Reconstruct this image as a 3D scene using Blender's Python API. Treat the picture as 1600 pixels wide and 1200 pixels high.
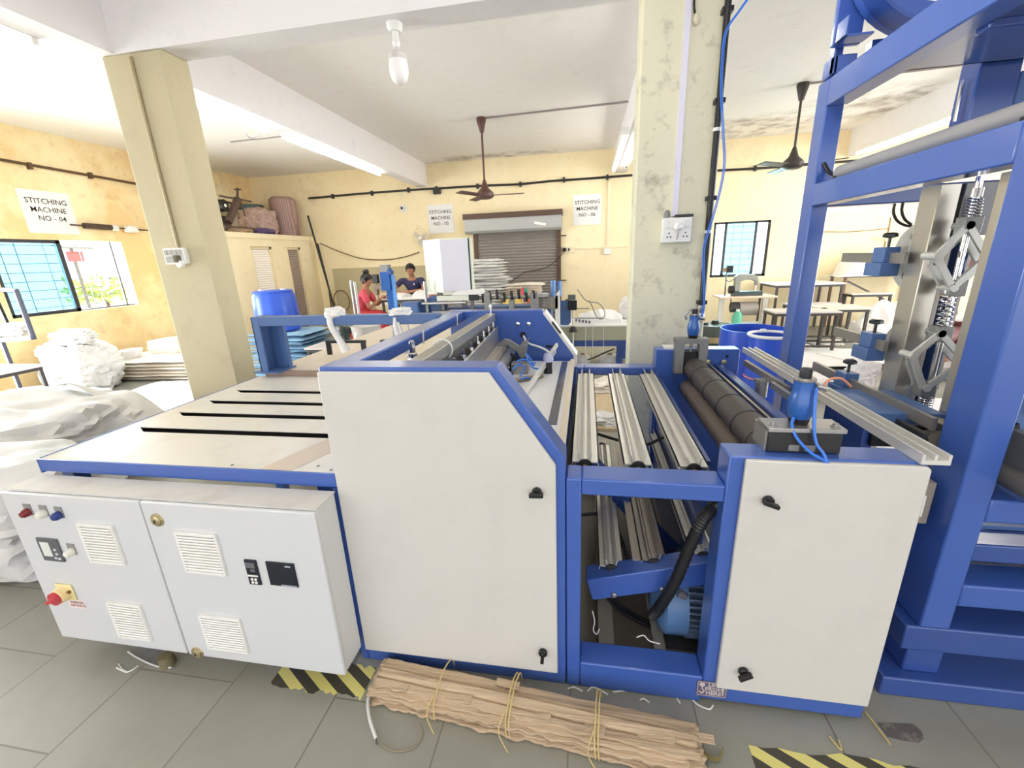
import bpy, bmesh, math, random
from math import sin, cos, pi, radians, sqrt, atan2
from mathutils import Vector, Matrix, noise

for _o in list(bpy.data.objects):
    bpy.data.objects.remove(_o)
SC = bpy.context.scene
COL = SC.collection

# ------------------------------------------------------------------ camera
FPX = 664.974
CAM_H = 1.65
RGT = Vector((0.985504, 0.165154, -0.038802))
DWN = Vector((0.010654, -0.288518, -0.957415))
FWD = Vector((-0.169316, 0.943123, -0.286095))
CAMP = Vector((0, 0, CAM_H))
cam_d = bpy.data.cameras.new('camera')
cam = bpy.data.objects.new('camera', cam_d)
COL.objects.link(cam)
cam_d.sensor_fit = 'HORIZONTAL'
cam_d.sensor_width = 36.0
cam_d.lens = FPX / 1600 * 36
cam_d.clip_start = 0.05
_m = Matrix((RGT, -DWN, -FWD)).transposed()
cam.matrix_world = Matrix.Translation(CAMP) @ _m.to_4x4()
SC.camera = cam


def at(px, py, **k):
    """point of the photo pixel (1600x1200) on the plane X=, Y= or Z=."""
    d = RGT * ((px - 800) / FPX) + DWN * ((py - 600) / FPX) + FWD
    (ax, v), = k.items()
    i = 'XYZ'.index(ax)
    return CAMP + d * ((v - CAMP[i]) / d[i])


# ------------------------------------------------------------------ world, sun, exposure
SC.view_settings.view_transform = 'Standard'
SC.view_settings.look = 'None'
SC.view_settings.gamma = 1.0
SC.view_settings.use_curve_mapping = False
SC.view_settings.exposure = 1.54
try:
    SC.cycles.max_bounces = 10
    SC.cycles.diffuse_bounces = 7
    SC.cycles.glossy_bounces = 4
    SC.cycles.transparent_max_bounces = 12
    SC.cycles.sample_clamp_indirect = 6.0
    SC.cycles.use_denoising = True
    SC.cycles.caustics_reflective = False
    SC.cycles.caustics_refractive = False
except Exception:
    pass
W = bpy.data.worlds.new('world')
SC.world = W
W.use_nodes = True
_nt = W.node_tree
_bg = _nt.nodes['Background']
_bg.inputs['Color'].default_value = (0.89, 0.92, 1.0, 1)
_bg.inputs['Strength'].default_value = 1.0

sun_d = bpy.data.lights.new('sun', 'SUN')
sun_d.energy = 2.6
sun_d.angle = radians(1.5)
sun_d.color = (1.0, 0.96, 0.88)
sun = bpy.data.objects.new('sun', sun_d)
COL.objects.link(sun)
sun.rotation_euler = Vector((0.80, 0.22, -0.56)).to_track_quat('-Z', 'Y').to_euler()


def area(name, loc, direction, sx, sy, power, color=(1, 1, 1)):
    d = bpy.data.lights.new(name, 'AREA')
    d.shape = 'RECTANGLE'
    d.size, d.size_y = sx, sy
    d.energy = power
    d.color = color
    o = bpy.data.objects.new(name, d)
    COL.objects.link(o)
    o.location = loc
    o.rotation_euler = Vector(direction).to_track_quat('-Z', 'Z').to_euler()
    return o


# daylight entering by the openings of the hall
area('daylight_left_doorway', (-8.6, 2.6, 1.5), (1, 0.05, -0.1), 3.4, 2.6, 170, (0.92, 0.97, 1.0))
area('daylight_left_window', (-8.5, 5.7, 1.7), (1, 0, -0.15), 1.7, 1.1, 70, (0.9, 0.97, 1.0))
area('daylight_far_window', (3.15, 10.5, 1.7), (0, -1, -0.15), 1.1, 1.1, 40, (0.9, 0.97, 1.0))
area('daylight_right_doorway', (9.6, 5.0, 1.6), (-1, 0.0, -0.1), 4.0, 2.8, 190, (0.95, 0.98, 1.0))

# ------------------------------------------------------------------ materials
MATS = {}


def lin(c):
    return tuple((x / 12.92 if x <= 0.04045 else ((x + 0.055) / 1.055) ** 2.4) for x in (v / 255 for v in c))


def mat(name, rgb, rough=0.5, metal=0.0, var=0.0, scale=6.0, bump=0.0, bscale=40.0, dirt=None, dirt_amt=0.0,
        dirt_scale=3.0, trans=0.0, alpha=1.0, emit=0.0, coat=0.0, stretch=None, spec=None):
    if name in MATS:
        return MATS[name]
    m = bpy.data.materials.new(name)
    m.use_nodes = True
    nt = m.node_tree
    b = nt.nodes['Principled BSDF']
    c = (*lin(rgb), 1)
    b.inputs['Base Color'].default_value = c
    b.inputs['Roughness'].default_value = rough
    b.inputs['Metallic'].default_value = metal
    if spec is not None:
        b.inputs['Specular IOR Level'].default_value = spec
    if coat:
        b.inputs['Coat Weight'].default_value = coat
        b.inputs['Coat Roughness'].default_value = 0.15
    if trans:
        b.inputs['Transmission Weight'].default_value = trans
    if alpha < 1:
        b.inputs['Alpha'].default_value = alpha
    if emit:
        b.inputs['Emission Color'].default_value = c
        b.inputs['Emission Strength'].default_value = emit
    tc = nt.nodes.new('ShaderNodeTexCoord')
    src = tc.outputs['Object']
    if stretch:
        mp = nt.nodes.new('ShaderNodeMapping')
        mp.inputs['Scale'].default_value = stretch
        nt.links.new(src, mp.inputs['Vector'])
        src = mp.outputs['Vector']
    col = None
    if var:
        n = nt.nodes.new('ShaderNodeTexNoise')
        n.inputs['Scale'].default_value = scale
        n.inputs['Detail'].default_value = 6
        nt.links.new(src, n.inputs['Vector'])
        mx = nt.nodes.new('ShaderNodeMix')
        mx.data_type = 'RGBA'
        mx.inputs[6].default_value = (*[min(1, v * (1 + var)) for v in c[:3]], 1)
        mx.inputs[7].default_value = (*[v * (1 - var) for v in c[:3]], 1)
        nt.links.new(n.outputs['Fac'], mx.inputs[0])
        col = mx.outputs[2]
    if dirt:
        n2 = nt.nodes.new('ShaderNodeTexNoise')
        n2.inputs['Scale'].default_value = dirt_scale
        n2.inputs['Detail'].default_value = 9
        n2.inputs['Roughness'].default_value = 0.65
        nt.links.new(src, n2.inputs['Vector'])
        rp = nt.nodes.new('ShaderNodeValToRGB')
        rp.color_ramp.elements[0].position = 0.5
        rp.color_ramp.elements[0].color = (0, 0, 0, 1)
        rp.color_ramp.elements[1].position = 0.75
        rp.color_ramp.elements[1].color = (dirt_amt, dirt_amt, dirt_amt, 1)
        nt.links.new(n2.outputs['Fac'], rp.inputs['Fac'])
        mx2 = nt.nodes.new('ShaderNodeMix')
        mx2.data_type = 'RGBA'
        nt.links.new(rp.outputs['Color'], mx2.inputs[0])
        if col is not None:
            nt.links.new(col, mx2.inputs[6])
        else:
            mx2.inputs[6].default_value = c
        mx2.inputs[7].default_value = (*lin(dirt), 1)
        col = mx2.outputs[2]
    if col is not None:
        nt.links.new(col, b.inputs['Base Color'])
    if bump:
        n3 = nt.nodes.new('ShaderNodeTexNoise')
        n3.inputs['Scale'].default_value = bscale
        n3.inputs['Detail'].default_value = 5
        nt.links.new(src, n3.inputs['Vector'])
        bp = nt.nodes.new('ShaderNodeBump')
        bp.inputs['Strength'].default_value = bump
        bp.inputs['Distance'].default_value = 0.02
        nt.links.new(n3.outputs['Fac'], bp.inputs['Height'])
        nt.links.new(bp.outputs['Normal'], b.inputs['Normal'])
    MATS[name] = m
    return m


BLUE = mat('blue_enamel', (62, 96, 174), 0.28, var=0.05, scale=3, bump=0.03, bscale=30, coat=0.5)
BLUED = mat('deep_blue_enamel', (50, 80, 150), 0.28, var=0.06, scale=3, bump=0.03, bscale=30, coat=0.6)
BLUES = mat('slate_blue_enamel', (78, 108, 158), 0.4, var=0.06, scale=4)
PANEL = mat('cream_panel_paint', (210, 207, 200), 0.42, var=0.015, scale=2, dirt=(120, 115, 105), dirt_amt=0.10, dirt_scale=3.2)
CABM = mat('light_grey_cabinet_paint', (212, 213, 214), 0.4, var=0.015, scale=2, bump=0.02, bscale=150)
CABT = mat('dusty_cabinet_top', (214, 210, 202), 0.55, var=0.03, scale=5, dirt=(160, 150, 135), dirt_amt=0.35, dirt_scale=6)
TABM = mat('worn_pale_table_sheet', (226, 222, 212), 0.28, var=0.03, scale=2.5, dirt=(170, 160, 145), dirt_amt=0.3, dirt_scale=4)
TABTAN = mat('tan_table_sheet', (214, 202, 182), 0.45, var=0.03, scale=3)
RUST = mat('brown_primer_strip', (150, 128, 114), 0.6, var=0.1, scale=8)
WHITEP = mat('white_plastic', (236, 235, 230), 0.35)
BLACK = mat('black_plastic', (22, 22, 24), 0.4)
RUBBER = mat('dark_rubber', (78, 72, 68), 0.55, var=0.06, scale=9, stretch=(1, 8, 1))
RUBBERG = mat('grey_rubber', (124, 112, 102), 0.55, var=0.08, scale=6, stretch=(1, 6, 1))
BLKRUB = mat('black_rubber', (28, 28, 28), 0.6)
STEEL = mat('brushed_steel', (176, 174, 170), 0.35, 0.85, var=0.08, scale=12)
STEELD = mat('dark_steel', (112, 112, 112), 0.4, 0.7, var=0.1, scale=8)
IRON = mat('cast_grey_iron', (138, 138, 136), 0.5, 0.4, var=0.12, scale=18, bump=0.2, bscale=80)
ALU = mat('aluminium_extrusion', (226, 224, 218), 0.33, 0.45, var=0.04, scale=5, stretch=(6, 0.5, 6))
ALUD = mat('dusty_aluminium_extrusion', (172, 164, 154), 0.45, 0.4, var=0.06, scale=5, stretch=(6, 0.5, 6))
CHROME = mat('chrome', (220, 220, 220), 0.12, 1.0)
BRASS = mat('brass', (200, 186, 150), 0.3, 0.9)
TUBEB = mat('blue_air_hose', (58, 122, 220), 0.3)
TUBEW = mat('white_hose', (238, 238, 238), 0.4)
CYLB = mat('blue_actuator_paint', (36, 92, 170), 0.3, var=0.08, scale=30, coat=0.3)
WALL = None


def wall_mat(name, base, stain, grime, top_z, seed, mould=(), grime_amt=0.5, stain_amt=0.55):
    """painted plaster with blotches, fine scuffs and mould along the top edge."""
    m = bpy.data.materials.new(name)
    m.use_nodes = True
    nt = m.node_tree
    L = nt.links
    b = nt.nodes['Principled BSDF']
    b.inputs['Roughness'].default_value = 0.75
    tc = nt.nodes.new('ShaderNodeTexCoord')
    mp = nt.nodes.new('ShaderNodeMapping')
    mp.inputs['Location'].default_value = (seed * 3.1, seed * 1.7, seed * 0.9)
    L.new(tc.outputs['Object'], mp.inputs['Vector'])

    def nz(scale, detail=8, rough=0.6):
        n = nt.nodes.new('ShaderNodeTexNoise')
        n.inputs['Scale'].default_value = scale
        n.inputs['Detail'].default_value = detail
        n.inputs['Roughness'].default_value = rough
        L.new(mp.outputs['Vector'], n.inputs['Vector'])
        return n.outputs['Fac']

    def ramp(src, a, bpos, va=0.0, vb=1.0):
        r = nt.nodes.new('ShaderNodeMapRange')
        r.inputs[1].default_value = a
        r.inputs[2].default_value = bpos
        r.inputs[3].default_value = va
        r.inputs[4].default_value = vb
        L.new(src, r.inputs[0])
        return r.outputs[0]

    def mix(fac, c0, c1):
        x = nt.nodes.new('ShaderNodeMix')
        x.data_type = 'RGBA'
        L.new(fac, x.inputs[0])
        if isinstance(c0, tuple):
            x.inputs[6].default_value = (*lin(c0), 1)
        else:
            L.new(c0, x.inputs[6])
        x.inputs[7].default_value = (*lin(c1), 1)
        return x.outputs[2]

    def mul(a, bb):
        x = nt.nodes.new('ShaderNodeMath')
        x.operation = 'MULTIPLY'
        L.new(a, x.inputs[0])
        L.new(bb, x.inputs[1])
        return x.outputs[0]
    c = mix(ramp(nz(1.1), 0.45, 0.75 if stain_amt < 0.6 else 0.62, 0, stain_amt), base, stain)
    c = mix(ramp(nz(5.5, 10, 0.7), 0.54, 0.78, 0, grime_amt), c, grime)
    if top_z:
        sep = nt.nodes.new('ShaderNodeSeparateXYZ')
        L.new(tc.outputs['Object'], sep.inputs[0])
        zz = ramp(sep.outputs['Z'], top_z - 0.75, top_z, 0, 1)
        band = mul(mul(zz, ramp(nz(2.6, 12, 0.75), 0.46, 0.68, 0, 0.9)), ramp(nz(0.42, 2, 0.4), 0.47, 0.60, 0, 1))
        c = mix(band, c, (128, 108, 76))
    for mx_, my_, rx_, ry_ in mould:
        mp2 = nt.nodes.new('ShaderNodeMapping')
        mp2.vector_type = 'TEXTURE'
        mp2.inputs['Location'].default_value = (mx_, my_, 0)
        mp2.inputs['Scale'].default_value = (rx_, ry_, 1.0)
        L.new(tc.outputs['Object'], mp2.inputs['Vector'])
        gr = nt.nodes.new('ShaderNodeTexGradient')
        gr.gradient_type = 'SPHERICAL'
        L.new(mp2.outputs['Vector'], gr.inputs['Vector'])
        c = mix(mul(ramp(gr.outputs['Fac'], 0.0, 0.5), ramp(nz(2.2, 12, 0.72), 0.45, 0.66, 0, 0.9)), c, (138, 124, 106))
    L.new(c, b.inputs['Base Color'])
    bp = nt.nodes.new('ShaderNodeBump')
    bp.inputs['Strength'].default_value = 0.25
    bp.inputs['Distance'].default_value = 0.01
    L.new(nz(14, 8), bp.inputs['Height'])
    L.new(bp.outputs['Normal'], b.inputs['Normal'])
    return m


WALL_L = wall_mat('yellow_plaster_blotched', (248, 230, 184), (232, 198, 138), (200, 174, 126), 3.69, 1, grime_amt=0.75, stain_amt=0.85)
WALL_B = wall_mat('yellow_plaster', (246, 230, 190), (240, 218, 168), (216, 194, 150), 3.69, 2)
WALL_C = wall_mat('cream_plaster', (240, 226, 190), (230, 210, 165), (190, 170, 130), 0, 3)
PILLAR_A = wall_mat('beige_pillar_paint', (198, 188, 155), (190, 179, 146), (172, 160, 128), 0, 4)
PILLAR_B = wall_mat('scuffed_cream_pillar_paint', (228, 224, 196), (216, 211, 184), (132, 124, 104), 0, 5, grime_amt=0.85)
BEAMM = wall_mat('white_beam_paint', (240, 237, 238), (236, 232, 234), (222, 218, 218), 0, 6)
CEILM = wall_mat('white_ceiling_paint', (246, 243, 240), (243, 239, 235), (230, 225, 218), 0, 7, mould=((4.4 - 1.0, 8.45 - 2.6, 1.5, 1.1), (2.4 - 1.0, 9.2 - 2.6, 1.9, 1.0), (-2.0 - 1.0, 9.75 - 2.6, 2.0, 0.35)))


def floor_material():
    m = bpy.data.materials.new('grey_green_stone_floor')
    m.use_nodes = True
    nt = m.node_tree
    L = nt.links
    b = nt.nodes['Principled BSDF']
    tc = nt.nodes.new('ShaderNodeTexCoord')
    sep = nt.nodes.new('ShaderNodeSeparateXYZ')
    L.new(tc.outputs['Object'], sep.inputs[0])
    cmb = nt.nodes.new('ShaderNodeCombineXYZ')
    ax = nt.nodes.new('ShaderNodeMath')
    ax.operation = 'ADD'
    ax.inputs[1].default_value = 1.889 + 46.1
    ay = nt.nodes.new('ShaderNodeMath')
    ay.operation = 'ADD'
    ay.inputs[1].default_value = -0.785 + 33.5
    L.new(sep.outputs['X'], ax.inputs[0])
    L.new(sep.outputs['Y'], ay.inputs[0])
    L.new(ay.outputs[0], cmb.inputs['X'])
    L.new(ax.outputs[0], cmb.inputs['Y'])
    br = nt.nodes.new('ShaderNodeTexBrick')
    br.offset = 0.5
    br.inputs['Scale'].default_value = 1.0
    br.inputs['Brick Width'].default_value = 0.67
    br.inputs['Row Height'].default_value = 0.461
    br.inputs['Mortar Size'].default_value = 0.0035
    br.inputs['Mortar Smooth'].default_value = 0.3
    br.inputs['Color1'].default_value = (*lin((146, 145, 135)), 1)
    br.inputs['Color2'].default_value = (*lin((155, 154, 143)), 1)
    br.inputs['Mortar'].default_value = (*lin((112, 109, 98)), 1)
    L.new(cmb.outputs[0], br.inputs['Vector'])
    n = nt.nodes.new('ShaderNodeTexNoise')
    n.inputs['Scale'].default_value = 1.3
    n.inputs['Detail'].default_value = 10
    n.inputs['Roughness'].default_value = 0.65
    L.new(tc.outputs['Object'], n.inputs['Vector'])
    mr = nt.nodes.new('ShaderNodeMapRange')
    mr.inputs[1].default_value = 0.4
    mr.inputs[2].default_value = 0.75
    mr.inputs[4].default_value = 0.7
    L.new(n.outputs['Fac'], mr.inputs[0])
    mx = nt.nodes.new('ShaderNodeMix')
    mx.data_type = 'RGBA'
    L.new(mr.outputs[0], mx.inputs[0])
    L.new(br.outputs['Color'], mx.inputs[6])
    mx.inputs[7].default_value = (*lin((130, 126, 114)), 1)
    n2 = nt.nodes.new('ShaderNodeTexNoise')
    n2.inputs['Scale'].default_value = 220
    n2.inputs['Detail'].default_value = 2
    L.new(tc.outputs['Object'], n2.inputs['Vector'])
    mx2 = nt.nodes.new('ShaderNodeMix')
    mx2.data_type = 'RGBA'
    mx2.blend_type = 'OVERLAY'
    mx2.inputs[0].default_value = 0.35
    L.new(mx.outputs[2], mx2.inputs[6])
    L.new(n2.outputs['Color'], mx2.inputs[7])
    L.new(mx.outputs[2], b.inputs['Base Color'])
    b.inputs['Roughness'].default_value = 0.42
    bp = nt.nodes.new('ShaderNodeBump')
    bp.inputs['Strength'].default_value = 0.15
    bp.inputs['Distance'].default_value = 0.004
    L.new(br.outputs['Fac'], bp.inputs['Height'])
    bp.invert = True
    L.new(bp.outputs['Normal'], b.inputs['Normal'])
    return m


def stripe_mat():
    m = bpy.data.materials.new('hazard_stripe_tape')
    m.use_nodes = True
    nt = m.node_tree
    L = nt.links
    b = nt.nodes['Principled BSDF']
    b.inputs['Roughness'].default_value = 0.55
    tc = nt.nodes.new('ShaderNodeTexCoord')
    sep = nt.nodes.new('ShaderNodeSeparateXYZ')
    L.new(tc.outputs['Object'], sep.inputs[0])
    s = nt.nodes.new('ShaderNodeMath')
    s.operation = 'MULTIPLY_ADD'
    L.new(sep.outputs['Y'], s.inputs[0])
    s.inputs[1].default_value = 1.7
    L.new(sep.outputs['X'], s.inputs[2])
    d = nt.nodes.new('ShaderNodeMath')
    d.operation = 'DIVIDE'
    d.inputs[1].default_value = 0.15
    L.new(s.outputs[0], d.inputs[0])
    fr = nt.nodes.new('ShaderNodeMath')
    fr.operation = 'FRACT'
    L.new(d.outputs[0], fr.inputs[0])
    g = nt.nodes.new('ShaderNodeMath')
    g.operation = 'GREATER_THAN'
    g.inputs[1].default_value = 0.5
    L.new(fr.outputs[0], g.inputs[0])
    mx = nt.nodes.new('ShaderNodeMix')
    mx.data_type = 'RGBA'
    mx.inputs[6].default_value = (*lin((70, 66, 54)), 1)
    mx.inputs[7].default_value = (*lin((222, 212, 128)), 1)
    L.new(g.outputs[0], mx.inputs[0])
    L.new(mx.outputs[2], b.inputs['Base Color'])
    return m


def line_mat(name, base, dark, axis, period, duty, rough=0.6):
    """flat colour with thin lines across one object axis (seams, weave, printed rows)."""
    m = bpy.data.materials.new(name)
    m.use_nodes = True
    nt = m.node_tree
    L = nt.links
    b = nt.nodes['Principled BSDF']
    b.inputs['Roughness'].default_value = rough
    tc = nt.nodes.new('ShaderNodeTexCoord')
    sep = nt.nodes.new('ShaderNodeSeparateXYZ')
    L.new(tc.outputs['Object'], sep.inputs[0])
    n = nt.nodes.new('ShaderNodeTexNoise')
    n.inputs['Scale'].default_value = 9
    L.new(tc.outputs['Object'], n.inputs['Vector'])
    wob = nt.nodes.new('ShaderNodeMath')
    wob.operation = 'MULTIPLY_ADD'
    L.new(n.outputs['Fac'], wob.inputs[0])
    wob.inputs[1].default_value = period * 0.9
    L.new(sep.outputs[axis], wob.inputs[2])
    d = nt.nodes.new('ShaderNodeMath')
    d.operation = 'DIVIDE'
    d.inputs[1].default_value = period
    L.new(wob.outputs[0], d.inputs[0])
    fr = nt.nodes.new('ShaderNodeMath')
    fr.operation = 'FRACT'
    L.new(d.outputs[0], fr.inputs[0])
    g = nt.nodes.new('ShaderNodeMath')
    g.operation = 'LESS_THAN'
    g.inputs[1].default_value = duty
    L.new(fr.outputs[0], g.inputs[0])
    mx = nt.nodes.new('ShaderNodeMix')
    mx.data_type = 'RGBA'
    mx.inputs[6].default_value = (*lin(base), 1)
    mx.inputs[7].default_value = (*lin(dark), 1)
    L.new(g.outputs[0], mx.inputs[0])
    L.new(mx.outputs[2], b.inputs['Base Color'])
    return m


# ------------------------------------------------------------------ mesh building
class MB:
    def __init__(s):
        s.bm = bmesh.new()

    def verts_faces(s, vs, fs):
        v = [s.bm.verts.new(p) for p in vs]
        for f in fs:
            try:
                s.bm.faces.new([v[i] for i in f])
            except ValueError:
                pass
        return s

    def box(s, x0, x1, y0, y1, z0, z1):
        vs = [(x, y, z) for z in (z0, z1) for y in (y0, y1) for x in (x0, x1)]
        return s.verts_faces(vs, [(0, 2, 3, 1), (4, 5, 7, 6), (0, 1, 5, 4), (2, 6, 7, 3), (0, 4, 6, 2), (1, 3, 7, 5)])

    def bar(s, p0, p1, w, h, up=(0, 0, 1)):
        """rectangular bar between two points; w across, h along up."""
        p0, p1, up = Vector(p0), Vector(p1), Vector(up)
        d = (p1 - p0).normalized()
        sd = d.cross(up)
        if sd.length < 1e-4:
            sd = d.cross(Vector((1, 0, 0)))
        sd.normalize()
        u = sd.cross(d).normalized()
        vs = []
        for p in (p0, p1):
            for a, b in ((-1, -1), (1, -1), (1, 1), (-1, 1)):
                vs.append(p + sd * (a * w / 2) + u * (b * h / 2))
        return s.verts_faces(vs, [(3, 2, 1, 0), (4, 5, 6, 7), (0, 1, 5, 4), (1, 2, 6, 5), (2, 3, 7, 6), (3, 0, 4, 7)])

    def ring(s, c, ax, r, n, ref=None):
        ax = Vector(ax).normalized()
        ref = Vector(ref) if ref else (Vector((0, 0, 1)) if abs(ax.z) < 0.9 else Vector((1, 0, 0)))
        u = ax.cross(ref).normalized()
        v = ax.cross(u).normalized()
        return [s.bm.verts.new(Vector(c) + (u * cos(2 * pi * i / n) + v * sin(2 * pi * i / n)) * r) for i in range(n)]

    def _bridge(s, a, b):
        n = len(a)
        for i in range(n):
            try:
                s.bm.faces.new((a[i], a[(i + 1) % n], b[(i + 1) % n], b[i]))
            except ValueError:
                pass

    def lathe(s, prof, c, ax=(0, 0, 1), n=24, cap=True):
        """prof: (radius, distance along ax)."""
        ax = Vector(ax).normalized()
        rings = [s.ring(Vector(c) + ax * h, ax, max(r, 1e-4), n) for r, h in prof]
        for a, b in zip(rings, rings[1:]):
            s._bridge(a, b)
        if cap:
            s.bm.faces.new(list(reversed(rings[0])))
            s.bm.faces.new(rings[-1])
        return s

    def cyl(s, p0, p1, r, r2=None, n=20):
        p0, p1 = Vector(p0), Vector(p1)
        d = p1 - p0
        return s.lathe([(r, 0), (r if r2 is None else r2, d.length)], p0, d, n)

    def tube(s, pts, r, n=8, sub=4, radii=None):
        P = [Vector(p) for p in pts]
        if len(P) > 2 and sub > 1:
            Q = []
            R = []
            for i in range(len(P) - 1):
                a = P[i - 1] if i else P[0] * 2 - P[1]
                b, c = P[i], P[i + 1]
                d = P[i + 2] if i + 2 < len(P) else P[-1] * 2 - P[-2]
                for k in range(sub):
                    t = k / sub
                    Q.append(0.5 * ((2 * b) + (c - a) * t + (2 * a - 5 * b + 4 * c - d) * t * t + (3 * b - 3 * c + d - a) * t ** 3))
                    if radii:
                        R.append(radii[i] * (1 - t) + radii[i + 1] * t)
            Q.append(P[-1])
            if radii:
                R.append(radii[-1])
            P = Q
            radii = R if radii else None
        rings = []
        prev = None
        for i, p in enumerate(P):
            t = (P[min(i + 1, len(P) - 1)] - P[max(i - 1, 0)])
            if t.length < 1e-9:
                t = Vector((0, 0, 1))
            t.normalize()
            if prev is None:
                u = t.orthogonal().normalized()
            else:
                u = (prev - t * prev.dot(t))
                u = u.normalized() if u.length > 1e-6 else t.orthogonal().normalized()
            prev = u
            v = t.cross(u)
            rr = radii[i] if radii else r
            rings.append([s.bm.verts.new(p + (u * cos(2 * pi * k / n) + v * sin(2 * pi * k / n)) * rr) for k in range(n)])
        for a, b in zip(rings, rings[1:]):
            s._bridge(a, b)
        s.bm.faces.new(list(reversed(rings[0])))
        s.bm.faces.new(rings[-1])
        return s

    def prism(s, poly, axis, a0, a1):
        """poly in the plane across axis ('x': (y,z), 'y': (x,z), 'z': (x,y)) extruded a0..a1."""
        def P(p, a):
            return {'x': (a, p[0], p[1]), 'y': (p[0], a, p[1]), 'z': (p[0], p[1], a)}[axis]
        n = len(poly)
        vs = [P(p, a0) for p in poly] + [P(p, a1) for p in poly]
        fs = [tuple(range(n)), tuple(range(2 * n - 1, n - 1, -1))] + [(i, i + n, (i + 1) % n + n, (i + 1) % n) for i in range(n)]
        return s.verts_faces(vs, fs)

    def ell(s, c, r, nu=16, nv=10):
        c = Vector(c)
        rows = []
        for j in range(1, nv):
            th = pi * j / nv
            rows.append([s.bm.verts.new(c + Vector((r[0] * sin(th) * cos(2 * pi * i / nu), r[1] * sin(th) * sin(2 * pi * i / nu), r[2] * cos(th)))) for i in range(nu)])
        for a, b in zip(rows, rows[1:]):
            s._bridge(a, b)
        t = s.bm.verts.new(c + Vector((0, 0, r[2])))
        bt = s.bm.verts.new(c - Vector((0, 0, r[2])))
        for i in range(nu):
            s.bm.faces.new((t, rows[0][(i + 1) % nu], rows[0][i]))
            s.bm.faces.new((bt, rows[-1][i], rows[-1][(i + 1) % nu]))
        return s

    def grid(s, fn, nu, nv):
        vs = [[s.bm.verts.new(fn(i / nu, j / nv)) for i in range(nu + 1)] for j in range(nv + 1)]
        for j in range(nv):
            for i in range(nu):
                s.bm.faces.new((vs[j][i], vs[j][i + 1], vs[j + 1][i + 1], vs[j + 1][i]))
        return s

    def torus(s, c, ax, R, r, n=28, k=8):
        ax = Vector(ax).normalized()
        u = ax.orthogonal().normalized()
        v = ax.cross(u)
        rings = []
        for i in range(n):
            d = u * cos(2 * pi * i / n) + v * sin(2 * pi * i / n)
            rings.append([s.bm.verts.new(Vector(c) + d * (R + r * cos(2 * pi * j / k)) + ax * (r * sin(2 * pi * j / k))) for j in range(k)])
        for i in range(n):
            s._bridge(rings[i], rings[(i + 1) % n])
        return s


def world_loc(o):
    v = Vector(o.location)
    while o.parent:
        o = o.parent
        v += Vector(o.location)
    return v


def put(name, mb, m, parent=None, bev=0.0, smooth=True, label=None, solid=0.0, seg=2):
    """links the collected shapes as ONE mesh object."""
    bm = mb.bm
    bmesh.ops.recalc_face_normals(bm, faces=bm.faces[:])
    xs = [v.co for v in bm.verts]
    lo = Vector((min(v.x for v in xs), min(v.y for v in xs), min(v.z for v in xs)))
    hi = Vector((max(v.x for v in xs), max(v.y for v in xs), max(v.z for v in xs)))
    org = Vector(((lo.x + hi.x) / 2, (lo.y + hi.y) / 2, lo.z))
    for v in bm.verts:
        v.co -= org
    me = bpy.data.meshes.new(name)
    bm.to_mesh(me)
    bm.free()
    me.materials.append(m)
    if smooth:
        me.polygons.foreach_set('use_smooth', [True] * len(me.polygons))
        try:
            me.set_sharp_from_angle(angle=radians(38))
        except Exception:
            pass
    o = bpy.data.objects.new(name, me)
    COL.objects.link(o)
    o.location = org
    if parent:
        o.parent = parent
        o.location = org - world_loc(parent)
    if bev:
        md = o.modifiers.new('edge', 'BEVEL')
        md.width = bev
        md.segments = seg
        md.limit_method = 'ANGLE'
        md.angle_limit = radians(40)
    if solid:
        md = o.modifiers.new('thick', 'SOLIDIFY')
        md.thickness = solid
        md.offset = -1
    if label:
        o['label'] = label
    return o


def tag(o, label, cat, group=None, kind=None):
    o['label'] = label
    o['category'] = cat
    if group:
        o['group'] = group
    if kind:
        o['kind'] = kind
    return o


def thing(name, loc, label, cat, group=None):
    o = bpy.data.objects.new(name, None)
    COL.objects.link(o)
    o.location = loc
    o.empty_display_size = 0.1
    return tag(o, label, cat, group)


def struct(name, mb, m, parent=None, bev=0.0, label=None):
    o = put(name, mb, m, parent, bev)
    if not parent:
        o['kind'] = 'structure'
    if label:
        o['label'] = label
    return o


def struct_root(name, loc, label=None):
    o = bpy.data.objects.new(name, None)
    COL.objects.link(o)
    o.location = loc
    o['kind'] = 'structure'
    if label:
        o['label'] = label
    return o


KIDS = {}


def dup(root, loc, rotz=None, scale=None, label=None, group=None):
    """a copy of a thing with copies of its parts and their sub-parts."""
    r = root.copy()
    COL.objects.link(r)
    r.location = loc
    if rotz is not None:
        r.rotation_euler = (0, 0, rotz)
    if scale is not None:
        r.scale = scale

    def rec(src, dst):
        for ch in [o for o in bpy.data.objects if o.parent == src]:
            c = ch.copy()
            COL.objects.link(c)
            c.parent = dst
            rec(ch, c)
    rec(root, r)
    if label:
        r['label'] = label
    if group:
        r['group'] = group
    return r


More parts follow.
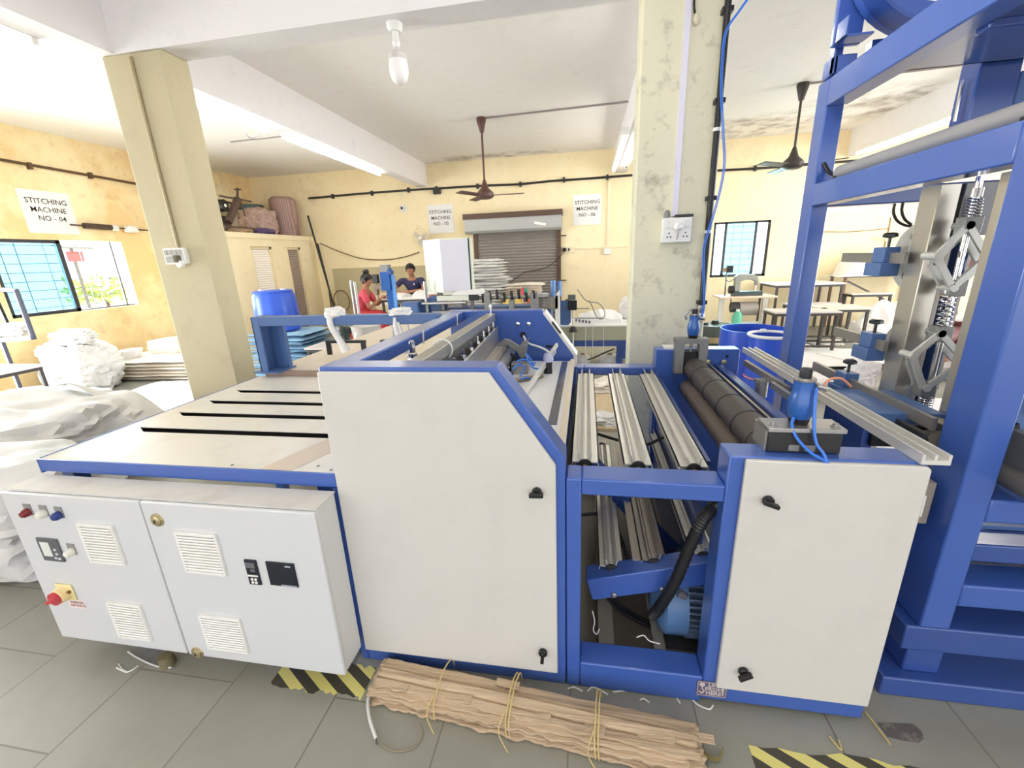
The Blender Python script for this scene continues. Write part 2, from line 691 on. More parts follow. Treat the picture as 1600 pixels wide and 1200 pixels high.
def text_mesh(name, body, size, loc, rot, m, parent=None, align='CENTER', extrude=0.0006, spacing=1.0, bold=0.0):
    cu = bpy.data.curves.new(name, 'FONT')
    cu.body = body
    cu.size = size
    cu.align_x = align
    cu.align_y = 'CENTER'
    cu.extrude = extrude
    cu.space_line = spacing
    cu.offset = bold
    cu.resolution_u = 2
    tmp = bpy.data.objects.new('tmp', cu)
    COL.objects.link(tmp)
    dg = bpy.context.evaluated_depsgraph_get()
    me = bpy.data.meshes.new_from_object(tmp.evaluated_get(dg))
    bpy.data.objects.remove(tmp)
    M = Matrix.Translation(Vector(loc)) @ Matrix(rot).to_4x4() if not isinstance(rot, Matrix) else Matrix.Translation(Vector(loc)) @ rot.to_4x4()
    me.transform(M)
    org = Vector(loc)
    me.transform(Matrix.Translation(-org))
    me.name = name
    me.materials.clear()
    me.materials.append(m)
    o = bpy.data.objects.new(name, me)
    COL.objects.link(o)
    o.location = org
    if parent:
        o.parent = parent
        o.location = org - world_loc(parent)
    return o


FACE_FRONT = Matrix(((1, 0, 0), (0, 0, -1), (0, 1, 0)))      # text read by someone looking along +Y
FACE_RIGHT = Matrix(((0, 0, 1), (1, 0, 0), (0, 1, 0)))       # text on the left wall, read looking along -X
INK = mat('black_ink', (40, 38, 36), 0.6)
PAPER = mat('white_paper_sheet', (238, 236, 232), 0.6, var=0.02, scale=4)
# ================================================================== THE HALL
YB, ZC, ZS, XL = 9.946, 3.69, 3.23, -7.967       # back wall, ceiling, beam soffit, left wall
FLOOR = floor_material()
struct('floor', MB().box(-11, 11, -11, 11, -0.1, 0), FLOOR, label='grey-green stone tiled factory floor')
struct('ceiling', MB().box(-8.2, 10.2, -5.0, 10.2, ZC, ZC + 0.15), CEILM, label='white painted concrete ceiling slab')

# left wall with window and doorway openings
wl = MB()
WY0, WY1, WZ0, WZ1 = 4.77, 6.56, 1.085, 2.165
DY0, DY1, DZ = 1.0, 4.2, 2.6
for y0, y1, z0, z1 in ((-5, DY0, 0, ZC), (DY0, DY1, DZ, ZC), (DY1, WY0, 0, ZC), (WY0, WY1, 0, WZ0), (WY0, WY1, WZ1, ZC), (WY1, 10.2, 0, ZC)):
    wl.box(XL - 0.2, XL, y0, y1, z0, z1)
struct('wall_left', wl, WALL_L, label='blotched yellow plaster wall with a sliding window')
# back wall with the far window and a bright opening
V0, V1, VZ0, VZ1 = 2.60, 3.69, 1.06, 2.165
wb = MB()
for x0, x1, z0, z1 in ((-8.2, V0, 0, ZC), (V0, V1, 0, VZ0), (V0, V1, VZ1, ZC), (V1, 7.6, 0, ZC), (7.6, 9.3, 0, 1.0), (7.6, 9.3, 2.6, ZC), (9.3, 10.2, 0, ZC)):
    wb.box(x0, x1, YB, YB + 0.2, z0, z1)
struct('wall_back', wb, WALL_B, label='yellow plaster wall behind the stitching machines')
struct('wall_right', MB().box(10.0, 10.2, -5, 2.6, 0, ZC).box(10.0, 10.2, 7.4, 10.2, 0, ZC).box(10.0, 10.2, 2.6, 7.4, 3.0, ZC), WALL_C)


def beam(x0, x1, y0, y1, label):
    struct('ceiling_beam', MB().box(x0, x1, y0, y1, ZS, ZC), BEAMM, label=label)


beam(-8.0, 10.0, 3.25, 3.485, 'white cross beam over the two pillars')
beam(-3.76, -3.53, 3.485, YB, 'white ceiling beam running from beige pillar to back wall')
beam(-3.76, -3.53, -5.0, 3.25, 'white ceiling beam in front of beige pillar')
beam(0.56, 0.80, 3.485, YB, 'white ceiling beam behind scuffed cream pillar')
beam(0.56, 0.80, -5.0, 3.25, 'white ceiling beam in front of scuffed cream pillar')
beam(4.88, 5.12, -5.0, YB, 'white ceiling beam beyond the blue roll stand')

struct('pillar', MB().box(-3.655, -3.128, 3.256, 3.495, 0, ZS), PILLAR_A, bev=0.012, label='beige painted pillar with a switchboard')
struct('pillar', MB().box(0.322, 0.842, 3.256, 3.50, 0, ZS), PILLAR_B, bev=0.012, label='scuffed cream pillar behind the machine')

# ---- store room block in the corner with two doors
PBX, PBZ = -6.53, 2.30
pb = MB()
D1, D2, DH = (7.84, 8.45), (8.92, 9.40), 2.05
for y0, y1, z0, z1 in ((7.26, D1[0], 0, PBZ), (D1[1], D2[0], 0, PBZ), (D2[1], YB, 0, PBZ), (D1[0], D1[1], DH, PBZ), (D2[0], D2[1], DH, PBZ)):
    pb.box(PBX - 0.15, PBX, y0, y1, z0, z1)
pb.box(XL, PBX - 0.15, 7.26, 7.41, 0, PBZ - 0.12)
pb.box(XL, PBX + 0.02, 7.24, YB, PBZ - 0.1, PBZ)
struct('wall_partition', pb, WALL_C, label='low cream store room block in the corner')
DOORW = line_mat('white_patterned_door_sheet', (252, 246, 236), (222, 210, 194), 'Z', 0.045, 0.35)
DOORG = line_mat('brown_patterned_door_sheet', (176, 158, 146), (128, 110, 102), 'Z', 0.04, 0.45)
DFRAME = mat('cream_door_frame_paint', (226, 212, 176), 0.5)
for i, (d, m) in enumerate(((D1, DOORW), (D2, DOORG))):
    dr = struct_root('door_%d' % (i + 1), (PBX - 0.1, (d[0] + d[1]) / 2, 0), ('white patterned', 'brown patterned')[i] + ' door of the store room block')
    put('door_panel', MB().box(PBX - 0.10, PBX - 0.07, d[0] + 0.05, d[1] - 0.05, 0.02, DH - 0.05), m, dr)
    fr = MB()
    fr.box(PBX - 0.14, PBX - 0.03, d[0], d[0] + 0.05, 0, DH).box(PBX - 0.14, PBX - 0.03, d[1] - 0.05, d[1], 0, DH).box(PBX - 0.14, PBX - 0.03, d[0], d[1], DH - 0.05, DH)
    put('door_frame', fr, DFRAME, dr)
    put('door_handle', MB().box(PBX - 0.07, PBX - 0.04, d[0] + 0.09, d[0] + 0.11, 0.95, 1.1), STEEL, dr)

# ---- windows
WFR = mat('dark_window_frame', (52, 54, 60), 0.4)
WWH = mat('white_window_reveal', (236, 236, 232), 0.5)
GRILLE = mat('thin_grille_bars', (120, 136, 144), 0.5)


def tint(name, rgb):
    m = bpy.data.materials.new(name)
    m.use_nodes = True
    nt = m.node_tree
    nt.nodes.remove(nt.nodes['Principled BSDF'])
    out = nt.nodes['Material Output']
    tr = nt.nodes.new('ShaderNodeBsdfTransparent')
    tr.inputs['Color'].default_value = (*lin(rgb), 1)
    gl = nt.nodes.new('ShaderNodeBsdfGlossy')
    gl.inputs['Roughness'].default_value = 0.05
    mx = nt.nodes.new('ShaderNodeMixShader')
    mx.inputs[0].default_value = 0.05
    nt.links.new(tr.outputs[0], mx.inputs[1])
    nt.links.new(gl.outputs[0], mx.inputs[2])
    nt.links.new(mx.outputs[0], out.inputs['Surface'])
    return m


BLUEGL = tint('pale_blue_window_glass', (198, 230, 238))
CLEARGL = tint('clear_window_glass', (240, 246, 244))

w1 = struct_root('window_1', (XL - 0.1, 5.66, WZ0), 'sliding window with one pale blue pane and grille')
ym = 5.645
fr = MB()
for a, b, c, d in ((WY0, WY0 + 0.05, WZ0, WZ1), (ym - 0.05, ym, WZ0, WZ1), (WY0, ym, WZ0, WZ0 + 0.05), (WY0, ym, WZ1 - 0.05, WZ1)):
    fr.box(XL - 0.07, XL - 0.02, a, b, c, d)
put('sash_frame', fr, WFR, w1)
fr = MB()
for a, b, c, d in ((ym + 0.03, ym + 0.06, WZ0, WZ1), (WY1 - 0.13, WY1 - 0.11, WZ0, WZ1), (ym, WY1, WZ0, WZ0 + 0.02)):
    fr.box(XL - 0.13, XL - 0.09, a, b, c, d)
put('outer_track_frame', fr, WFR, w1)
put('blue_glass_pane', MB().box(XL - 0.05, XL - 0.042, WY0 + 0.05, ym - 0.05, WZ0 + 0.05, WZ1 - 0.05), BLUEGL, w1)
g = MB()
for k in range(8):
    z = WZ0 + 0.09 + k * 0.13
    g.box(XL - 0.17, XL - 0.162, WY0, WY1, z, z + 0.008)
for y in (4.98, 5.16, 5.50, 5.98, 6.12):
    g.box(XL - 0.16, XL - 0.152, y, y + 0.008, WZ0, WZ1)
put('window_grille', g, GRILLE, w1)

w2 = struct_root('window_2', (3.15, YB + 0.1, VZ0), 'far window with a pale blue pane between white ones')
fr = MB()
for x in (V0, V0 + 0.22, V0 + 0.80, V1 - 0.05):
    fr.box(x, x + 0.05, YB + 0.04, YB + 0.09, VZ0, VZ1)
fr.box(V0, V1, YB + 0.04, YB + 0.09, VZ0, VZ0 + 0.05).box(V0, V1, YB + 0.04, YB + 0.09, VZ1 - 0.04, VZ1)
put('window_frame', fr, WFR, w2)
put('blue_glass_pane', MB().box(V0 + 0.27, V0 + 0.80, YB + 0.062, YB + 0.07, VZ0 + 0.05, VZ1 - 0.04), BLUEGL, w2)
put('clear_glass_pane', MB().box(V0 + 0.05, V0 + 0.22, YB + 0.062, YB + 0.07, VZ0 + 0.05, VZ1 - 0.04), CLEARGL, w2)
put('clear_glass_pane', MB().box(V0 + 0.85, V1 - 0.05, YB + 0.062, YB + 0.07, VZ0 + 0.05, VZ1 - 0.04), CLEARGL, w2)
g = MB()
for k in range(8):
    z = VZ0 + 0.1 + k * 0.13
    g.box(V0, V1, YB + 0.15, YB + 0.158, z, z + 0.008)
for x in (V0 + 0.12, V0 + 0.42, V0 + 0.6, V0 + 0.95):
    g.box(x, x + 0.008, YB + 0.14, YB + 0.148, VZ0, VZ1)
put('window_grille', g, GRILLE, w2)

# outside the left window: leafy shrubs and a red board under a tin canopy
LEAF = mat('sunlit_green_leaf', (176, 196, 130), 0.6, var=0.3, scale=5)
random.seed(5)
for i, (y, z, r) in enumerate(((7.75, 0.55, 0.62), (9.2, 0.45, 0.66))):
    f = MB()
    for k in range(380):
        a, b, q = random.uniform(0, 2 * pi), random.uniform(-0.2, 1), random.uniform(0.4, 1)
        c = Vector((-10.2 + r * 0.8 * q * cos(a), y + r * q * sin(a), z + 0.6 + r * 0.75 * b * q))
        d = Vector((random.uniform(-1, 1), random.uniform(-1, 1), random.uniform(-0.4, 1))).normalized()
        e = d.orthogonal().normalized() * 0.035
        f.verts_faces([c - e * 0.2, c + d * 0.06 + e, c + d * 0.15, c + d * 0.06 - e], [(0, 1, 2, 3)])
    o = thing('garden_shrub', (-10.2, y, 0), 'leafy green shrub outside the sliding window' + (', nearest the open half', ', farther along')[i], 'shrub', 'shrubs outside the window')
    put('foliage', f, LEAF, o, smooth=False)
    put('stem', MB().cyl((-10.2, y, 0), (-10.2, y, z + 0.55), 0.03), mat('bark', (110, 90, 70), 0.8), o)
p = at(118, 401, X=-9.4)
o = thing('notice_board', (-9.4, p.y, 0), 'small pink-red board under a tin canopy outside the window', 'board')
put('board_panel', MB().box(-9.42, -9.39, p.y - 0.13, p.y + 0.13, p.z - 0.09, p.z + 0.09), mat('faded_red_board', (232, 92, 116), 0.5), o)
put('canopy', MB().bar((-9.55, p.y - 0.02, p.z + 0.20), (-9.2, p.y - 0.02, p.z + 0.14), 0.42, 0.02), STEELD, o)
put('post', MB().box(-9.47, -9.42, p.y - 0.012, p.y + 0.012, 0, p.z + 0.2), STEELD, o)

# ---- rolling shutter
SX0, SX1 = -2.52, -0.56
rs = thing('roller_shutter', ((SX0 + SX1) / 2, YB, 0), 'closed grey roller shutter in the yellow wall', 'shutter')
sh = MB()
n = 34
poly = []
zz = [0.0 + i * 2.2 / n for i in range(n + 1)]
for i in range(n):
    poly += [(YB - 0.045, zz[i] + 0.004), (YB - 0.062, zz[i] + 0.016), (YB - 0.068, zz[i] + 0.032), (YB - 0.062, zz[i] + 0.05), (YB - 0.045, zz[i] + 0.06)]
poly += [(YB - 0.03, zz[-1]), (YB - 0.03, 0.0)]
sh.prism(poly, 'x', SX0 + 0.08, SX1 - 0.08)
put('shutter_curtain', sh, mat('galvanised_shutter', (158, 150, 142), 0.45, 0.35, var=0.1, scale=7), rs)
SBR = mat('brown_steel_guide', (92, 70, 58), 0.5, 0.2)
put('guide_rail', MB().box(SX0, SX0 + 0.09, YB - 0.09, YB, 0, 2.2), SBR, rs)
put('guide_rail', MB().box(SX1 - 0.09, SX1, YB - 0.09, YB, 0, 2.2), SBR, rs)
put('shutter_hood', MB().prism([(YB, 2.17), (YB - 0.30, 2.17), (YB - 0.34, 2.22), (YB - 0.34, 2.46), (YB, 2.46)], 'x', SX0 - 0.12, SX1 + 0.03),
    mat('grey_hood_sheet', (176, 176, 172), 0.45, 0.3, var=0.05), rs)
put('hood_top', MB().box(SX0 - 0.14, SX1 + 0.05, YB - 0.37, YB, 2.46, 2.57), SBR, rs)
put('white_tape', MB().bar((-1.1, YB - 0.345, 2.33), (-0.86, YB - 0.345, 2.28), 0.006, 0.05), WHITEP, rs)
for z in (2.05, 1.10):
    put('hinge_pin', MB().cyl((SX1, YB - 0.05, z), (SX1 + 0.12, YB - 0.05, z), 0.012, n=8), SBR, rs)

# ---- signs
SIGNS = (('04', None), ('05', at(689, 342, Y=YB)), ('06', at(917.5, 327.5, Y=YB)))
for num, p in SIGNS:
    if num == '04':
        y0, z0 = 5.63, 2.557
        o = thing('paper_sign', (XL, y0, z0 - 0.3), 'white sheet STITCHING MACHINE NO - 04 over the sliding window', 'sign')
        put('sheet', MB().box(XL, XL + 0.006, y0 - 0.325, y0 + 0.325, z0 - 0.3, z0 + 0.3), PAPER, o)
        text_mesh('lettering', 'STITCHING\nMACHINE\n NO - 04', 0.104, (XL + 0.008, y0, z0 + 0.03), FACE_RIGHT, INK, o, spacing=1.15, bold=0.0004)
    else:
        o = thing('paper_sign', (p.x, YB, p.z - 0.3), 'white sheet STITCHING MACHINE NO - %s on the yellow wall ' % num + ('between wall fan and shutter' if num == '05' else 'between shutter and cream pillar'), 'sign')
        put('sheet', MB().box(p.x - 0.295, p.x + 0.295, YB - 0.008, YB - 0.001, p.z - 0.305, p.z + 0.305), PAPER, o)
        text_mesh('lettering', 'STITCHING\nMACHINE\nNO - ' + num, 0.104, (p.x, YB - 0.010, p.z + 0.02), FACE_FRONT, INK, o, spacing=1.2, bold=0.0004)
p = at(1320, 325, Y=YB)
o = thing('paper_sign', (p.x, YB, p.z - 0.1), 'blank lower strip of a white sheet behind the blue roll stand', 'sign')
put('sheet', MB().box(p.x - 0.34, p.x + 0.36, YB - 0.008, YB - 0.001, p.z - 0.06, p.z + 0.35), PAPER, o)

# ---- conduits along the walls
COND = mat('black_conduit', (38, 34, 32), 0.5)
PVC = mat('cream_trunking', (238, 226, 192), 0.5)
c = MB()
pts = [at(x, y, Y=YB - 0.03) for x, y in ((482, 310), (560, 303), (640, 297), (690, 294), (760, 290), (810, 288), (860, 283), (905, 280), (985, 274))]
c.tube(pts, 0.022, n=8, sub=3)
pts = [at(x, y, Y=YB - 0.03) for x, y in ((985, 274), (1060, 269), (1130, 266), (1200, 262), (1300, 254), (1352, 250))]
c.tube(pts, 0.022, n=8, sub=3)
o = thing('wall_conduit', (-2.8, YB, 3.0), 'black conduit running along the yellow wall above the shutter', 'conduit')
put('pipe', c, COND, o)
for x, y in ((520, 307), (581, 302), (638, 297), (682, 295), (746, 291), (813, 288), (881, 281), (949, 277), (1180, 263)):
    q = at(x, y, Y=YB - 0.03)
    put('saddle_clip', MB().box(q.x - 0.02, q.x + 0.02, YB - 0.06, YB, q.z - 0.05, q.z + 0.05), COND, o)
q = at(683, 296, Y=YB)
put('junction_box', MB().box(q.x - 0.08, q.x + 0.08, YB - 0.07, YB, q.z - 0.10, q.z + 0.02), COND, o)
c = MB()
pts = [Vector((XL + 0.03, y, z)) for y, z in ((4.2, 3.23), (5.25, 3.20), (6.2, 3.18), (7.08, 3.16), (8.2, 3.12), (9.3, 3.06), (9.9, 3.05))]
c.tube(pts, 0.02, n=8, sub=3)
o = thing('wall_conduit', (XL, 6, 3.0), 'brown conduit running above sign NO - 04', 'conduit')
BRP = mat('brown_conduit', (92, 66, 40), 0.5)
put('pipe', c, BRP, o)
for y in (5.55, 6.35, 7.9):
    put('saddle_clip', MB().box(XL, XL + 0.06, y - 0.02, y + 0.02, 3.13, 3.22), BRP, o)
o = thing('cable_trunking', (0.45, YB, 1.7), 'cream cable trunking dropping to a socket beside sign NO - 06', 'trunking')
put('drop', MB().box(0.43, 0.50, YB - 0.03, YB, 1.78, 3.10), PVC, o)
put('run', MB().box(-0.235, 0.36, YB - 0.025, YB, 1.755, 1.785).box(0.36, 1.3, YB - 0.025, YB, 1.765, 1.795), PVC, o)
put('socket_outlet', MB().box(0.37, 0.52, YB - 0.05, YB, 1.62, 1.75), WHITEP, o, bev=0.01)
q = at(888, 390, Y=YB)
o = thing('switch_plate', (q.x, YB, q.z - 0.07), 'cream switch plate with a black plug beside the shutter', 'switch')
put('plate', MB().box(q.x - 0.14, q.x + 0.14, YB - 0.03, YB, q.z - 0.07, q.z + 0.07), PVC, o, bev=0.008)
put('plug', MB().lathe([(0.035, 0), (0.045, 0.03), (0.02, 0.07)], (q.x - 0.08, YB - 0.03, q.z), (0, -1, 0), n=14), BLACK, o)
put('plug_cord', MB().tube([(q.x - 0.08, YB - 0.08, q.z - 0.03)] + [at(x, y, Y=YB - 0.12) for x, y in ((868, 408), (848, 420), (822, 425), (806, 435), (796, 442))], 0.008, n=6), BLACK, o)
put('switch_button', MB().box(q.x + 0.0, q.x + 0.03, YB - 0.04, YB - 0.03, q.z - 0.03, q.z + 0.03), BLACK, o)

# camera on the wall
q = at(631, 326, Y=YB)
o = thing('security_camera', (q.x, YB, q.z - 0.07), 'small white dome security camera on the yellow wall', 'camera')
put('mount_plate', MB().lathe([(0.085, 0), (0.085, 0.02), (0.05, 0.03)], (q.x, YB, q.z), (0, -1, 0)), WHITEP, o)
put('camera_body', MB().ell((q.x, YB - 0.06, q.z), (0.055, 0.06, 0.055)), WHITEP, o)
put('lens', MB().lathe([(0.03, 0), (0.028, 0.01)], (q.x, YB - 0.115, q.z), (0, -1, 0)), BLACK, o)
put('camera_cord', MB().tube([(q.x, YB - 0.01, q.z + 0.08), (q.x - 0.02, YB - 0.01, q.z + 0.25), (q.x - 0.02, YB - 0.01, q.z + 0.35)], 0.007, n=6), WHITEP, o)

# drooping cable on the wall
o = put('drooping_cable', MB().tube([at(x, y, Y=YB - 0.04) for x, y in ((500, 380), (530, 393), (565, 404), (600, 406), (630, 402), (655, 394))], 0.012, n=6), mat('brown_cable', (120, 96, 66), 0.6))
tag(o, 'brown cable drooping along the yellow wall above the seated people', 'cable')
# darker skirting panel behind the people
a = at(520, 420, Y=YB)
struct('trim_1', MB().box(-6.15, -2.5, YB - 0.02, YB, 0, 1.54), mat('olive_dado_paint', (190, 178, 140), 0.7, var=0.08, scale=3), label='olive dado panel on the lower wall')

# ---- tube lights on the beams
TUBE = mat('added_fill_tube', (255, 252, 246), 0.4, emit=10.5)  # only for the out-of-view tubes added as overhead fill
TUBEGLOW = mat('fill_glow_tube', (255, 252, 246), 0.4, emit=14)  # strong glow added to lift the ceiling; the tubes are taken as off
TUBEWEAK = mat('faint_glow_tube', (250, 248, 242), 0.4, emit=0.7)  # slight glow put on a tube taken as unlit
FIX = mat('white_batten', (236, 234, 230), 0.4)


def tube_light(p0, p1, label, m=TUBEGLOW):
    # the tube itself is the lamp
    p0, p1 = Vector(p0), Vector(p1)
    mid = (p0 + p1) / 2
    d = (p1 - p0).normalized()
    o = thing('tube_light', (mid.x, mid.y, mid.z - 0.05), label, 'light', 'tube lights on the beams')
    put('batten', MB().bar(p0, p1, 0.06, 0.045), FIX, o)
    put('tube', MB().cyl(p0 + d * 0.05 + Vector((0, 0, -0.045)), p1 - d * 0.05 + Vector((0, 0, -0.045)), 0.018, n=10), m, o)
    for q in (p0, p1):
        e = q + (mid - q).normalized() * 0.03
        put('lamp_holder', MB().bar(e - d * 0.02 + Vector((0, 0, -0.03)), e + d * 0.02 + Vector((0, 0, -0.03)), 0.045, 0.07), FIX, o)


tube_light((-3.80, 4.0, 3.25), (-3.80, 5.25, 3.25), 'tube light on the beam just behind the beige pillar')
tube_light((-3.80, 5.5, 3.25), (-3.80, 8.2, 3.25), 'long tube light on the beam reaching the back wall')
tube_light((-3.80, 0.9, 3.25), (-3.80, 2.95, 3.25), 'tube light on the beam in front of the beige pillar', TUBEWEAK)
tube_light((4.84, 5.0, 3.25), (4.84, 9.6, 3.25), 'long tube light on the beam beyond the blue roll stand')
tube_light((0.50, 0.1, 3.25), (0.50, 2.7, 3.25), 'added unseen tube light on the beam in front of the cream pillar', TUBE)  # added out of view to brighten the top faces of the machine
tube_light((0.50, -3.2, 3.25), (0.50, -0.6, 3.25), 'added unseen tube light on the beam in front of the cream pillar, farther from it', TUBE)  # added behind the viewpoint as more overhead fill
tube_light((-3.47, -2.6, 3.25), (-3.47, 0.2, 3.25), 'added unseen tube light on the beam in front of the beige pillar, farther from it', TUBE)  # another added fill tube, never in view
tube_light((4.84, 0.4, 3.25), (4.84, 3.0, 3.25), 'added unseen tube light on the beam beyond the blue roll stand, nearer the cross beam', TUBE)  # added fill tube above the frame edge
tube_light((0.50, 3.62, 3.25), (0.50, 5.0, 3.25), 'added tube light on the beam hidden just behind the cream pillar')  # invented tube, concealed by the pillar, to brighten the ceiling
# surface trunking on those beams
o = put('beam_trunking', MB().box(-3.80, -3.765, 3.5, 9.9, 3.28, 3.33), PVC)
tag(o, 'pale cable trunking along the beam behind the beige pillar', 'trunking')
# end of a tube light seen beside the cream pillar
o = thing('tube_light', (0.50, 9.0, 3.16), 'tube light seen end-on beside the scuffed cream pillar', 'light', 'tube lights on the beams')
put('batten', MB().box(0.47, 0.56, 6.8, 9.3, 3.20, 3.30), FIX, o)
put('tube', MB().cyl((0.50, 6.85, 3.17), (0.50, 9.25, 3.17), 0.02, n=10), TUBEGLOW, o)
put('hanging_wire', MB().tube([at(x, y, Y=9.3) for x, y in ((978, 240), (976, 252), (979, 262))], 0.01, n=6), BLACK, o)

# ---- ceiling fans
FANM = mat('brown_fan_enamel', (92, 58, 50), 0.4)
FANK = mat('dark_fan_enamel', (56, 46, 42), 0.4)


def fan(x, y, drop, blades, m, label):
    o = thing('ceiling_fan', (x, y, ZC - drop - 0.1), label, 'fan')
    put('canopy_cup', MB().lathe([(0.07, 0), (0.075, 0.03), (0.03, 0.2)], (x, y, ZC), (0, 0, -1)), m, o)
    put('down_rod', MB().cyl((x, y, ZC - 0.15), (x, y, ZC - drop), 0.016, n=10), m, o)
    put('motor_housing', MB().lathe([(0.02, -0.2), (0.06, -0.08), (0.14, 0), (0.14, 0.05), (0.09, 0.08)], (x, y, ZC - drop), (0, 0, -1)), m, o)
    for a in blades:
        d = Vector((cos(a), sin(a), 0))
        b = MB()
        b.bar(Vector((x, y, ZC - drop - 0.03)) + d * 0.12, Vector((x, y, ZC - drop - 0.03)) + d * 0.62, 0.13, 0.012, up=Vector((sin(a) * 0.15, -cos(a) * 0.15, 1)))
        put('blade', b, m, o, bev=0.004)


fan(-1.60, 7.18, 1.06, (0.05, 2.15, 4.25), FANM, 'brown ceiling fan in front of the shutter')
fan(2.79, 7.06, 0.95, (1.62, 3.72, 5.80), FANK, 'dark ceiling fan beside the blue roll stand')
o = put('fan_cable', MB().tube([(-1.55, 7.18, ZC - 0.012), (0.0, 7.1, ZC - 0.012), (0.585, 7.07, ZC - 0.012)], 0.012, n=6), mat('grey_conduit_pipe', (150, 140, 138), 0.5))
tag(o, 'thin grey conduit across the ceiling to the brown fan', 'conduit')
o = put('fan_cable', MB().tube([(2.84, 7.06, ZC - 0.012), (3.6, 7.0, ZC - 0.012), (4.88, 6.9, ZC - 0.012)], 0.012, n=6), mat('grey_conduit_pipe', (150, 140, 138), 0.5))
tag(o, 'thin grey conduit across the ceiling to the dark fan', 'conduit')
o = put('lamp_cord', MB().tube([at(x, y, Z=ZC - 0.01) for x, y in ((360, 222), (385, 219), (410, 217), (440, 213))], 0.01, n=6), mat('grey_conduit_pipe', (150, 140, 138), 0.5))
tag(o, 'short grey cord on the ceiling beyond the beige pillar', 'cable')
put('wire_loop', MB().tube([at(x, y, X=-3.80) for x, y in ((384, 186), (384, 205), (390, 215), (400, 213), (403, 200), (400, 188))], 0.006, n=6), mat('grey_conduit_pipe', (150, 140, 138), 0.5), bpy.data.objects['tube_light'])

# ---- bulb on the cross beam
q = Vector((-1.33, 3.37, ZS))
o = thing('light_bulb', (q.x, q.y, ZS - 0.33), 'large white bulb hanging from the cross beam', 'light')
put('ceiling_rose', MB().lathe([(0.055, 0), (0.055, 0.025), (0.04, 0.05)], q, (0, 0, -1)), WHITEP, o)
put('lamp_holder', MB().lathe([(0.022, 0), (0.022, 0.05), (0.028, 0.06), (0.02, 0.09)], q + Vector((0, 0, -0.05)), (0, 0, -1)), WHITEP, o)
put('bulb_neck', MB().lathe([(0.018, 0), (0.022, 0.02), (0.058, 0.05), (0.066, 0.09)], q + Vector((0, 0, -0.13)), (0, 0, -1)), mat('bulb_collar', (214, 208, 204), 0.4), o)
put('bulb_glass', MB().lathe([(0.064, 0), (0.068, 0.04), (0.066, 0.09), (0.05, 0.13), (0.025, 0.148), (0.004, 0.152)], q + Vector((0, 0, -0.215)), (0, 0, -1)), mat('milky_bulb', (246, 244, 242), 0.15), o)
# ---- switchboards on the pillars
q = Vector((-3.40, 3.256, 1.75))
o = thing('switchboard', (-3.40, 3.256, 1.68), 'small white switchboard on the beige pillar', 'switchboard')
put('back_box', MB().box(-3.505, -3.305, 3.205, 3.256, 1.70, 1.83), WHITEP, o, bev=0.006)
sw = MB()
for k in range(4):
    sw.box(-3.49 + k * 0.045, -3.46 + k * 0.045, 3.198, 3.207, 1.775, 1.815)
put('switch', sw, mat('grey_rocker', (176, 172, 166), 0.4), o)
put('socket', MB().box(-3.49, -3.41, 3.199, 3.207, 1.715, 1.765), mat('grey_rocker', (176, 172, 166), 0.4), o)
put('plug', MB().box(-3.385, -3.345, 3.165, 3.206, 1.715, 1.77), mat('brown_plug', (90, 82, 60), 0.5), o, bev=0.006)
put('indicator', MB().lathe([(0.03, 0), (0.03, 0.03)], (-3.35, 3.205, 1.70), (0, -1, 0)), WHITEP, o)
o = put('pillar_conduit', MB().tube([(-3.39, 3.245, 3.2), (-3.39, 3.245, 2.6), (-3.385, 3.245, 1.83)], 0.012, n=8), mat('beige_conduit', (178, 164, 128), 0.5))
tag(o, 'beige conduit rising from the small switchboard to the beam', 'conduit')

o = thing('switchboard', (0.60, 3.256, 1.70), 'larger white switchboard on the scuffed cream pillar', 'switchboard')
put('back_box', MB().box(0.505, 0.695, 3.19, 3.256, 1.70, 1.86), WHITEP, o, bev=0.006)
for x in (0.535, 0.56, 0.64, 0.665):
    put('switch', MB().box(x - 0.010, x + 0.010, 3.182, 3.192, 1.795, 1.84), WHITEP, o, bev=0.002)
put('plug', MB().lathe([(0.028, 0), (0.028, 0.03), (0.012, 0.045)], (0.602, 3.19, 1.80), (0, -1, 0)), WHITEP, o)
put('plug_cord', MB().tube([(0.602, 3.15, 1.79), (0.602, 3.165, 1.75), (0.60, 3.185, 1.72)], 0.004, n=6), mat('grey_rocker', (176, 172, 166), 0.4), o)
for x in (0.55, 0.655):
    so = MB()
    for dx, dz in ((0, 0.016), (-0.011, -0.008), (0.011, -0.008)):
        so.cyl((x + dx, 3.192, 1.745 + dz), (x + dx, 3.187, 1.745 + dz), 0.005, n=8)
    put('socket', so, BLACK, o)
put('cable_gland', MB().lathe([(0.022, 0), (0.02, 0.03), (0.012, 0.05)], (0.535, 3.22, 1.86), (0, 0, 1)), IRON, o)
put('lid_gap', MB().box(0.585, 0.70, 3.20, 3.256, 1.863, 1.878), BLACK, o)
o = put('cable_trunking', MB().box(0.570, 0.605, 3.235, 3.256, 1.87, 3.2), mat('lilac_white_trunking', (226, 222, 236), 0.45))
tag(o, 'white cable trunking above the larger switchboard', 'trunking')
o = thing('cable_stub', (0.62, 3.25, 2.95), 'broken plaster knob with black wire high on the cream pillar', 'cable')
q = at(1088, 30, Y=3.25)
put('plaster_lump', MB().ell((q.x, 3.25, q.z), (0.022, 0.02, 0.035), 10, 8), mat('plaster', (226, 216, 190), 0.8), o)
put('wire', MB().tube([(q.x - 0.01, 3.25, q.z + 0.03), (q.x - 0.02, 3.235, q.z + 0.06), (q.x - 0.02, 3.245, q.z + 0.1)], 0.006, n=6), BLACK, o)

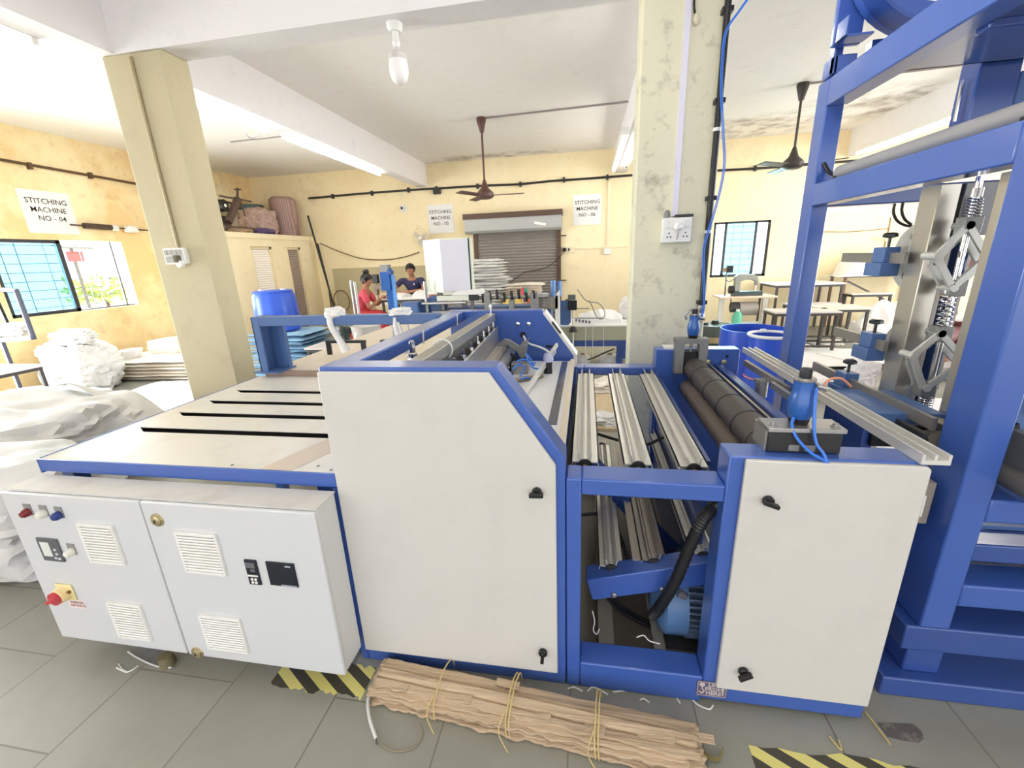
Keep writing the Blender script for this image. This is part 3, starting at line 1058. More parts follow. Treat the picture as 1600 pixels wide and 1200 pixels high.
o = thing('air_riser_pipe', (0.80, 3.22, 1.25), 'black riser pipe clamped to the cream pillar', 'pipe')
put('pipe', MB().cyl((0.806, 3.22, 1.26), (0.806, 3.22, 3.2), 0.02, n=12), BLACK, o)
for z in (1.29, 1.97, 2.53, 3.0):
    put('pipe_clamp', MB().box(0.776, 0.838, 3.205, 3.256, z - 0.013, z + 0.013), BLACK, o)
hs = [at(x, y, Y=3.16) for x, y in ((1172, -8), (1152, 20), (1133, 50), (1127, 100), (1126, 150), (1129, 210), (1130, 265), (1117, 325), (1103, 370), (1098, 400), (1099, 470), (1095, 500))]
for dx in (0.0, 0.009):
    put('blue_air_hose', MB().tube([q + Vector((dx, 0, 0)) for q in hs], 0.0035, n=8), TUBEB, o)
for z in (2.36, 1.75):
    put('white_tie', MB().lathe([(0.025, 0), (0.025, 0.02)], (0.806, 3.22, z)), WHITEP, o)
put('drain_valve', MB().lathe([(0.022, 0), (0.028, 0.02), (0.02, 0.05), (0.026, 0.06), (0.024, 0.1)], (0.806, 3.22, 1.17)), STEEL, o)
# ================================================================== BAG MAKING MACHINE
mc = thing('bag_making_machine', (0.03, 2.1, 0), 'blue framed bag making machine with cream doors and aluminium guide rollers', 'machine')
FY0, FY1 = 1.297, 1.40


def side_frame(name, y0, y1, low):
    f = MB()
    hump = [(-0.914, 0), (-0.063, 0), (-0.063, 1.0), (-0.283, 1.31), (-0.914, 1.31)]
    f.prism(hump, 'y', y0, y1)
    f.box(-0.060, -0.008, y0, y1, 0, 0.925)          # post of the open bay
    f.box(-0.008, 0.445, y0, y1, low, 0.925)         # upper rail
    f.box(-0.008, 0.445, y0, y1, 0, 0.123)           # lower rail
    f.box(-0.945, -0.914, y0, y1, 0, 0.835)
    f.box(0.445, 0.988, y0, y1, 0.018, 1.03)         # roller block
    return put(name, f, BLUE, mc, bev=0.006)


side_frame('front_side_frame', FY0, FY1, 0.864)
rf = MB()
rf.prism([(-0.914, 0), (-0.063, 0), (-0.063, 1.0), (-0.283, 1.31), (-0.914, 1.31)], 'y', 2.79, 2.90)
rf.box(-0.060, -0.008, 2.79, 2.90, 0, 0.925).box(-0.008, 0.445, 2.79, 2.90, 0.872, 0.925).box(-0.008, 0.445, 2.79, 2.90, 0, 0.12)
rf.box(0.445, 0.95, 2.79, 2.90, 0, 1.045)
put('rear_side_frame', rf, BLUE, mc, bev=0.006)
# white edge strip on the far chamfer
put('edge_strip', MB().bar((-0.068, 2.845, 0.93), (-0.068, 2.845, 1.005), 0.02, 0.12, up=(0, 1, 0)).bar((-0.062, 2.845, 1.003), (-0.270, 2.845, 1.296), 0.02, 0.12, up=(0, 1, 0)), WHITEP, mc)

# doors on the front
DOORM = PANEL


def door(name, poly, knobs, lab=None):
    d = put(name, MB().prism(poly, 'y', 1.279, 1.2965), DOORM, mc, bev=0.004, label=lab)
    for kx, kz, ang in knobs:
        k = MB()
        k.lathe([(0.017, 0), (0.017, 0.012), (0.012, 0.016)], (kx, 1.279, kz), (0, -1, 0), n=16)
        k.lathe([(0.006, 0), (0.006, 0.01)], (kx, 1.265, kz), (0, -1, 0), n=10)
        c, s = cos(ang), sin(ang)
        k.bar((kx - c * 0.024, 1.252, kz - s * 0.024), (kx + c * 0.024, 1.252, kz + s * 0.024), 0.013, 0.018, up=(0, 1, 0))
        put('door_knob', k, BLACK, d, bev=0.002)
    return d


door('center_door', [(-0.910, 0.073), (-0.094, 0.073), (-0.094, 0.980), (-0.305, 1.297), (-0.910, 1.297)],
     [(-0.158, 0.880, 0.05), (-0.150, 0.178, 1.5)])
door('block_door', [(0.487, 0.10), (0.985, 0.098), (0.985, 1.015), (0.975, 1.025), (0.490, 1.025)],
     [(0.565, 0.893, -0.35), (0.568, 0.200, 0.6)])
put('door_hinge', MB().box(0.985, 0.993, 1.285, 1.30, 0.86, 0.93), PANEL, mc)

# lift sticker
st = put('lift_sticker', MB().box(0.425, 0.533, 1.2945, 1.2968, 0.036, 0.108), mat('faded_violet_sticker', (98, 88, 116), 0.5), mc, label='faded LIFT FROM HERE sticker with a hook mark')
STK = mat('sticker_print', (196, 186, 180), 0.5)
bd = MB()
for x0, x1, z0, z1 in ((0.428, 0.530, 0.1035, 0.1055), (0.428, 0.530, 0.0385, 0.0405), (0.428, 0.430, 0.0385, 0.1055), (0.528, 0.530, 0.0385, 0.1055)):
    bd.box(x0, x1, 1.2938, 1.2946, z0, z1)
put('sticker_border', bd, STK, st)
hk = MB().prism([(0.436, 0.100), (0.452, 0.100), (0.454, 0.088), (0.444, 0.077), (0.434, 0.088)], 'y', 1.2938, 1.2946)
hk.tube([(0.444, 1.2942, 0.077), (0.446, 1.2942, 0.070), (0.452, 1.2942, 0.062), (0.447, 1.2942, 0.052), (0.438, 1.2942, 0.054), (0.435, 1.2942, 0.061)], 0.0028, n=6)
put('hook_mark', hk, STK, st)
text_mesh('sticker_lettering', 'LIFT\nFROM\nHERE', 0.0235, (0.486, 1.2940, 0.0725), FACE_FRONT, STK, st, spacing=0.85, bold=0.0008)
put('sticker_edge_print', MB().box(0.5165, 0.5215, 1.2938, 1.2946, 0.046, 0.098), STK, st)

# cross ties
tb = MB().box(-0.910, -0.812, 1.40, 2.79, 1.25, 1.308)
put('tie_beam', tb, BLUE, mc, bev=0.006)
for y in (2.02, 2.62):
    put('white_cable_tie', MB().bar((-0.809, y, 1.245), (-0.806, y, 1.312), 0.012, 0.004, up=(1, 0, 0)), WHITEP, mc)
put('lower_tie', MB().bar((0.44, 1.90, 0.20), (-0.03, 2.20, 0.60), 0.06, 0.08), BLUED, mc)
put('base_plate', MB().box(-0.06, 0.95, 1.42, 2.78, 0.005, 0.02), mat('oily_base_plate', (112, 104, 92), 0.45, var=0.2, scale=4), mc)
put('floor_channel', MB().box(0.07, 0.135, 1.46, 2.78, 0.02, 0.05), mat('dusty_grey_channel', (168, 164, 154), 0.6, var=0.12), mc)
put('floor_channel', MB().box(0.30, 0.345, 1.46, 2.78, 0.02, 0.05), mat('dusty_grey_channel', (168, 164, 154), 0.6), mc)
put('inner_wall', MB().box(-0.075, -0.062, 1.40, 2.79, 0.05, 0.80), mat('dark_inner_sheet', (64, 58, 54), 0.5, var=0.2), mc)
put('inner_side', MB().box(0.47, 0.485, 1.60, 2.79, 0.05, 0.86), BLUED, mc)
ib = put('inner_bracket', MB().box(-0.06, 0.04, 2.3, 2.5, 0.52, 0.64), BLKRUB, mc)


# aluminium guide rollers
def profile(x, z, y0, y1, m, shaft_front=True):
    p = MB()
    p.box(x - 0.052, x + 0.052, y0, y1, z + 0.010, z + 0.014)       # flange
    p.box(x - 0.052, x - 0.048, y0, y1, z - 0.010, z + 0.014)
    p.box(x + 0.048, x + 0.052, y0, y1, z - 0.010, z + 0.014)
    for s in (-1, 1):
        p.bar((x + s * 0.020, y0, z + 0.028), (x + s * 0.020, y1, z + 0.028), 0.004, 0.040, up=(s * 0.25, 0, 1))
        p.bar((x + s * 0.020, y0, z - 0.026), (x + s * 0.020, y1, z - 0.026), 0.004, 0.036, up=(s * -0.25, 0, 1))
    p.cyl((x, y0 + 0.002, z), (x, y1 - 0.002, z), 0.020, n=14)
    r = put('guide_roller', p, m, mc, smooth=True)
    c = MB().lathe([(0.021, 0), (0.027, 0.004), (0.027, 0.012), (0.014, 0.016)], (x, y0 + 0.004, z), (0, -1, 0), n=18)
    put('bearing_cap', c, BLKRUB, r)
    put('bearing_cap', MB().lathe([(0.021, 0), (0.027, 0.004), (0.027, 0.012)], (x, y1, z), (0, 1, 0), n=18), BLKRUB, r)
    s = MB().cyl((x, y0 - (0.08 if z > 0.7 else 0.03), z), (x, y0, z), 0.011, n=12).cyl((x, y1, z), (x, y1 + 0.06, z), 0.011, n=12)
    put('roller_shaft', s, mat('rusty_shaft', (150, 120, 96), 0.4, 0.6), r)
    return r


for x in (0.003, 0.197, 0.392):
    profile(x, 0.885, 1.475, 2.73, ALU)
for x, z, m in ((0.118, 0.365, ALU), (0.290, 0.412, ALUD), (0.478, 0.462, ALU)):
    profile(x, z, 1.545, 2.76, m)
put('flat_guide_plate', MB().box(0.205, 0.245, 1.56, 2.74, 0.405, 0.412), ALUD, mc)
# sloped channel carrying the lower rollers
ch = put('roller_channel', MB().bar((0.026, 1.535, 0.295), (0.52, 1.535, 0.435), 0.09, 0.105), BLUE, mc, bev=0.005)
bt = MB()
for x, z in ((0.128, 0.285), (0.318, 0.335)):
    bt.lathe([(0.012, 0), (0.012, 0.006), (0.008, 0.010)], (x, 1.490, z), (0, -1, 0), n=10)
put('bolt_head', bt, STEEL, ch)

# drive motor with cooling fins
mt = MB().lathe([(0.06, 0.0), (0.09, 0.02), (0.145, 0.035), (0.160, 0.05), (0.160, 0.135)], (0.295, 1.635, 0.185), (1, 0, 0), n=36)
mo = put('drive_motor', mt, mat('motor_blue_paint', (92, 128, 172), 0.35, var=0.1, scale=10), mc)
fn = MB().cyl((0.425, 1.635, 0.185), (0.62, 1.635, 0.185), 0.138, n=36)
for k in range(40):
    a = 2 * pi * k / 40
    d = Vector((0, cos(a), sin(a)))
    fn.bar(Vector((0.43, 1.635, 0.185)) + d * 0.148, Vector((0.60, 1.635, 0.185)) + d * 0.148, 0.007, 0.036, up=d)
put('cooling_rib', fn, mat('motor_slate_fins', (96, 112, 134), 0.4, 0.2), mo)
put('motor_foot', MB().box(0.36, 0.56, 1.50, 1.78, 0.02, 0.04), STEELD, mo)
put('motor_lug', MB().bar((0.385, 1.515, 0.30), (0.42, 1.515, 0.285), 0.02, 0.025), STEEL, mo)
# corrugated conduit
pts = [(0.452, 1.375, 0.806), (0.440, 1.37, 0.800), (0.412, 1.375, 0.750), (0.385, 1.39, 0.640), (0.345, 1.42, 0.430), (0.305, 1.46, 0.270), (0.285, 1.49, 0.195)]
cd = MB()
cd.tube(pts, 0.021, n=14, sub=14, radii=None)
for i, v in enumerate(cd.bm.verts):
    pass
rings = len(cd.bm.verts) // 14
cd.bm.verts.ensure_lookup_table()
for r in range(rings):
    vs = [cd.bm.verts[r * 14 + k] for k in range(14)]
    c = sum((v.co for v in vs), Vector()) / 14
    f = 1.08 if r % 2 else 0.94
    for v in vs:
        v.co = c + (v.co - c) * f
put('corrugated_conduit', cd, mat('corrugated_black', (32, 32, 34), 0.45), mc)
put('conduit_gland', MB().lathe([(0.027, 0), (0.03, 0.01), (0.026, 0.03)], (0.468, 1.375, 0.812), (-1, 0, -0.15), n=16), BLACK, mc)
for pts in ([(0.09, 1.57, 0.30), (0.11, 1.58, 0.18), (0.20, 1.60, 0.08), (0.32, 1.58, 0.035)], [(0.12, 1.60, 0.26), (0.14, 1.60, 0.16), (0.22, 1.62, 0.07), (0.34, 1.60, 0.03)],
            [(-0.05, 1.9, 0.38), (0.10, 1.95, 0.36), (0.18, 1.9, 0.28), (0.24, 1.8, 0.12)], [(0.06, 2.4, 0.62), (0.2, 2.42, 0.57), (0.34, 2.40, 0.55), (0.46, 2.42, 0.60)]):
    put('motor_cable', MB().tube(pts, 0.009, n=8), BLACK, mc)
for pts in ([(0.04, 1.46, 0.22), (0.05, 1.455, 0.17), (0.045, 1.45, 0.13), (0.06, 1.45, 0.11), (0.07, 1.45, 0.14)], [(0.22, 1.44, 0.126), (0.25, 1.45, 0.13), (0.27, 1.43, 0.126), (0.31, 1.42, 0.127)]):
    put('loose_thread', MB().tube(pts, 0.0025, n=5), WHITEP, mc)

# nip rollers
ur = MB().cyl((0.674, 1.46, 0.935), (0.674, 2.74, 0.935), 0.066, n=36)
r1 = put('upper_nip_roller', ur, RUBBER, mc)
gr = MB()
for y in (1.62, 1.80, 2.02, 2.26, 2.52):
    gr.torus((0.674, y, 0.935), (0, 1, 0.1), 0.0655, 0.0035, n=36, k=6)
put('roller_groove', gr, BLACK, r1)
r2 = put('lower_nip_roller', MB().cyl((0.660, 1.43, 0.800), (0.660, 2.76, 0.800), 0.060, n=36), RUBBERG, mc)
for x, z in ((0.674, 0.935), (0.660, 0.80)):
    put('roller_journal', MB().cyl((x, 1.40, z), (x, 1.46, z), 0.022, n=16).cyl((x, 2.74, z), (x, 2.79, z), 0.022, n=16), STEEL, r1 if z > 0.9 else r2)


# actuators at both roller ends
def actuator(parent, x, y, z, hose=True):
    a = MB().lathe([(0.030, 0), (0.034, 0.012), (0.036, 0.02), (0.037, 0.055), (0.031, 0.075), (0.028, 0.09), (0.029, 0.118), (0.026, 0.122)], (x, y, z), n=26)
    o = put('air_actuator', a, CYLB, parent)
    put('actuator_base', MB().lathe([(0.026, -0.018), (0.029, -0.01), (0.03, 0.002)], (x, y, z), n=20), BLACK, o)
    put('cap_ring', MB().lathe([(0.030, 0.120), (0.031, 0.126), (0.028, 0.130)], (x, y, z), n=22), STEEL, o)
    put('cap_head', MB().lathe([(0.017, 0.128), (0.018, 0.150), (0.016, 0.158), (0.004, 0.159)], (x, y, z), n=8), BLACK, o)
    f = MB().cyl((x + 0.026, y - 0.01, z + 0.105), (x + 0.058, y - 0.012, z + 0.095), 0.008, n=10).cyl((x + 0.03, y - 0.02, z + 0.108), (x + 0.05, y - 0.03, z + 0.104), 0.006, n=10)
    put('hose_fitting', f, STEEL, o)
    return o


bh = put('front_bearing_housing', MB().box(0.566, 0.772, 1.335, 1.400, 1.031, 1.100), mat('black_housing', (44, 42, 42), 0.35), mc, bev=0.003)
sl = MB()
sl.box(0.625, 0.655, 1.332, 1.336, 1.038, 1.058).box(0.672, 0.70, 1.332, 1.336, 1.038, 1.058)
put('housing_slot', sl, IRON, bh)
put('cover_plate', MB().box(0.560, 0.778, 1.328, 1.420, 1.100, 1.114), STEEL, bh, bev=0.002)
for x in (0.580, 0.757):
    put('plate_bolt', MB().lathe([(0.014, 0), (0.014, 0.002), (0.008, 0.003), (0.008, 0.010), (0.006, 0.011)], (x, 1.355, 1.114), n=12), STEEL, bh)
put('housing_cheek', MB().box(0.560, 0.567, 1.345, 1.44, 1.031, 1.100), STEEL, bh)
ac = actuator(mc, 0.665, 1.385, 1.132)
for pts in ([(0.640, 1.362, 1.136), (0.628, 1.340, 1.120), (0.640, 1.322, 1.085), (0.672, 1.300, 1.050), (0.705, 1.288, 1.032), (0.712, 1.284, 1.026)],
            [(0.690, 1.362, 1.235), (0.684, 1.345, 1.195), (0.682, 1.325, 1.125), (0.690, 1.312, 1.075), (0.706, 1.298, 1.050), (0.716, 1.286, 1.022)]):
    put('air_hose', MB().tube(pts, 0.0048, n=8), TUBEB, ac)
put('orange_hose', MB().tube([(0.71, 1.372, 1.23), (0.74, 1.40, 1.25), (0.80, 1.45, 1.24), (0.86, 1.50, 1.20)], 0.004, n=6), mat('orange_hose', (226, 150, 120), 0.4), ac)
# rear housing: a U frame around a sliding block
uh = MB().box(0.552, 0.604, 2.715, 2.79, 0.905, 1.10).box(0.690, 0.740, 2.715, 2.79, 0.905, 1.10).box(0.548, 0.744, 2.715, 2.80, 1.095, 1.125)
u = put('rear_bearing_housing', uh, IRON, mc, bev=0.003)
put('sliding_block', MB().box(0.610, 0.686, 2.74, 2.79, 0.97, 1.04), BLACK, u, bev=0.003)
put('spindle', MB().cyl((0.648, 2.755, 1.04), (0.648, 2.755, 1.10), 0.008, n=10), STEEL, u)
a2 = actuator(mc, 0.655, 2.755, 1.145)
put('hose_elbow', MB().tube([(0.61, 2.75, 1.24), (0.60, 2.75, 1.27), (0.63, 2.75, 1.30), (0.67, 2.77, 1.29)], 0.007, n=8), STEEL, a2)
bp = MB()
for x in (0.766, 0.86):
    bp.lathe([(0.016, 0), (0.014, 0.006), (0.006, 0.008)], (x, 2.789, 0.965), (0, -1, 0), n=12)
put('brass_bolt', bp, BRASS, mc)
put('mounting_hole', MB().lathe([(0.010, 0), (0.010, 0.002)], (0.875, 2.7895, 1.0), (0, -1, 0), n=12), BLACK, mc)
put('bobbin_base', MB().box(0.50, 0.60, 2.80, 2.89, 1.045, 1.056), WHITEP, mc)
# round bar and bracket behind the nip rollers
put('dark_blue_tie', MB().bar((0.825, 1.42, 0.93), (0.825, 2.78, 0.93), 0.045, 0.05), BLUED, mc, bev=0.006)
put('web_bar', MB().bar((0.765, 1.42, 0.955), (0.765, 2.78, 0.955), 0.012, 0.012), STEEL, mc)
br = MB().bar((0.905, 1.78, 1.00), (0.905, 2.18, 1.00), 0.02, 0.03).bar((0.945, 2.10, 1.0), (0.90, 2.55, 1.02), 0.02, 0.03).bar((0.87, 2.30, 0.985), (0.95, 2.30, 0.985), 0.03, 0.02)
br.cyl((0.905, 2.3, 0.90), (0.905, 2.3, 0.99), 0.03, n=16)
put('limit_switch_bracket', br, STEEL, mc)
# long extrusion along the feed edge
al = MB()
al.box(0.956, 1.030, 1.285, 2.78, 1.031, 1.045)
for x in (0.956, 0.987, 1.022):
    al.box(x, x + 0.008, 1.285, 2.78, 1.045, 1.062)
put('feed_extrusion', al, ALU, mc)

# ---- working parts under the open hood
sb = MB().bar((-0.615, 1.42, 1.275), (-0.615, 2.76, 1.275), 0.055, 0.05)
put('sealing_bar', sb, STEEL, mc, bev=0.003)
put('sealing_bar_web', MB().box(-0.60, -0.59, 1.42, 2.74, 1.17, 1.25), STEELD, mc)
for x in (-0.63, -0.60):
    t = MB()
    pts = []
    for k in range(100):
        a = 2 * pi * k / 14
        pts.append((x + 0.012 * cos(a), 2.735 + 0.012 * sin(a), 1.13 + 0.12 * k / 99))
    t.tube(pts, 0.0025, n=5, sub=1)
    put('pressure_spring', t, CHROME, mc)
put('spring_rod', MB().cyl((-0.615, 2.735, 1.08), (-0.615, 2.735, 1.36), 0.008, n=10), CHROME, mc)
kb = put('knife_beam', MB().bar((-0.515, 1.42, 1.165), (-0.575, 2.74, 1.165), 0.012, 0.10), STEEL, mc, bev=0.002)
hb = MB()
for k in range(8):
    y = 1.55 + k * 0.15
    x = -0.523 - 0.045 * (y - 1.42)
    hb.cyl((x + 0.004, y, 1.15), (x + 0.012, y, 1.15), 0.010, n=8)
put('bolt_hole', hb, BLACK, kb)
for k in range(8):
    ab = MB()
    y = 1.50 + k * 0.165
    x = -0.515 - 0.045 * (y - 1.42)
    ab.cyl((x - 0.014, y, 1.17), (x - 0.014, y, 1.255), 0.007, n=8).lathe([(0.014, 0), (0.014, 0.014)], (x - 0.014, y, 1.215), n=6)
    put('adjusting_bolt', ab, CHROME, kb)
put('knife_holder', MB().bar((-0.485, 1.42, 1.09), (-0.54, 2.74, 1.09), 0.05, 0.05), ALUD, mc)
put('support_tube', MB().cyl((-0.44, 1.42, 1.04), (-0.50, 2.78, 1.04), 0.035, n=18), STEEL, mc)
cl = MB().lathe([(0.03, 0), (0.03, 0.02), (0.018, 0.025), (0.018, 0.05), (0.012, 0.055), (0.012, 0.1), (0.006, 0.105)], (-0.70, 1.62, 1.235), n=16)
cl.cyl((-0.72, 1.60, 1.26), (-0.66, 1.64, 1.26), 0.014, n=10)
put('clamp_nut', cl, CHROME, mc)
put('clamp_base', MB().box(-0.76, -0.62, 1.50, 1.70, 1.215, 1.235), STEEL, mc)
put('white_tie', MB().torus((-0.615, 1.75, 1.275), (0, 1, 0), 0.043, 0.004, n=20, k=6), WHITEP, mc)
put('web_table', MB().box(-0.80, -0.64, 1.42, 2.78, 1.12, 1.13), TABTAN, mc)
put('side_rod', MB().bar((-0.74, 1.50, 1.15), (-0.74, 2.75, 1.15), 0.03, 0.03), STEELD, mc)
# pulley, bracket, hub on the far plate
wh = put('timing_pulley', MB().lathe([(0.06, 0), (0.082, 0.004), (0.082, 0.05), (0.06, 0.054)], (-0.50, 2.62, 0.99), (0, -1, 0), n=32), BLKRUB, mc)
put('pulley_hub', MB().lathe([(0.038, 0), (0.038, 0.05), (0.03, 0.058)], (-0.50, 2.57, 0.99), (0, -1, 0), n=22), CHROME, wh)
put('pulley_axle', MB().cyl((-0.50, 2.60, 0.99), (-0.50, 2.79, 0.99), 0.02, n=12), STEEL, wh)
zb = [at(x, y, Y=2.60) for x, y in ((770, 549), (788, 529), (796, 530), (812, 540), (818, 532), (825, 534), (822, 556), (815, 560), (808, 548), (793, 538), (790, 538), (776, 556))]
wb_ = put('swing_bracket', MB().prism([(p.x, p.z) for p in zb], 'y', 2.58, 2.605), IRON, mc, bev=0.002)
put('bracket_pin', MB().cyl((at(820, 538, Y=2.6).x, 2.57, at(820, 538, Y=2.6).z), (at(820, 538, Y=2.6).x, 2.79, at(820, 538, Y=2.6).z), 0.008, n=10).cyl((-0.52, 2.60, 1.105), (-0.52, 2.79, 1.105), 0.01, n=10), STEEL, wb_)
b2 = MB()
for px in (809, 826):
    q = at(px, 506, Y=2.789)
    b2.lathe([(0.016, 0), (0.014, 0.006), (0.006, 0.009)], (q.x, 2.789, q.z), (0, -1, 0), n=12)
put('plate_stud', b2, CHROME, mc)
q = at(817, 523, Y=2.788)
put('cable_hole', MB().lathe([(0.020, 0), (0.020, 0.002)], (q.x, 2.7895, q.z), (0, -1, 0), n=16), BLACK, mc)
sl = MB()
a, b = at(853, 541, Y=2.788), at(869, 542, Y=2.788)
sl.bar((a.x, 2.788, a.z), (b.x, 2.788, b.z), 0.004, 0.014)
put('plate_slot', sl, BLACK, mc)
hose = [at(818, 525, Y=2.77), at(825, 536, Y=2.72), at(845, 543, Y=2.66), at(857, 550, Y=2.6), at(863, 560, Y=2.56), at(860, 568, Y=2.53), at(857, 574, Y=2.52)]
put('white_hose', MB().tube(hose, 0.007, n=8), TUBEW, mc)
tp = put('hood_table', MB().box(-0.42, -0.068, 1.42, 2.72, 0.975, 0.985), mat('light_tray_sheet', (224, 224, 222), 0.35, var=0.02), mc)
put('photo_window', MB().box(-0.150, -0.112, 1.62, 2.70, 0.9855, 0.988), mat('dark_glass_strip', (66, 72, 90), 0.15), tp)
put('tray_edge', MB().box(-0.096, -0.068, 1.42, 2.74, 0.985, 0.993), TABTAN, tp)
pf = MB().cyl((-0.217, 2.42, 0.986), (-0.217, 2.42, 1.055), 0.026, n=18)
ps = put('photo_sensor', pf, BLACK, mc)
put('sensor_cap', MB().lathe([(0.027, 0), (0.027, 0.03), (0.018, 0.05)], (-0.217, 2.42, 1.055), n=18), mat('lilac_sensor_cap', (180, 182, 214), 0.35), ps)
put('sensor_rod', MB().bar((-0.30, 1.95, 1.0), (-0.19, 2.66, 1.07), 0.014, 0.03).bar((-0.23, 2.58, 1.04), (-0.18, 2.7, 1.10), 0.012, 0.026), ALU, mc)
# pneumatic hoses in the hood
for pts in ([(806, 566), (812, 563), (822, 562), (828, 568), (834, 575), (845, 577)], [(800, 578), (808, 571), (816, 570), (818, 578), (812, 590)],
            [(822, 552), (825, 563), (831, 569), (836, 567)], [(812, 593), (822, 590), (832, 593), (838, 590)], [(824, 555), (828, 560), (834, 571)]):
    put('blue_air_hose', MB().tube([at(x, y, Y=2.42 - 0.006 * (y - 560)) for x, y in pts], 0.0055, n=8), TUBEB, mc)
q = at(812, 570, Y=2.42)
put('air_manifold', MB().box(q.x - 0.05, q.x + 0.05, 2.40, 2.48, 0.985, q.z + 0.01), STEEL, mc, bev=0.004)
put('cylinder_body', MB().cyl((-0.40, 2.20, 1.0), (-0.24, 2.32, 1.0), 0.014, n=12), mat('bronze_body', (150, 136, 116), 0.4, 0.5), mc)
# small chrome latch plates along the far chamfer
q = at(872, 505, Y=2.78)
put('latch', MB().bar((-0.16, 2.77, 1.16), (-0.215, 2.77, 1.235), 0.01, 0.03, up=(0, 1, 0)), BLACK, mc)

# ================================================================== DELIVERY TABLE
dt = thing('delivery_table', (-1.61, 1.95, 0), 'long pale delivery table with four dark slots and blue front edge', 'table')
TZ = 0.90
top = MB()
# sheet with four bevel ended slots, built as strips
slots = (1.628, 1.845, 2.045, 2.252)
x0, x1 = -2.31, -0.916
ys = [1.297]
sw2 = 0.028
for s in slots:
    ys += [s - sw2, s + sw2]
ys.append(2.60)
for i in range(0, len(ys), 2):
    top.box(x0, x1, ys[i], ys[i + 1], TZ - 0.004, TZ)
for s in slots:
    top.box(x0, -2.215, s - sw2, s + sw2, TZ - 0.004, TZ)
    top.prism([(-2.216, s - sw2), (-2.216, s + sw2), (-2.13, s - sw2)], 'z', TZ - 0.004, TZ)
put('table_sheet', top, TABM, dt, smooth=False)
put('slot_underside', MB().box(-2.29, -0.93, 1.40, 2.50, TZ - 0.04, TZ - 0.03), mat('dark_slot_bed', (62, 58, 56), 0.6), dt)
put('table_edge', MB().box(x0, x1, 1.287, 1.297, 0.845, 0.902).box(x0 - 0.002, x0 + 0.008, 1.287, 2.60, 0.835, 0.902), BLUE, dt, bev=0.003)
put('tape_strip', MB().prism([(-1.245, 1.298), (-1.10, 1.298), (-0.92, 1.56), (-0.92, 1.74), (-1.16, 1.60 - 0.001)], 'z', TZ + 0.0002, TZ + 0.001) if False else
    MB().prism([(-1.24, 1.30), (-1.105, 1.30), (-0.985, 1.598), (-1.135, 1.598)], 'z', TZ, TZ + 0.001), mat('beige_packing_tape', (218, 202, 184), 0.4), dt)
for x in (-2.24, -1.0):
    for y in (1.36, 2.52):
        put('leg', MB().box(x - 0.03, x + 0.03, y - 0.03, y + 0.03, 0, 0.85), BLUE, dt)
sc_ = MB()
for x, y in ((-1.02, 1.345), (-1.0, 1.50), (-1.38, 1.32), (-0.965, 1.93), (-1.2, 1.98), (-0.95, 1.32)):
    sc_.lathe([(0.006, 0), (0.005, 0.002)], (x, y, TZ), n=8)
put('countersunk_screw', sc_, STEELD, dt)

# rear table with a raised step, gantry
rt = thing('rear_table', (-1.58, 3.4, 0), 'tan topped rear table behind the delivery table with black guide rails', 'table')
put('table_top', MB().box(-2.26, -0.92, 2.905, 4.9, 0.90, 0.935).box(-2.26, -0.92, 2.64, 2.905, 0.90, 0.935), TABTAN, rt)
put('step_strip', MB().box(-2.26, -0.92, 2.605, 2.64, 0.865, 0.935), RUST, rt)
for x in (-2.2, -1.0):
    for y in (2.75, 4.8):
        put('leg', MB().box(x - 0.03, x + 0.03, y - 0.03, y + 0.03, 0, 0.90), BLUES, rt)
put('guide_rail', MB().bar((-1.72, 2.95, 0.945), (-1.72, 4.6, 0.945), 0.05, 0.02), BLACK, rt)
put('guide_rail', MB().bar((-0.98, 2.95, 0.95), (-0.98, 4.6, 0.95), 0.05, 0.02), BLACK, rt)
g = MB().bar((-2.02, 3.05, 0.955), (-2.02, 3.05, 1.06), 0.035, 0.02, up=(0, 1, 0)).bar((-1.72, 3.05, 0.955), (-1.72, 3.05, 1.06), 0.035, 0.02, up=(0, 1, 0)).bar((-2.035, 3.05, 1.06), (-1.70, 3.05, 1.06), 0.025, 0.02)
put('clamp_bracket', g, BLACK, rt)
for y, h in ((3.6, 0.13), (3.95, 0.18)):
    put('stop_pin', MB().cyl((-1.72, y, 0.95), (-1.72, y, 0.95 + h), 0.012, n=8), STEEL, rt)
put('rail_block', MB().box(-1.76, -1.68, 3.40, 3.46, 0.935, 1.0), BLACK, rt)

gn = thing('blue_gantry', (-1.5, 2.64, 0), 'slate blue gantry with a horizontal beam standing on the table edge', 'frame')
gx0 = -2.243
put('post', MB().box(gx0, gx0 + 0.055, 2.555, 2.57, 0.93, 1.325).box(gx0, gx0 + 0.012, 2.555, 2.72, 0.93, 1.325).box(gx0 + 0.012, gx0 + 0.08, 2.70, 2.72, 0.93, 1.30).box(gx0 + 0.08, gx0 + 0.13, 2.69, 2.72, 0.93, 1.28), BLUES, gn, bev=0.003)
put('cross_beam', MB().box(gx0, -0.55, 2.91, 2.99, 1.262, 1.332) if False else MB().bar((gx0, 2.60, 1.295), (-0.92, 2.60, 1.295), 0.085, 0.062), BLUES, gn, bev=0.004)
put('foot_plate', MB().box(gx0 - 0.05, gx0 + 0.14, 2.54, 2.74, 0.92 if False else 0.936, 0.945), BLUES, gn)
put('foot_bolt', MB().lathe([(0.014, 0), (0.014, 0.012)], (gx0 - 0.02, 2.60, 0.945), n=6).lathe([(0.014, 0), (0.014, 0.012)], (gx0 + 0.11, 2.70, 0.945), n=6), BLACK, gn)

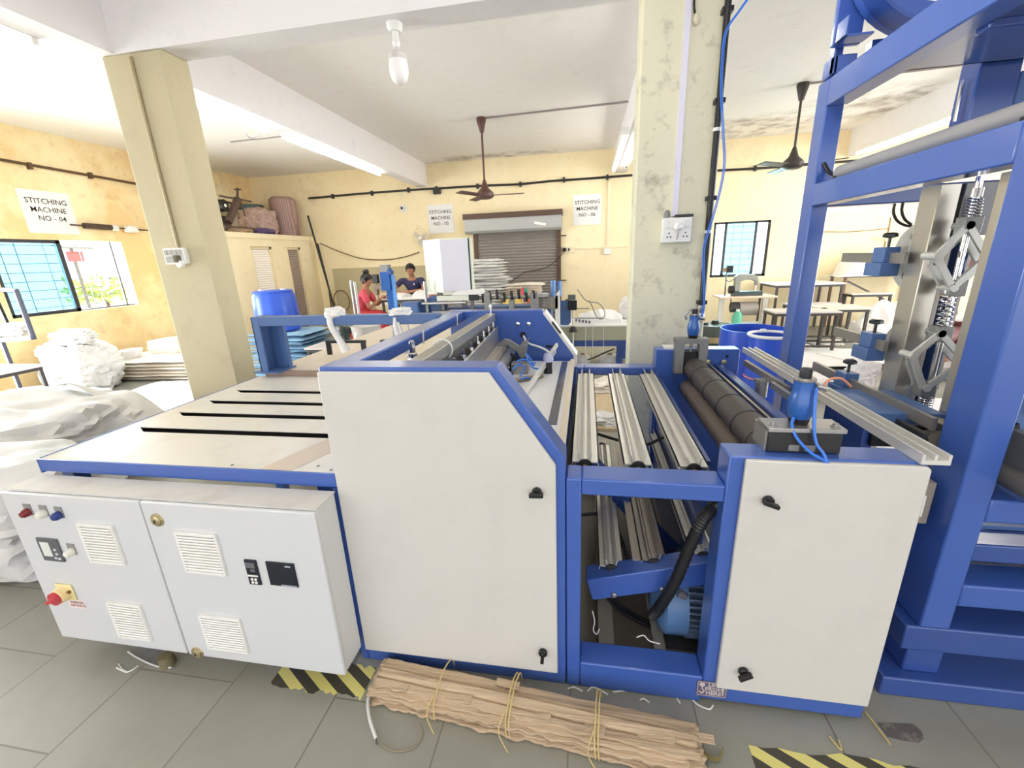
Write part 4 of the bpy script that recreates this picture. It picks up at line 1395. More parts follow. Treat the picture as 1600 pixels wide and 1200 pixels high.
# ================================================================== CONTROL CABINET
cc = thing('control_cabinet', (-1.595, 1.21, 0), 'light grey two-door electrical control cabinet in front of the table', 'cabinet')
cx0, cx1, cy0, cy1, cz0, cz1 = -2.285, -0.912, 1.152, 1.268, 0.105, 0.838
put('body', MB().box(cx0 + 0.004, cx1 - 0.003, cy0, cy1, cz0, cz1), CABM, cc, bev=0.006)
put('dusty_top', MB().box(cx0, cx1, cy0, cy1, cz1, cz1 + 0.003), CABT, cc)
put('support_leg', MB().box(-2.0, -1.9, 1.22, 1.27, 0, cz0).box(-1.25, -1.15, 1.22, 1.27, 0, cz0), BLUED, cc)
FRY = 1.132
dl = put('cabinet_door', MB().box(cx0, -1.632, FRY, cy0 - 0.004, cz0 + 0.003, cz1 - 0.003), CABM, cc, bev=0.005)
dr = put('cabinet_door', MB().box(-1.624, cx1 + 0.002, FRY, cy0 - 0.004, cz0 + 0.001, cz1 - 0.003), CABM, cc, bev=0.005)


def vent(d, x0, x1, z0, z1):
    v = MB()
    fr = MB().box(x0, x0 + 0.010, FRY - 0.012, FRY, z0, z1).box(x1 - 0.006, x1, FRY - 0.012, FRY, z0, z1).box(x0 + 0.010, x1 - 0.006, FRY - 0.012, FRY, z0, z0 + 0.010).box(x0 + 0.010, x1 - 0.006, FRY - 0.012, FRY, z1 - 0.012, z1)
    v.box(x0 + 0.01, x1 - 0.006, FRY - 0.003, FRY, z0 + 0.01, z1 - 0.01)
    n = 12
    for k in range(n):
        z = z0 + 0.014 + (z1 - z0 - 0.028) * (k + 0.5) / n
        v.bar((x0 + 0.010, FRY - 0.008, z), (x1 - 0.006, FRY - 0.008, z), 0.011, 0.0045, up=(0, 0.55, 1))
    return put('vent_grille', v, mat('white_vent_plastic', (240, 239, 235), 0.45, dirt=(168, 152, 130), dirt_amt=0.3, dirt_scale=9), put('vent_frame', fr, WHITEP, d, bev=0.0015))


vent(dl, -1.944, -1.778, 0.543, 0.724)
vent(dl, -1.946, -1.782, 0.161, 0.348)
vent(dr, -1.498, -1.322, 0.541, 0.722)
vent(dr, -1.506, -1.320, 0.165, 0.337)
for x, z in ((-1.566, 0.762), (-1.577, 0.125)):
    k = put('cam_lock', MB().lathe([(0.028, 0), (0.026, 0.004), (0.02, 0.005), (0.02, 0.009), (0.012, 0.012)], (x, FRY, z), (0, -1, 0), n=22), BRASS, dr)
    put('key_slot', MB().box(x - 0.002, x + 0.002, FRY - 0.0135, FRY - 0.011, z - 0.007, z + 0.007), BLACK, k)


def lamp(d, x, z, m):
    k = put('pilot_lamp', MB().lathe([(0.016, 0), (0.017, 0.006), (0.016, 0.02), (0.011, 0.028), (0.003, 0.030)], (x, FRY, z), (0, -1, 0), n=20), m, d)
    put('lamp_plate', MB().box(x - 0.018, x + 0.018, FRY - 0.003, FRY, z - 0.014, z + 0.034), mat('grey_lamp_plate', (142, 140, 138), 0.5), k)


lamp(dl, -2.170, 0.756, mat('red_lamp_cap', (124, 36, 40), 0.25))
lamp(dl, -2.092, 0.756, mat('white_lamp_cap', (228, 226, 216), 0.3))
lamp(dl, -2.018, 0.754, mat('blue_lamp_cap', (44, 60, 128), 0.25))
lamp(dl, -2.028, 0.584, mat('white_lamp_cap', (228, 226, 216), 0.3))
mtr = put('energy_meter', MB().box(-2.187, -2.083, FRY - 0.007, FRY, 0.528, 0.636), mat('meter_grey', (92, 94, 98), 0.45), dl, bev=0.002)
put('meter_screen', MB().box(-2.172, -2.128, FRY - 0.0085, FRY - 0.006, 0.553, 0.620), mat('pale_screen', (226, 228, 224), 0.3), mtr)
b = MB()
for x, z in ((-2.106, 0.587), (-2.104, 0.567), (-2.116, 0.547), (-2.098, 0.545)):
    b.box(x - 0.006, x + 0.006, FRY - 0.010, FRY - 0.006, z - 0.005, z + 0.005)
put('meter_button', b, mat('meter_button_grey', (206, 208, 212), 0.4), mtr, bev=0.001)
is_ = put('isolator_plate', MB().box(-2.190, -2.104, FRY - 0.008, FRY, 0.332, 0.410), mat('pale_yellow_plate', (238, 222, 164), 0.45), dl, bev=0.004)
put('isolator_collar', MB().lathe([(0.034, 0), (0.032, 0.028), (0.030, 0.030)], (-2.150, FRY - 0.008, 0.370), (0, -1, 0), n=26), mat('yellow_collar', (240, 216, 160), 0.45), is_)
kn = MB().lathe([(0.029, 0), (0.029, 0.010)], (-2.150, FRY - 0.038, 0.370), (0, -1, 0), n=26)
kn.bar((-2.176, FRY - 0.053, 0.358), (-2.124, FRY - 0.053, 0.382), 0.016, 0.014, up=(0, 1, 0))
put('isolator_knob', kn, mat('red_knob', (196, 62, 70), 0.35), is_)
put('isolator_window', MB().box(-2.128, -2.110, FRY - 0.018, FRY - 0.008, 0.376, 0.386), mat('brown_window', (120, 84, 30), 0.4), is_)
dg = put('danger_sticker', MB().box(-2.162, -2.082, FRY - 0.0006, FRY - 0.0001, 0.286, 0.332), mat('pink_white_sticker', (240, 222, 218), 0.5), dl)
text_mesh('sticker_lettering', 'DANGER\n440 VOLTS', 0.0165, (-2.115, FRY - 0.0012, 0.3085), FACE_FRONT, mat('faded_red_print', (170, 130, 128), 0.5), dg, spacing=1.0)
t1 = put('temperature_controller', MB().box(-1.232, -1.182, FRY - 0.006, FRY, 0.512, 0.622), mat('navy_black_plastic', (22, 26, 40), 0.3), dr, bev=0.002)
put('display', MB().box(-1.227, -1.190, FRY - 0.0075, FRY - 0.005, 0.588, 0.612).box(-1.212, -1.192, FRY - 0.0075, FRY - 0.005, 0.572, 0.583), mat('grey_display', (104, 106, 108), 0.3), t1)
put('white_label_bar', MB().box(-1.229, -1.186, FRY - 0.0075, FRY - 0.005, 0.550, 0.557), PAPER, t1)
b = MB()
for x in (-1.214, -1.199):
    for z in (0.538, 0.524):
        b.lathe([(0.0058, 0), (0.005, 0.003)], (x, FRY - 0.006, z), (0, -1, 0), n=12)
put('keypad_button', b, PAPER, t1)
t2 = put('length_controller', MB().box(-1.143, -1.028, FRY - 0.006, FRY, 0.518, 0.622), mat('navy_black_plastic', (22, 26, 40), 0.3), dr, bev=0.002)
put('maker_mark', MB().box(-1.064, -1.042, FRY - 0.0075, FRY - 0.005, 0.606, 0.612), mat('grey_mark', (176, 182, 196), 0.4), t2)
put('reflective_strip', MB().box(-1.095, -1.032, FRY - 0.0075, FRY - 0.005, 0.522, 0.526), mat('grey_mark', (176, 182, 196), 0.4), t2)
for x, z in ((-1.70, 0.118),):
    pass
# ================================================================== ROLL STAND (tall blue frame)
SX = 1.20
rsd = thing('roll_stand', (1.9, 2.1, 0), 'tall blue steel roll stand with spring arms beside the bag machine', 'frame')


def rp(name, mb, m=BLUE, bev=0.006, parent=None):
    return put(name, mb, m, parent or rsd, bev)


rp('front_post', MB().box(SX, SX + 0.095, 1.44, 1.57, 0.312, 3.2))
rp('rear_post', MB().box(SX, SX + 0.085, 2.73, 2.845, 0.312, 2.455))
rp('upper_beam', MB().box(SX, SX + 0.10, 1.57, 2.73, 2.325, 2.455))
rp('lower_beam', MB().box(SX, SX + 0.10, 1.57, 2.73, 1.850, 1.962))
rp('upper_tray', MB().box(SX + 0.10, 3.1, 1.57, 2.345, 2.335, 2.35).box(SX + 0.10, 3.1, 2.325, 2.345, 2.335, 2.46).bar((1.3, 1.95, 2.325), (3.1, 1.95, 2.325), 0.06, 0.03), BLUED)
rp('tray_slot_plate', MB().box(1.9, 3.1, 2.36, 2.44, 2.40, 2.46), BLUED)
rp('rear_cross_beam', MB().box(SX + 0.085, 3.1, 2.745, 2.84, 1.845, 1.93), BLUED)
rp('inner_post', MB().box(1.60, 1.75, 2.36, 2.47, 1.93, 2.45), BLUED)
rp('inner_web', MB().box(1.75, 1.80, 2.36, 2.42, 1.93, 2.30), BLUES)
rp('right_post', MB().box(2.95, 3.08, 1.44, 1.57, 0.0, 2.455))
rp('right_rear_post', MB().box(2.95, 3.08, 2.73, 2.845, 0.0, 1.93))
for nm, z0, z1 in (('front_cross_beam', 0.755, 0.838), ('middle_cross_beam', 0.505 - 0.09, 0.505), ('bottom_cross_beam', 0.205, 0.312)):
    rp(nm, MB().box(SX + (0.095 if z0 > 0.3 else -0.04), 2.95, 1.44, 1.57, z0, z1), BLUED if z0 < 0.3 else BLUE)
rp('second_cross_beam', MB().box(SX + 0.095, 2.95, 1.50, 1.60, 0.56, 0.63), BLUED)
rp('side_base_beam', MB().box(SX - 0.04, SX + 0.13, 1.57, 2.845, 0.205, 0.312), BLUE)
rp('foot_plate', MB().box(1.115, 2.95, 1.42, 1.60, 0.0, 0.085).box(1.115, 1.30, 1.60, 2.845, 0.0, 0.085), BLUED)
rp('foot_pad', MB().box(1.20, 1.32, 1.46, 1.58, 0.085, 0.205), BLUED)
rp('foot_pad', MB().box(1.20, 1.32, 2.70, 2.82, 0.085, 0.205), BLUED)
rp('upper_stub', MB().box(1.19, 1.29, 2.69, 2.73, 2.455, 2.535).box(1.19, 1.21, 2.69, 2.80, 2.455, 2.535))
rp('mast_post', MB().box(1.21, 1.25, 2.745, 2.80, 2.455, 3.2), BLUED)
rp('mast_plate', MB().box(1.175, 1.30, 2.70, 2.73, 2.575, 3.2))
# curved cradle carried on the top
cx, cz, cy = 1.63, 2.87, 2.67
ar = []
for k in range(25):
    a = radians(110 + 190 * k / 24)
    ar.append((cx + 0.43 * cos(a), cz + 0.33 * sin(a)))
for k in range(25):
    a = radians(300 - 190 * k / 24)
    ar.append((cx + 0.28 * cos(a), cz + 0.19 * sin(a)))
cr = rp('roll_cradle', MB().prism(ar, 'y', cy - 0.03, cy + 0.02), BLUE, 0.004)
tr = []
for k in range(25):
    a = radians(180 + 110 * k / 24)
    tr.append((cx + 0.43 * cos(a), cz + 0.33 * sin(a)))
for k in range(25):
    a = radians(290 - 110 * k / 24)
    tr.append((cx + 0.415 * cos(a), cz + 0.315 * sin(a)))
rp('cradle_trough', MB().prism(tr, 'y', cy - 0.14, cy - 0.03), BLUED, 0, cr)
rp('cradle_bracket', MB().box(1.18, 1.30, 2.60, 2.69, 2.575, 2.585).box(1.18, 1.19, 2.60, 2.69, 2.575, 2.66), BLUE, 0.002, cr)
rp('cradle_arm', MB().box(1.40, 3.0, 2.80, 2.86, 2.55, 2.62), BLUED, 0.003, cr)
# grey shaft lying along the lower beam
rp('idle_shaft', MB().cyl((1.265, 1.45, 1.995), (1.265, 2.62, 1.995), 0.034, n=18), mat('dusty_grey_shaft', (150, 150, 152), 0.5, 0.2), 0)
rp('shaft_support', MB().box(1.235, 1.295, 2.60, 2.63, 1.96, 2.0).box(1.235, 1.295, 1.60, 1.63, 1.96, 2.0), BLACK, 0)
rp('shaft_cable', MB().tube([(1.26, 2.64, 1.985), (1.25, 2.70, 2.01), (1.23, 2.73, 2.06)], 0.01, n=8), BLACK, 0)
# steel uprights
UPR = mat('worn_stainless_upright', (196, 190, 176), 0.32, 0.75, var=0.1, scale=5, stretch=(1, 1, 0.4))
rp('steel_upright', MB().box(1.317, 1.388, 2.0, 2.10, 0.86, 1.85), UPR, 0.003)
rp('steel_upright', MB().box(1.325, 1.40, 1.62, 1.765, 0.60, 1.85), UPR, 0.003)
rp('upright_head', MB().box(1.40, 1.56, 2.00, 2.08, 1.66, 1.85), STEELD, 0.003)
rp('backing_plate', MB().box(1.39, 1.52, 2.06, 2.075, 0.80, 1.66), mat('stained_back_plate', (168, 160, 148), 0.45, 0.4, var=0.15, scale=9), 0)


def P2(x, y, Y=1.92):
    return at(x, y, Y=Y)


# vertical rod with springs and toggle arms
rod = MB().cyl(P2(1532, 275), P2(1434, 680), 0.011, n=12)
rr = rp('slide_rod', rod, CHROME, 0)
for (ax, ay), (bx, by) in (((1524, 308), (1518, 342)), ((1482, 458), (1474, 510)), ((1447, 620), (1441, 645))):
    A, B = P2(ax, ay), P2(bx, by)
    s = MB()
    pts = []
    for k in range(85):
        t = k / 84
        c = A.lerp(B, t)
        a = 2 * pi * 7 * t
        pts.append(c + Vector((0.021 * cos(a), 0.021 * sin(a), 0)))
    s.tube(pts, 0.0035, n=6, sub=1)
    rp('coil_spring', s, CHROME, 0, rr)
    rp('spring_collar', MB().cyl(A + Vector((0, 0, 0.0)), A + Vector((0, 0, 0.03)), 0.018, n=14), STEEL, 0, rr)
ARM = mat('pale_cast_arm', (204, 204, 198), 0.4, 0.3)
pairs = [((1513, 352), (1463, 400)), ((1463, 400), (1488, 450)), ((1513, 352), (1542, 400)), ((1488, 450), (1535, 408)),
         ((1469, 521), (1424, 556)), ((1426, 556), (1442, 606)), ((1469, 521), (1500, 555)), ((1446, 606), (1488, 578))]
for i, (a, b) in enumerate(pairs):
    A, B = P2(*a, Y=1.90), P2(*b, Y=1.90)
    m_ = MB().bar(A, B, 0.022, 0.012, up=(0, 1, 0)).bar(A + Vector((0.02, 0.045, -0.03)), B + Vector((0.02, 0.045, -0.03)), 0.022, 0.012, up=(0, 1, 0))
    m_.cyl(A + Vector((0, -0.012, 0)), A + Vector((0, 0.06, 0)), 0.014, n=12)
    rp('toggle_arm', m_, ARM, 0)
for px, py in ((1513, 352), (1490, 450), (1469, 521), (1444, 607)):
    q = P2(px, py)
    rp('slide_block', MB().box(q.x - 0.028, q.x + 0.028, 1.895, 1.945, q.z - 0.03, q.z + 0.03), IRON, 0.003, rr)
rp('dark_panel', MB().box(1.43, 1.435, 1.96, 2.04, 0.90, 1.80), BLUED, 0)


# perforated discs with clamps on rails
def disc(x, y, z, r, holes):
    outer = []
    d = MB()
    n = 40
    ring_o = [(y + r * cos(2 * pi * k / n), z + r * sin(2 * pi * k / n)) for k in range(n)]
    d.prism(ring_o, 'x', x, x + 0.012)
    o = rp('side_disc', d, mat('satin_disc', (206, 204, 198), 0.35, 0.5, var=0.03), 0)
    for a in holes:
        hy, hz = y + 0.62 * r * cos(a), z + 0.62 * r * sin(a)
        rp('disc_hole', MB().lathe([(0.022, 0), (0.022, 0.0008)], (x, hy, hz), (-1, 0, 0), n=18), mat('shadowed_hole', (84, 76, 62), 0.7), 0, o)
    rp('disc_hub', MB().cyl((x, y, z), (x + 0.10, y, z), 0.03, n=16), STEEL, 0, o)


disc(1.362, 2.13, 1.585, 0.135, (2.6, 3.7, 1.3, 5.0))
disc(1.362, 2.105, 1.200, 0.100, (2.6, 3.7, 1.3, 5.0))
q = at(1566, 603, Y=1.70)
disc(q.x, 1.70, q.z, 0.125, (5.6, 3.3, 0.9))


def clamp(px0, py0, X, label=None):
    """steel rail along Y with a slate block and a black star knob."""
    q = at(px0, py0, X=X)
    z = q.z
    yb = q.y
    return z, yb


RAILM = mat('grey_flat_rail', (150, 146, 138), 0.4, 0.6)
for (rx, ry), X, (bx, by), nm in (((1318, 402), 1.285, (1384, 405), 'a'), ((1305, 517), 1.28, (1362, 540), 'b'), ((1272, 571), 1.20, (1322, 598), 'c')):
    q = at(rx, ry, X=X)
    qb = at(bx, by, X=X)
    yb = qb.y
    rp('flat_rail', MB().box(X - 0.008, X + 0.008, 2.05 if nm != 'c' else 1.60, q.y, q.z - 0.022, q.z + 0.022), RAILM, 0)
    b = rp('clamp_block', MB().box(X - 0.045, X + 0.03, yb - 0.05, yb + 0.06, q.z - 0.075, q.z - 0.02).box(X - 0.03, X + 0.03, yb - 0.035, yb + 0.045, q.z - 0.02, q.z + 0.045), BLUES, 0.003)
    k = MB().cyl((X, yb, q.z + 0.045), (X, yb, q.z + 0.085), 0.006, n=8)
    k.lathe([(0.010, 0), (0.026, 0.004), (0.026, 0.016), (0.018, 0.022)], (X, yb, q.z + 0.082), n=6)
    rp('star_knob', k, BLACK, 0, b)
# lower feed unit between extrusion and stand
q = at(1345, 610, X=1.2)
fu = rp('feed_unit', MB().box(1.07, 1.32, 1.72, 2.02, 0.985, 1.03), BLUES, 0.004)
rp('feed_front', MB().box(1.08, 1.30, 1.70, 1.72, 0.90, 0.985), BLACK, 0.003, fu)
rp('feed_pulley', MB().cyl((1.18, 1.62, 0.945), (1.27, 1.62, 0.945), 0.055, n=26), mat('dark_olive_pulley', (92, 86, 78), 0.45), 0, fu)
rp('feed_bracket', MB().box(1.255, 1.30, 1.62, 1.72, 0.88, 1.02), STEEL, 0.003, fu)
rp('unit_leg', MB().box(1.06, 1.10, 1.72, 2.0, 0.31, 0.985), BLUED, 0.003)
rp('floor_box', MB().box(1.05, 1.18, 1.50, 1.72, 0.70, 0.86), mat('brown_grey_box', (150, 140, 128), 0.5), 0.003)
# side plates on the other side of the front post
PL = mat('grey_side_plate', (128, 130, 132), 0.4, 0.4, var=0.06)
rp('side_plate', MB().box(1.16, 1.17, 1.58, 1.92, 0.93, 1.00).box(1.16, 1.18, 1.58, 1.92, 1.0, 1.006), mat('dark_side_plate', (70, 72, 74), 0.4, 0.3), 0)
rp('side_plate', MB().box(1.40, 1.41, 1.24, 1.62, 0.86, 1.03).box(1.40, 1.43, 1.24, 1.62, 1.03, 1.036), PL, 0)
rp('rubber_roller', MB().cyl((1.39, 1.27, 0.885), (1.39, 1.62, 0.885), 0.035, n=22), mat('roller_grey_brown', (110, 106, 102), 0.5), 0)
q = at(1590, 660, Y=1.6)
rp('slate_tower', MB().box(q.x - 0.05, q.x + 0.25, 1.60, 1.75, 0.84, 1.20).box(q.x - 0.02, q.x + 0.1, 1.62, 1.70, 1.20, 1.27), BLUES, 0.004)
rp('swing_link', MB().bar(at(1540, 690, Y=1.55), at(1590, 665, Y=1.58), 0.012, 0.022), BLACK, 0)
q = at(1585, 838, Y=1.62)
rp('gear_motor', MB().cyl((q.x + 0.03, 1.70, q.z), (q.x + 0.5, 1.70, q.z - 0.01), 0.085, n=28), mat('black_green_motor', (28, 42, 46), 0.4), 0)
rp('motor_coupling', MB().lathe([(0.03, 0), (0.05, 0.03), (0.045, 0.07)], (q.x - 0.06, 1.70, q.z + 0.02), (1, 0, 0), n=16), CHROME, 0)
rp('motor_bed', MB().box(1.33, 2.9, 1.60, 2.0, 0.63, 0.645), BLUES, 0)
rp('lower_bed', MB().box(1.33, 2.9, 1.57, 2.2, 0.445, 0.46), BLUES, 0)
for pts in ([(1398, 318), (1396, 332), (1402, 345), (1414, 352), (1427, 354)], [(1411, 316), (1409, 330), (1414, 343), (1424, 351)]):
    rp('looped_cable', MB().tube([at(x, y, Y=2.35) for x, y in pts], 0.006, n=8), COND, 0)
p0, p1 = at(1505, 125, Y=2.40), at(1492, 190, Y=2.40)
rp('thin_rod', MB().cyl(p0, p1, 0.007, n=8), CHROME, 0)
for a, b in (((1577, 160), (1570, 300)),):
    pass
# ================================================================== SACKS, STACKS, CLOTH
CLOTH = mat('white_woven_fabric', (230, 228, 225), 0.7, var=0.03, scale=6, bump=0.25, bscale=18)
CLOTHC = mat('cream_woven_fabric', (238, 230, 218), 0.7, var=0.05, scale=5, bump=0.25, bscale=18)
CLOTHB = mat('pale_blue_fabric', (140, 178, 206), 0.7, var=0.12, scale=7, bump=0.3, bscale=20)
CLOTHG = mat('grey_white_sheeting', (208, 206, 203), 0.6, var=0.04, scale=4, bump=0.4, bscale=9)


def lump(c, r, seed, fold=0.09, flat=0.75, sub=5):
    """a soft sack: rounded body, creased, flattened at the bottom."""
    bm = bmesh.new()
    bmesh.ops.create_icosphere(bm, subdivisions=sub, radius=1)
    for v in bm.verts:
        p = v.co.copy()
        k = max(abs(p.x), abs(p.y), abs(p.z))
        p = p.lerp(p / k * 0.85, 0.45)
        n = noise.noise(p * 1.6 + Vector((seed, 0, 0))) * fold * 1.6
        a = noise.noise(Vector((p.x * 2.2 + seed, p.y * 2.2, p.z * 5.5))) - 0.05
        n += -abs(a) * fold * 1.7 + noise.noise(p * 7 + Vector((0, seed, 0))) * fold * 0.3
        w = noise.noise(p * 1.3 + Vector((seed, 4, 0)))
        n += (0.5 - abs(noise.noise(Vector((p.x * 3 + p.z * 4 + w * 3, p.y * 3 - p.z * 2 + seed, w * 2))))) * fold * 0.7
        n += (0.5 - abs(noise.noise(Vector((p.x * 8 + w * 5, p.y * 8 + p.z * 9, seed))))) * fold * 0.12
        p = p * (1 + n)
        z = max(p.z, -flat)
        v.co = Vector((c[0] + p.x * r[0], c[1] + p.y * r[1], c[2] + (z + flat) * r[2] * 2 / (1 + flat)))
    m = MB()
    m.bm.free()
    m.bm = bm
    return m


def heap(fn_h, x0, x1, y0, y1, seed, nu=50, nv=36, amp=0.08):
    def f(u, v):
        e = min(u, 1 - u, v, 1 - v) * 2
        x, y = x0 + (x1 - x0) * u, y0 + (y1 - y0) * v
        q = Vector((x * 3 + seed, y * 3, seed))
        h = fn_h(u, v)
        rid = 1 - abs(noise.noise(q * 1.1)) * 2.2
        h += (amp * rid + amp * 0.5 * noise.noise(q * 3)) * min(1, e * 4)
        return Vector((x + noise.noise(q * 0.9) * 0.05, y + noise.noise(q * 0.9 + Vector((9, 0, 0))) * 0.05, max(0.002, h * min(1, e * 5))))
    return MB().grid(f, nu, nv)


def folded_bag(lx, ly, lz, seed):
    """one flat folded bag with wavy edges, base at z=0, centred."""
    m = MB()
    n = 14

    def edge(u, v):
        return Vector((noise.noise((u * 5 + seed, v * 5, 0.3)), noise.noise((u * 5, v * 5 + seed, 4.1)), 0)) * 0.03

    def topf(u, v):
        e = min(u, 1 - u, v, 1 - v)
        q = edge(u, v)
        return Vector(((u - 0.5) * lx + q.x, (v - 0.5) * ly + q.y, lz * (0.55 + 0.45 * min(1, e * 7)) + noise.noise((u * 4 + seed, v * 4, 7)) * lz * 0.25))

    def botf(u, v):
        e = min(u, 1 - u, v, 1 - v)
        q = edge(u, v)
        return Vector(((u - 0.5) * lx + q.x, (v - 0.5) * ly + q.y, lz * 0.42 * (1 - min(1, e * 7))))
    m.grid(topf, n, n)
    m.grid(botf, n, n)
    bm = m.bm
    bmesh.ops.remove_doubles(bm, verts=bm.verts[:], dist=0.0005)
    vs = [v for v in bm.verts]
    # close the rim
    be = [e for e in bm.edges if e.is_boundary]
    try:
        bmesh.ops.bridge_loops(bm, edges=be)
    except Exception:
        pass
    return m


def bag_stack(name, loc, n, lx, ly, lz, m, labels, group, seed, rz=0.0, jit=0.03, kinds=2):
    random.seed(seed)
    protos = []
    for k in range(kinds):
        o = put(name, folded_bag(lx, ly, lz, seed * 3.7 + k * 11), m)
        protos.append(o)
    z = loc[2]
    for k in range(n):
        s = 1 + random.uniform(-0.06, 0.05)
        pos = (loc[0] + random.uniform(-jit, jit), loc[1] + random.uniform(-jit, jit), z)
        ang = rz + random.uniform(-0.06, 0.06)
        if k < kinds:
            o = protos[k]
            o.location = pos
            o.rotation_euler = (0, 0, ang)
            o.scale = (s, s, 1)
        else:
            o = dup(protos[k % kinds], pos, ang, (s, s, 1))
        tag(o, labels, 'bag', group)
        z += lz * 0.97
    return z


# blue folded bags beside the beige pillar
zt = bag_stack('folded_bag', (-4.42, 5.75, 0), 12, 0.95, 0.72, 0.062, CLOTHB, 'pale blue folded bag in the tall pile under the blue drum', 'pale blue folded bags beside the beige pillar', 3)
# blue drum on top
dq = (-4.53, 5.70)
DRB = mat('blue_drum_plastic', (54, 98, 218), 0.3, var=0.03)
o = thing('plastic_drum', (dq[0], dq[1], zt + 0.01), 'blue lidded plastic drum standing on pale blue folded bags', 'drum')
put('drum_body', MB().lathe([(0.27, 0), (0.295, 0.02), (0.30, 0.25), (0.29, 0.50), (0.265, 0.555)], (dq[0], dq[1], zt + 0.01), n=40), DRB, o)
put('drum_lid', MB().lathe([(0.265, 0.552), (0.27, 0.575), (0.25, 0.585), (0.05, 0.587)], (dq[0], dq[1], zt + 0.01), n=40), DRB, o)
put('bung_cap', MB().lathe([(0.04, 0), (0.04, 0.02)], (dq[0] - 0.13, dq[1] - 0.06, zt + 0.596), n=16).lathe([(0.04, 0), (0.04, 0.02)], (dq[0] + 0.13, dq[1] + 0.06, zt + 0.596), n=16), WHITEP, o)

# white folded bags along the yellow wall
zt = bag_stack('folded_bag', (-6.78, 5.88, 0), 6, 1.6, 1.0, 0.055, CLOTHC, 'cream folded bag in the low wide pile under the window wall', 'cream folded bags by the window wall', 7, rz=0.1)
o = put('wrapped_bundle', lump((-7.0, 6.1, zt - 0.01), (0.36, 0.25, 0.13), 3.1, 0.06), CLOTHC)
tag(o, 'cream wrapped bundle lying on the low wide pile of bags', 'bundle')
o = put('wrapped_bundle', lump((-6.35, 6.1, zt - 0.01), (0.24, 0.22, 0.17), 5.2, 0.1), CLOTHC)
tag(o, 'rounded knotted cloth bundle at the pillar end of the low pile', 'bundle')
o = thing('paint_pail', (-7.25, 5.62, zt), 'small white pail standing on the low wide pile of bags', 'pail')
put('pail_body', MB().lathe([(0.13, 0), (0.155, 0.13), (0.16, 0.135)], (-7.25, 5.62, zt - 0.005), n=26), mat('white_pail', (232, 232, 234), 0.4, dirt=(170, 120, 90), dirt_amt=0.4, dirt_scale=12), o)
put('pail_rim', MB().torus((-7.25, 5.62, zt + 0.13), (0, 0, 1), 0.158, 0.008, n=26, k=6), WHITEP, o)

# big sacks
o = put('woven_sack', lump((-7.36, 4.96, 0), (0.50, 0.38, 0.39), 1.3, 0.12), CLOTH)
tag(o, 'big upright white woven sack under the sliding window', 'sack')
o = put('sack_neck', lump((-7.30, 4.96, 0.66), (0.30, 0.20, 0.12), 8.1, 0.2), CLOTH)
o.parent = bpy.data.objects['woven_sack']
o.location = o.location - bpy.data.objects['woven_sack'].location
o = put('woven_sack', lump((-4.62, 2.62, 0), (0.92, 0.58, 0.36), 4.4, 0.11), CLOTHG)
tag(o, 'huge slumped white sack beside the delivery table', 'sack')
o = put('sack_flap', MB().grid(lambda u, v: Vector((-4.5 + 0.75 * u + 0.1 * v, 2.80 + 0.25 * v + 0.1 * u, 0.74 - 0.38 * u * u - 0.10 * v + 0.03 * sin(u * 9 + v * 4))), 20, 12), CLOTHG, solid=0.008)
o.parent = bpy.data.objects['woven_sack.001']
o.location = o.location - bpy.data.objects['woven_sack.001'].location
o = put('woven_sack', lump((-3.55, 1.75, 0), (0.75, 0.42, 0.33), 6.4, 0.11), CLOTHG)
tag(o, 'grey-white sack slumped on the floor by the control cabinet corner', 'sack')

# bright fabric laid on the floor
fb = MB().grid(lambda u, v: Vector((-6.4 + 2.9 * u + 0.15 * sin(v * 5), 3.35 + 2.0 * v + 0.1 * sin(u * 7), 0.006 + 0.012 * abs(noise.noise((u * 9, v * 5, 1))) + 0.018 * max(0, noise.noise((u * 22, v * 3, 5))))), 50, 30)
o = put('fabric_sheet', fb, CLOTH, solid=0.004)
tag(o, 'bright white fabric spread on the floor before the beige pillar', 'fabric')
fb = MB().grid(lambda u, v: Vector((-3.9 + 0.6 * u, 3.6 + 2.6 * v, 0.004 + 0.01 * abs(noise.noise((u * 5, v * 9, 3))))), 10, 30)

# ---- work benches (white top on dark legs)
TOPW = mat('white_laminate_top', (242, 240, 236), 0.35)
TOPG = mat('grey_laminate_top', (206, 200, 196), 0.4)
TOPC = mat('cream_laminate_top', (238, 222, 200), 0.4)
LEGD = mat('dark_steel_leg', (70, 64, 62), 0.45)
LEGB = mat('slate_steel_leg', (84, 88, 104), 0.45)


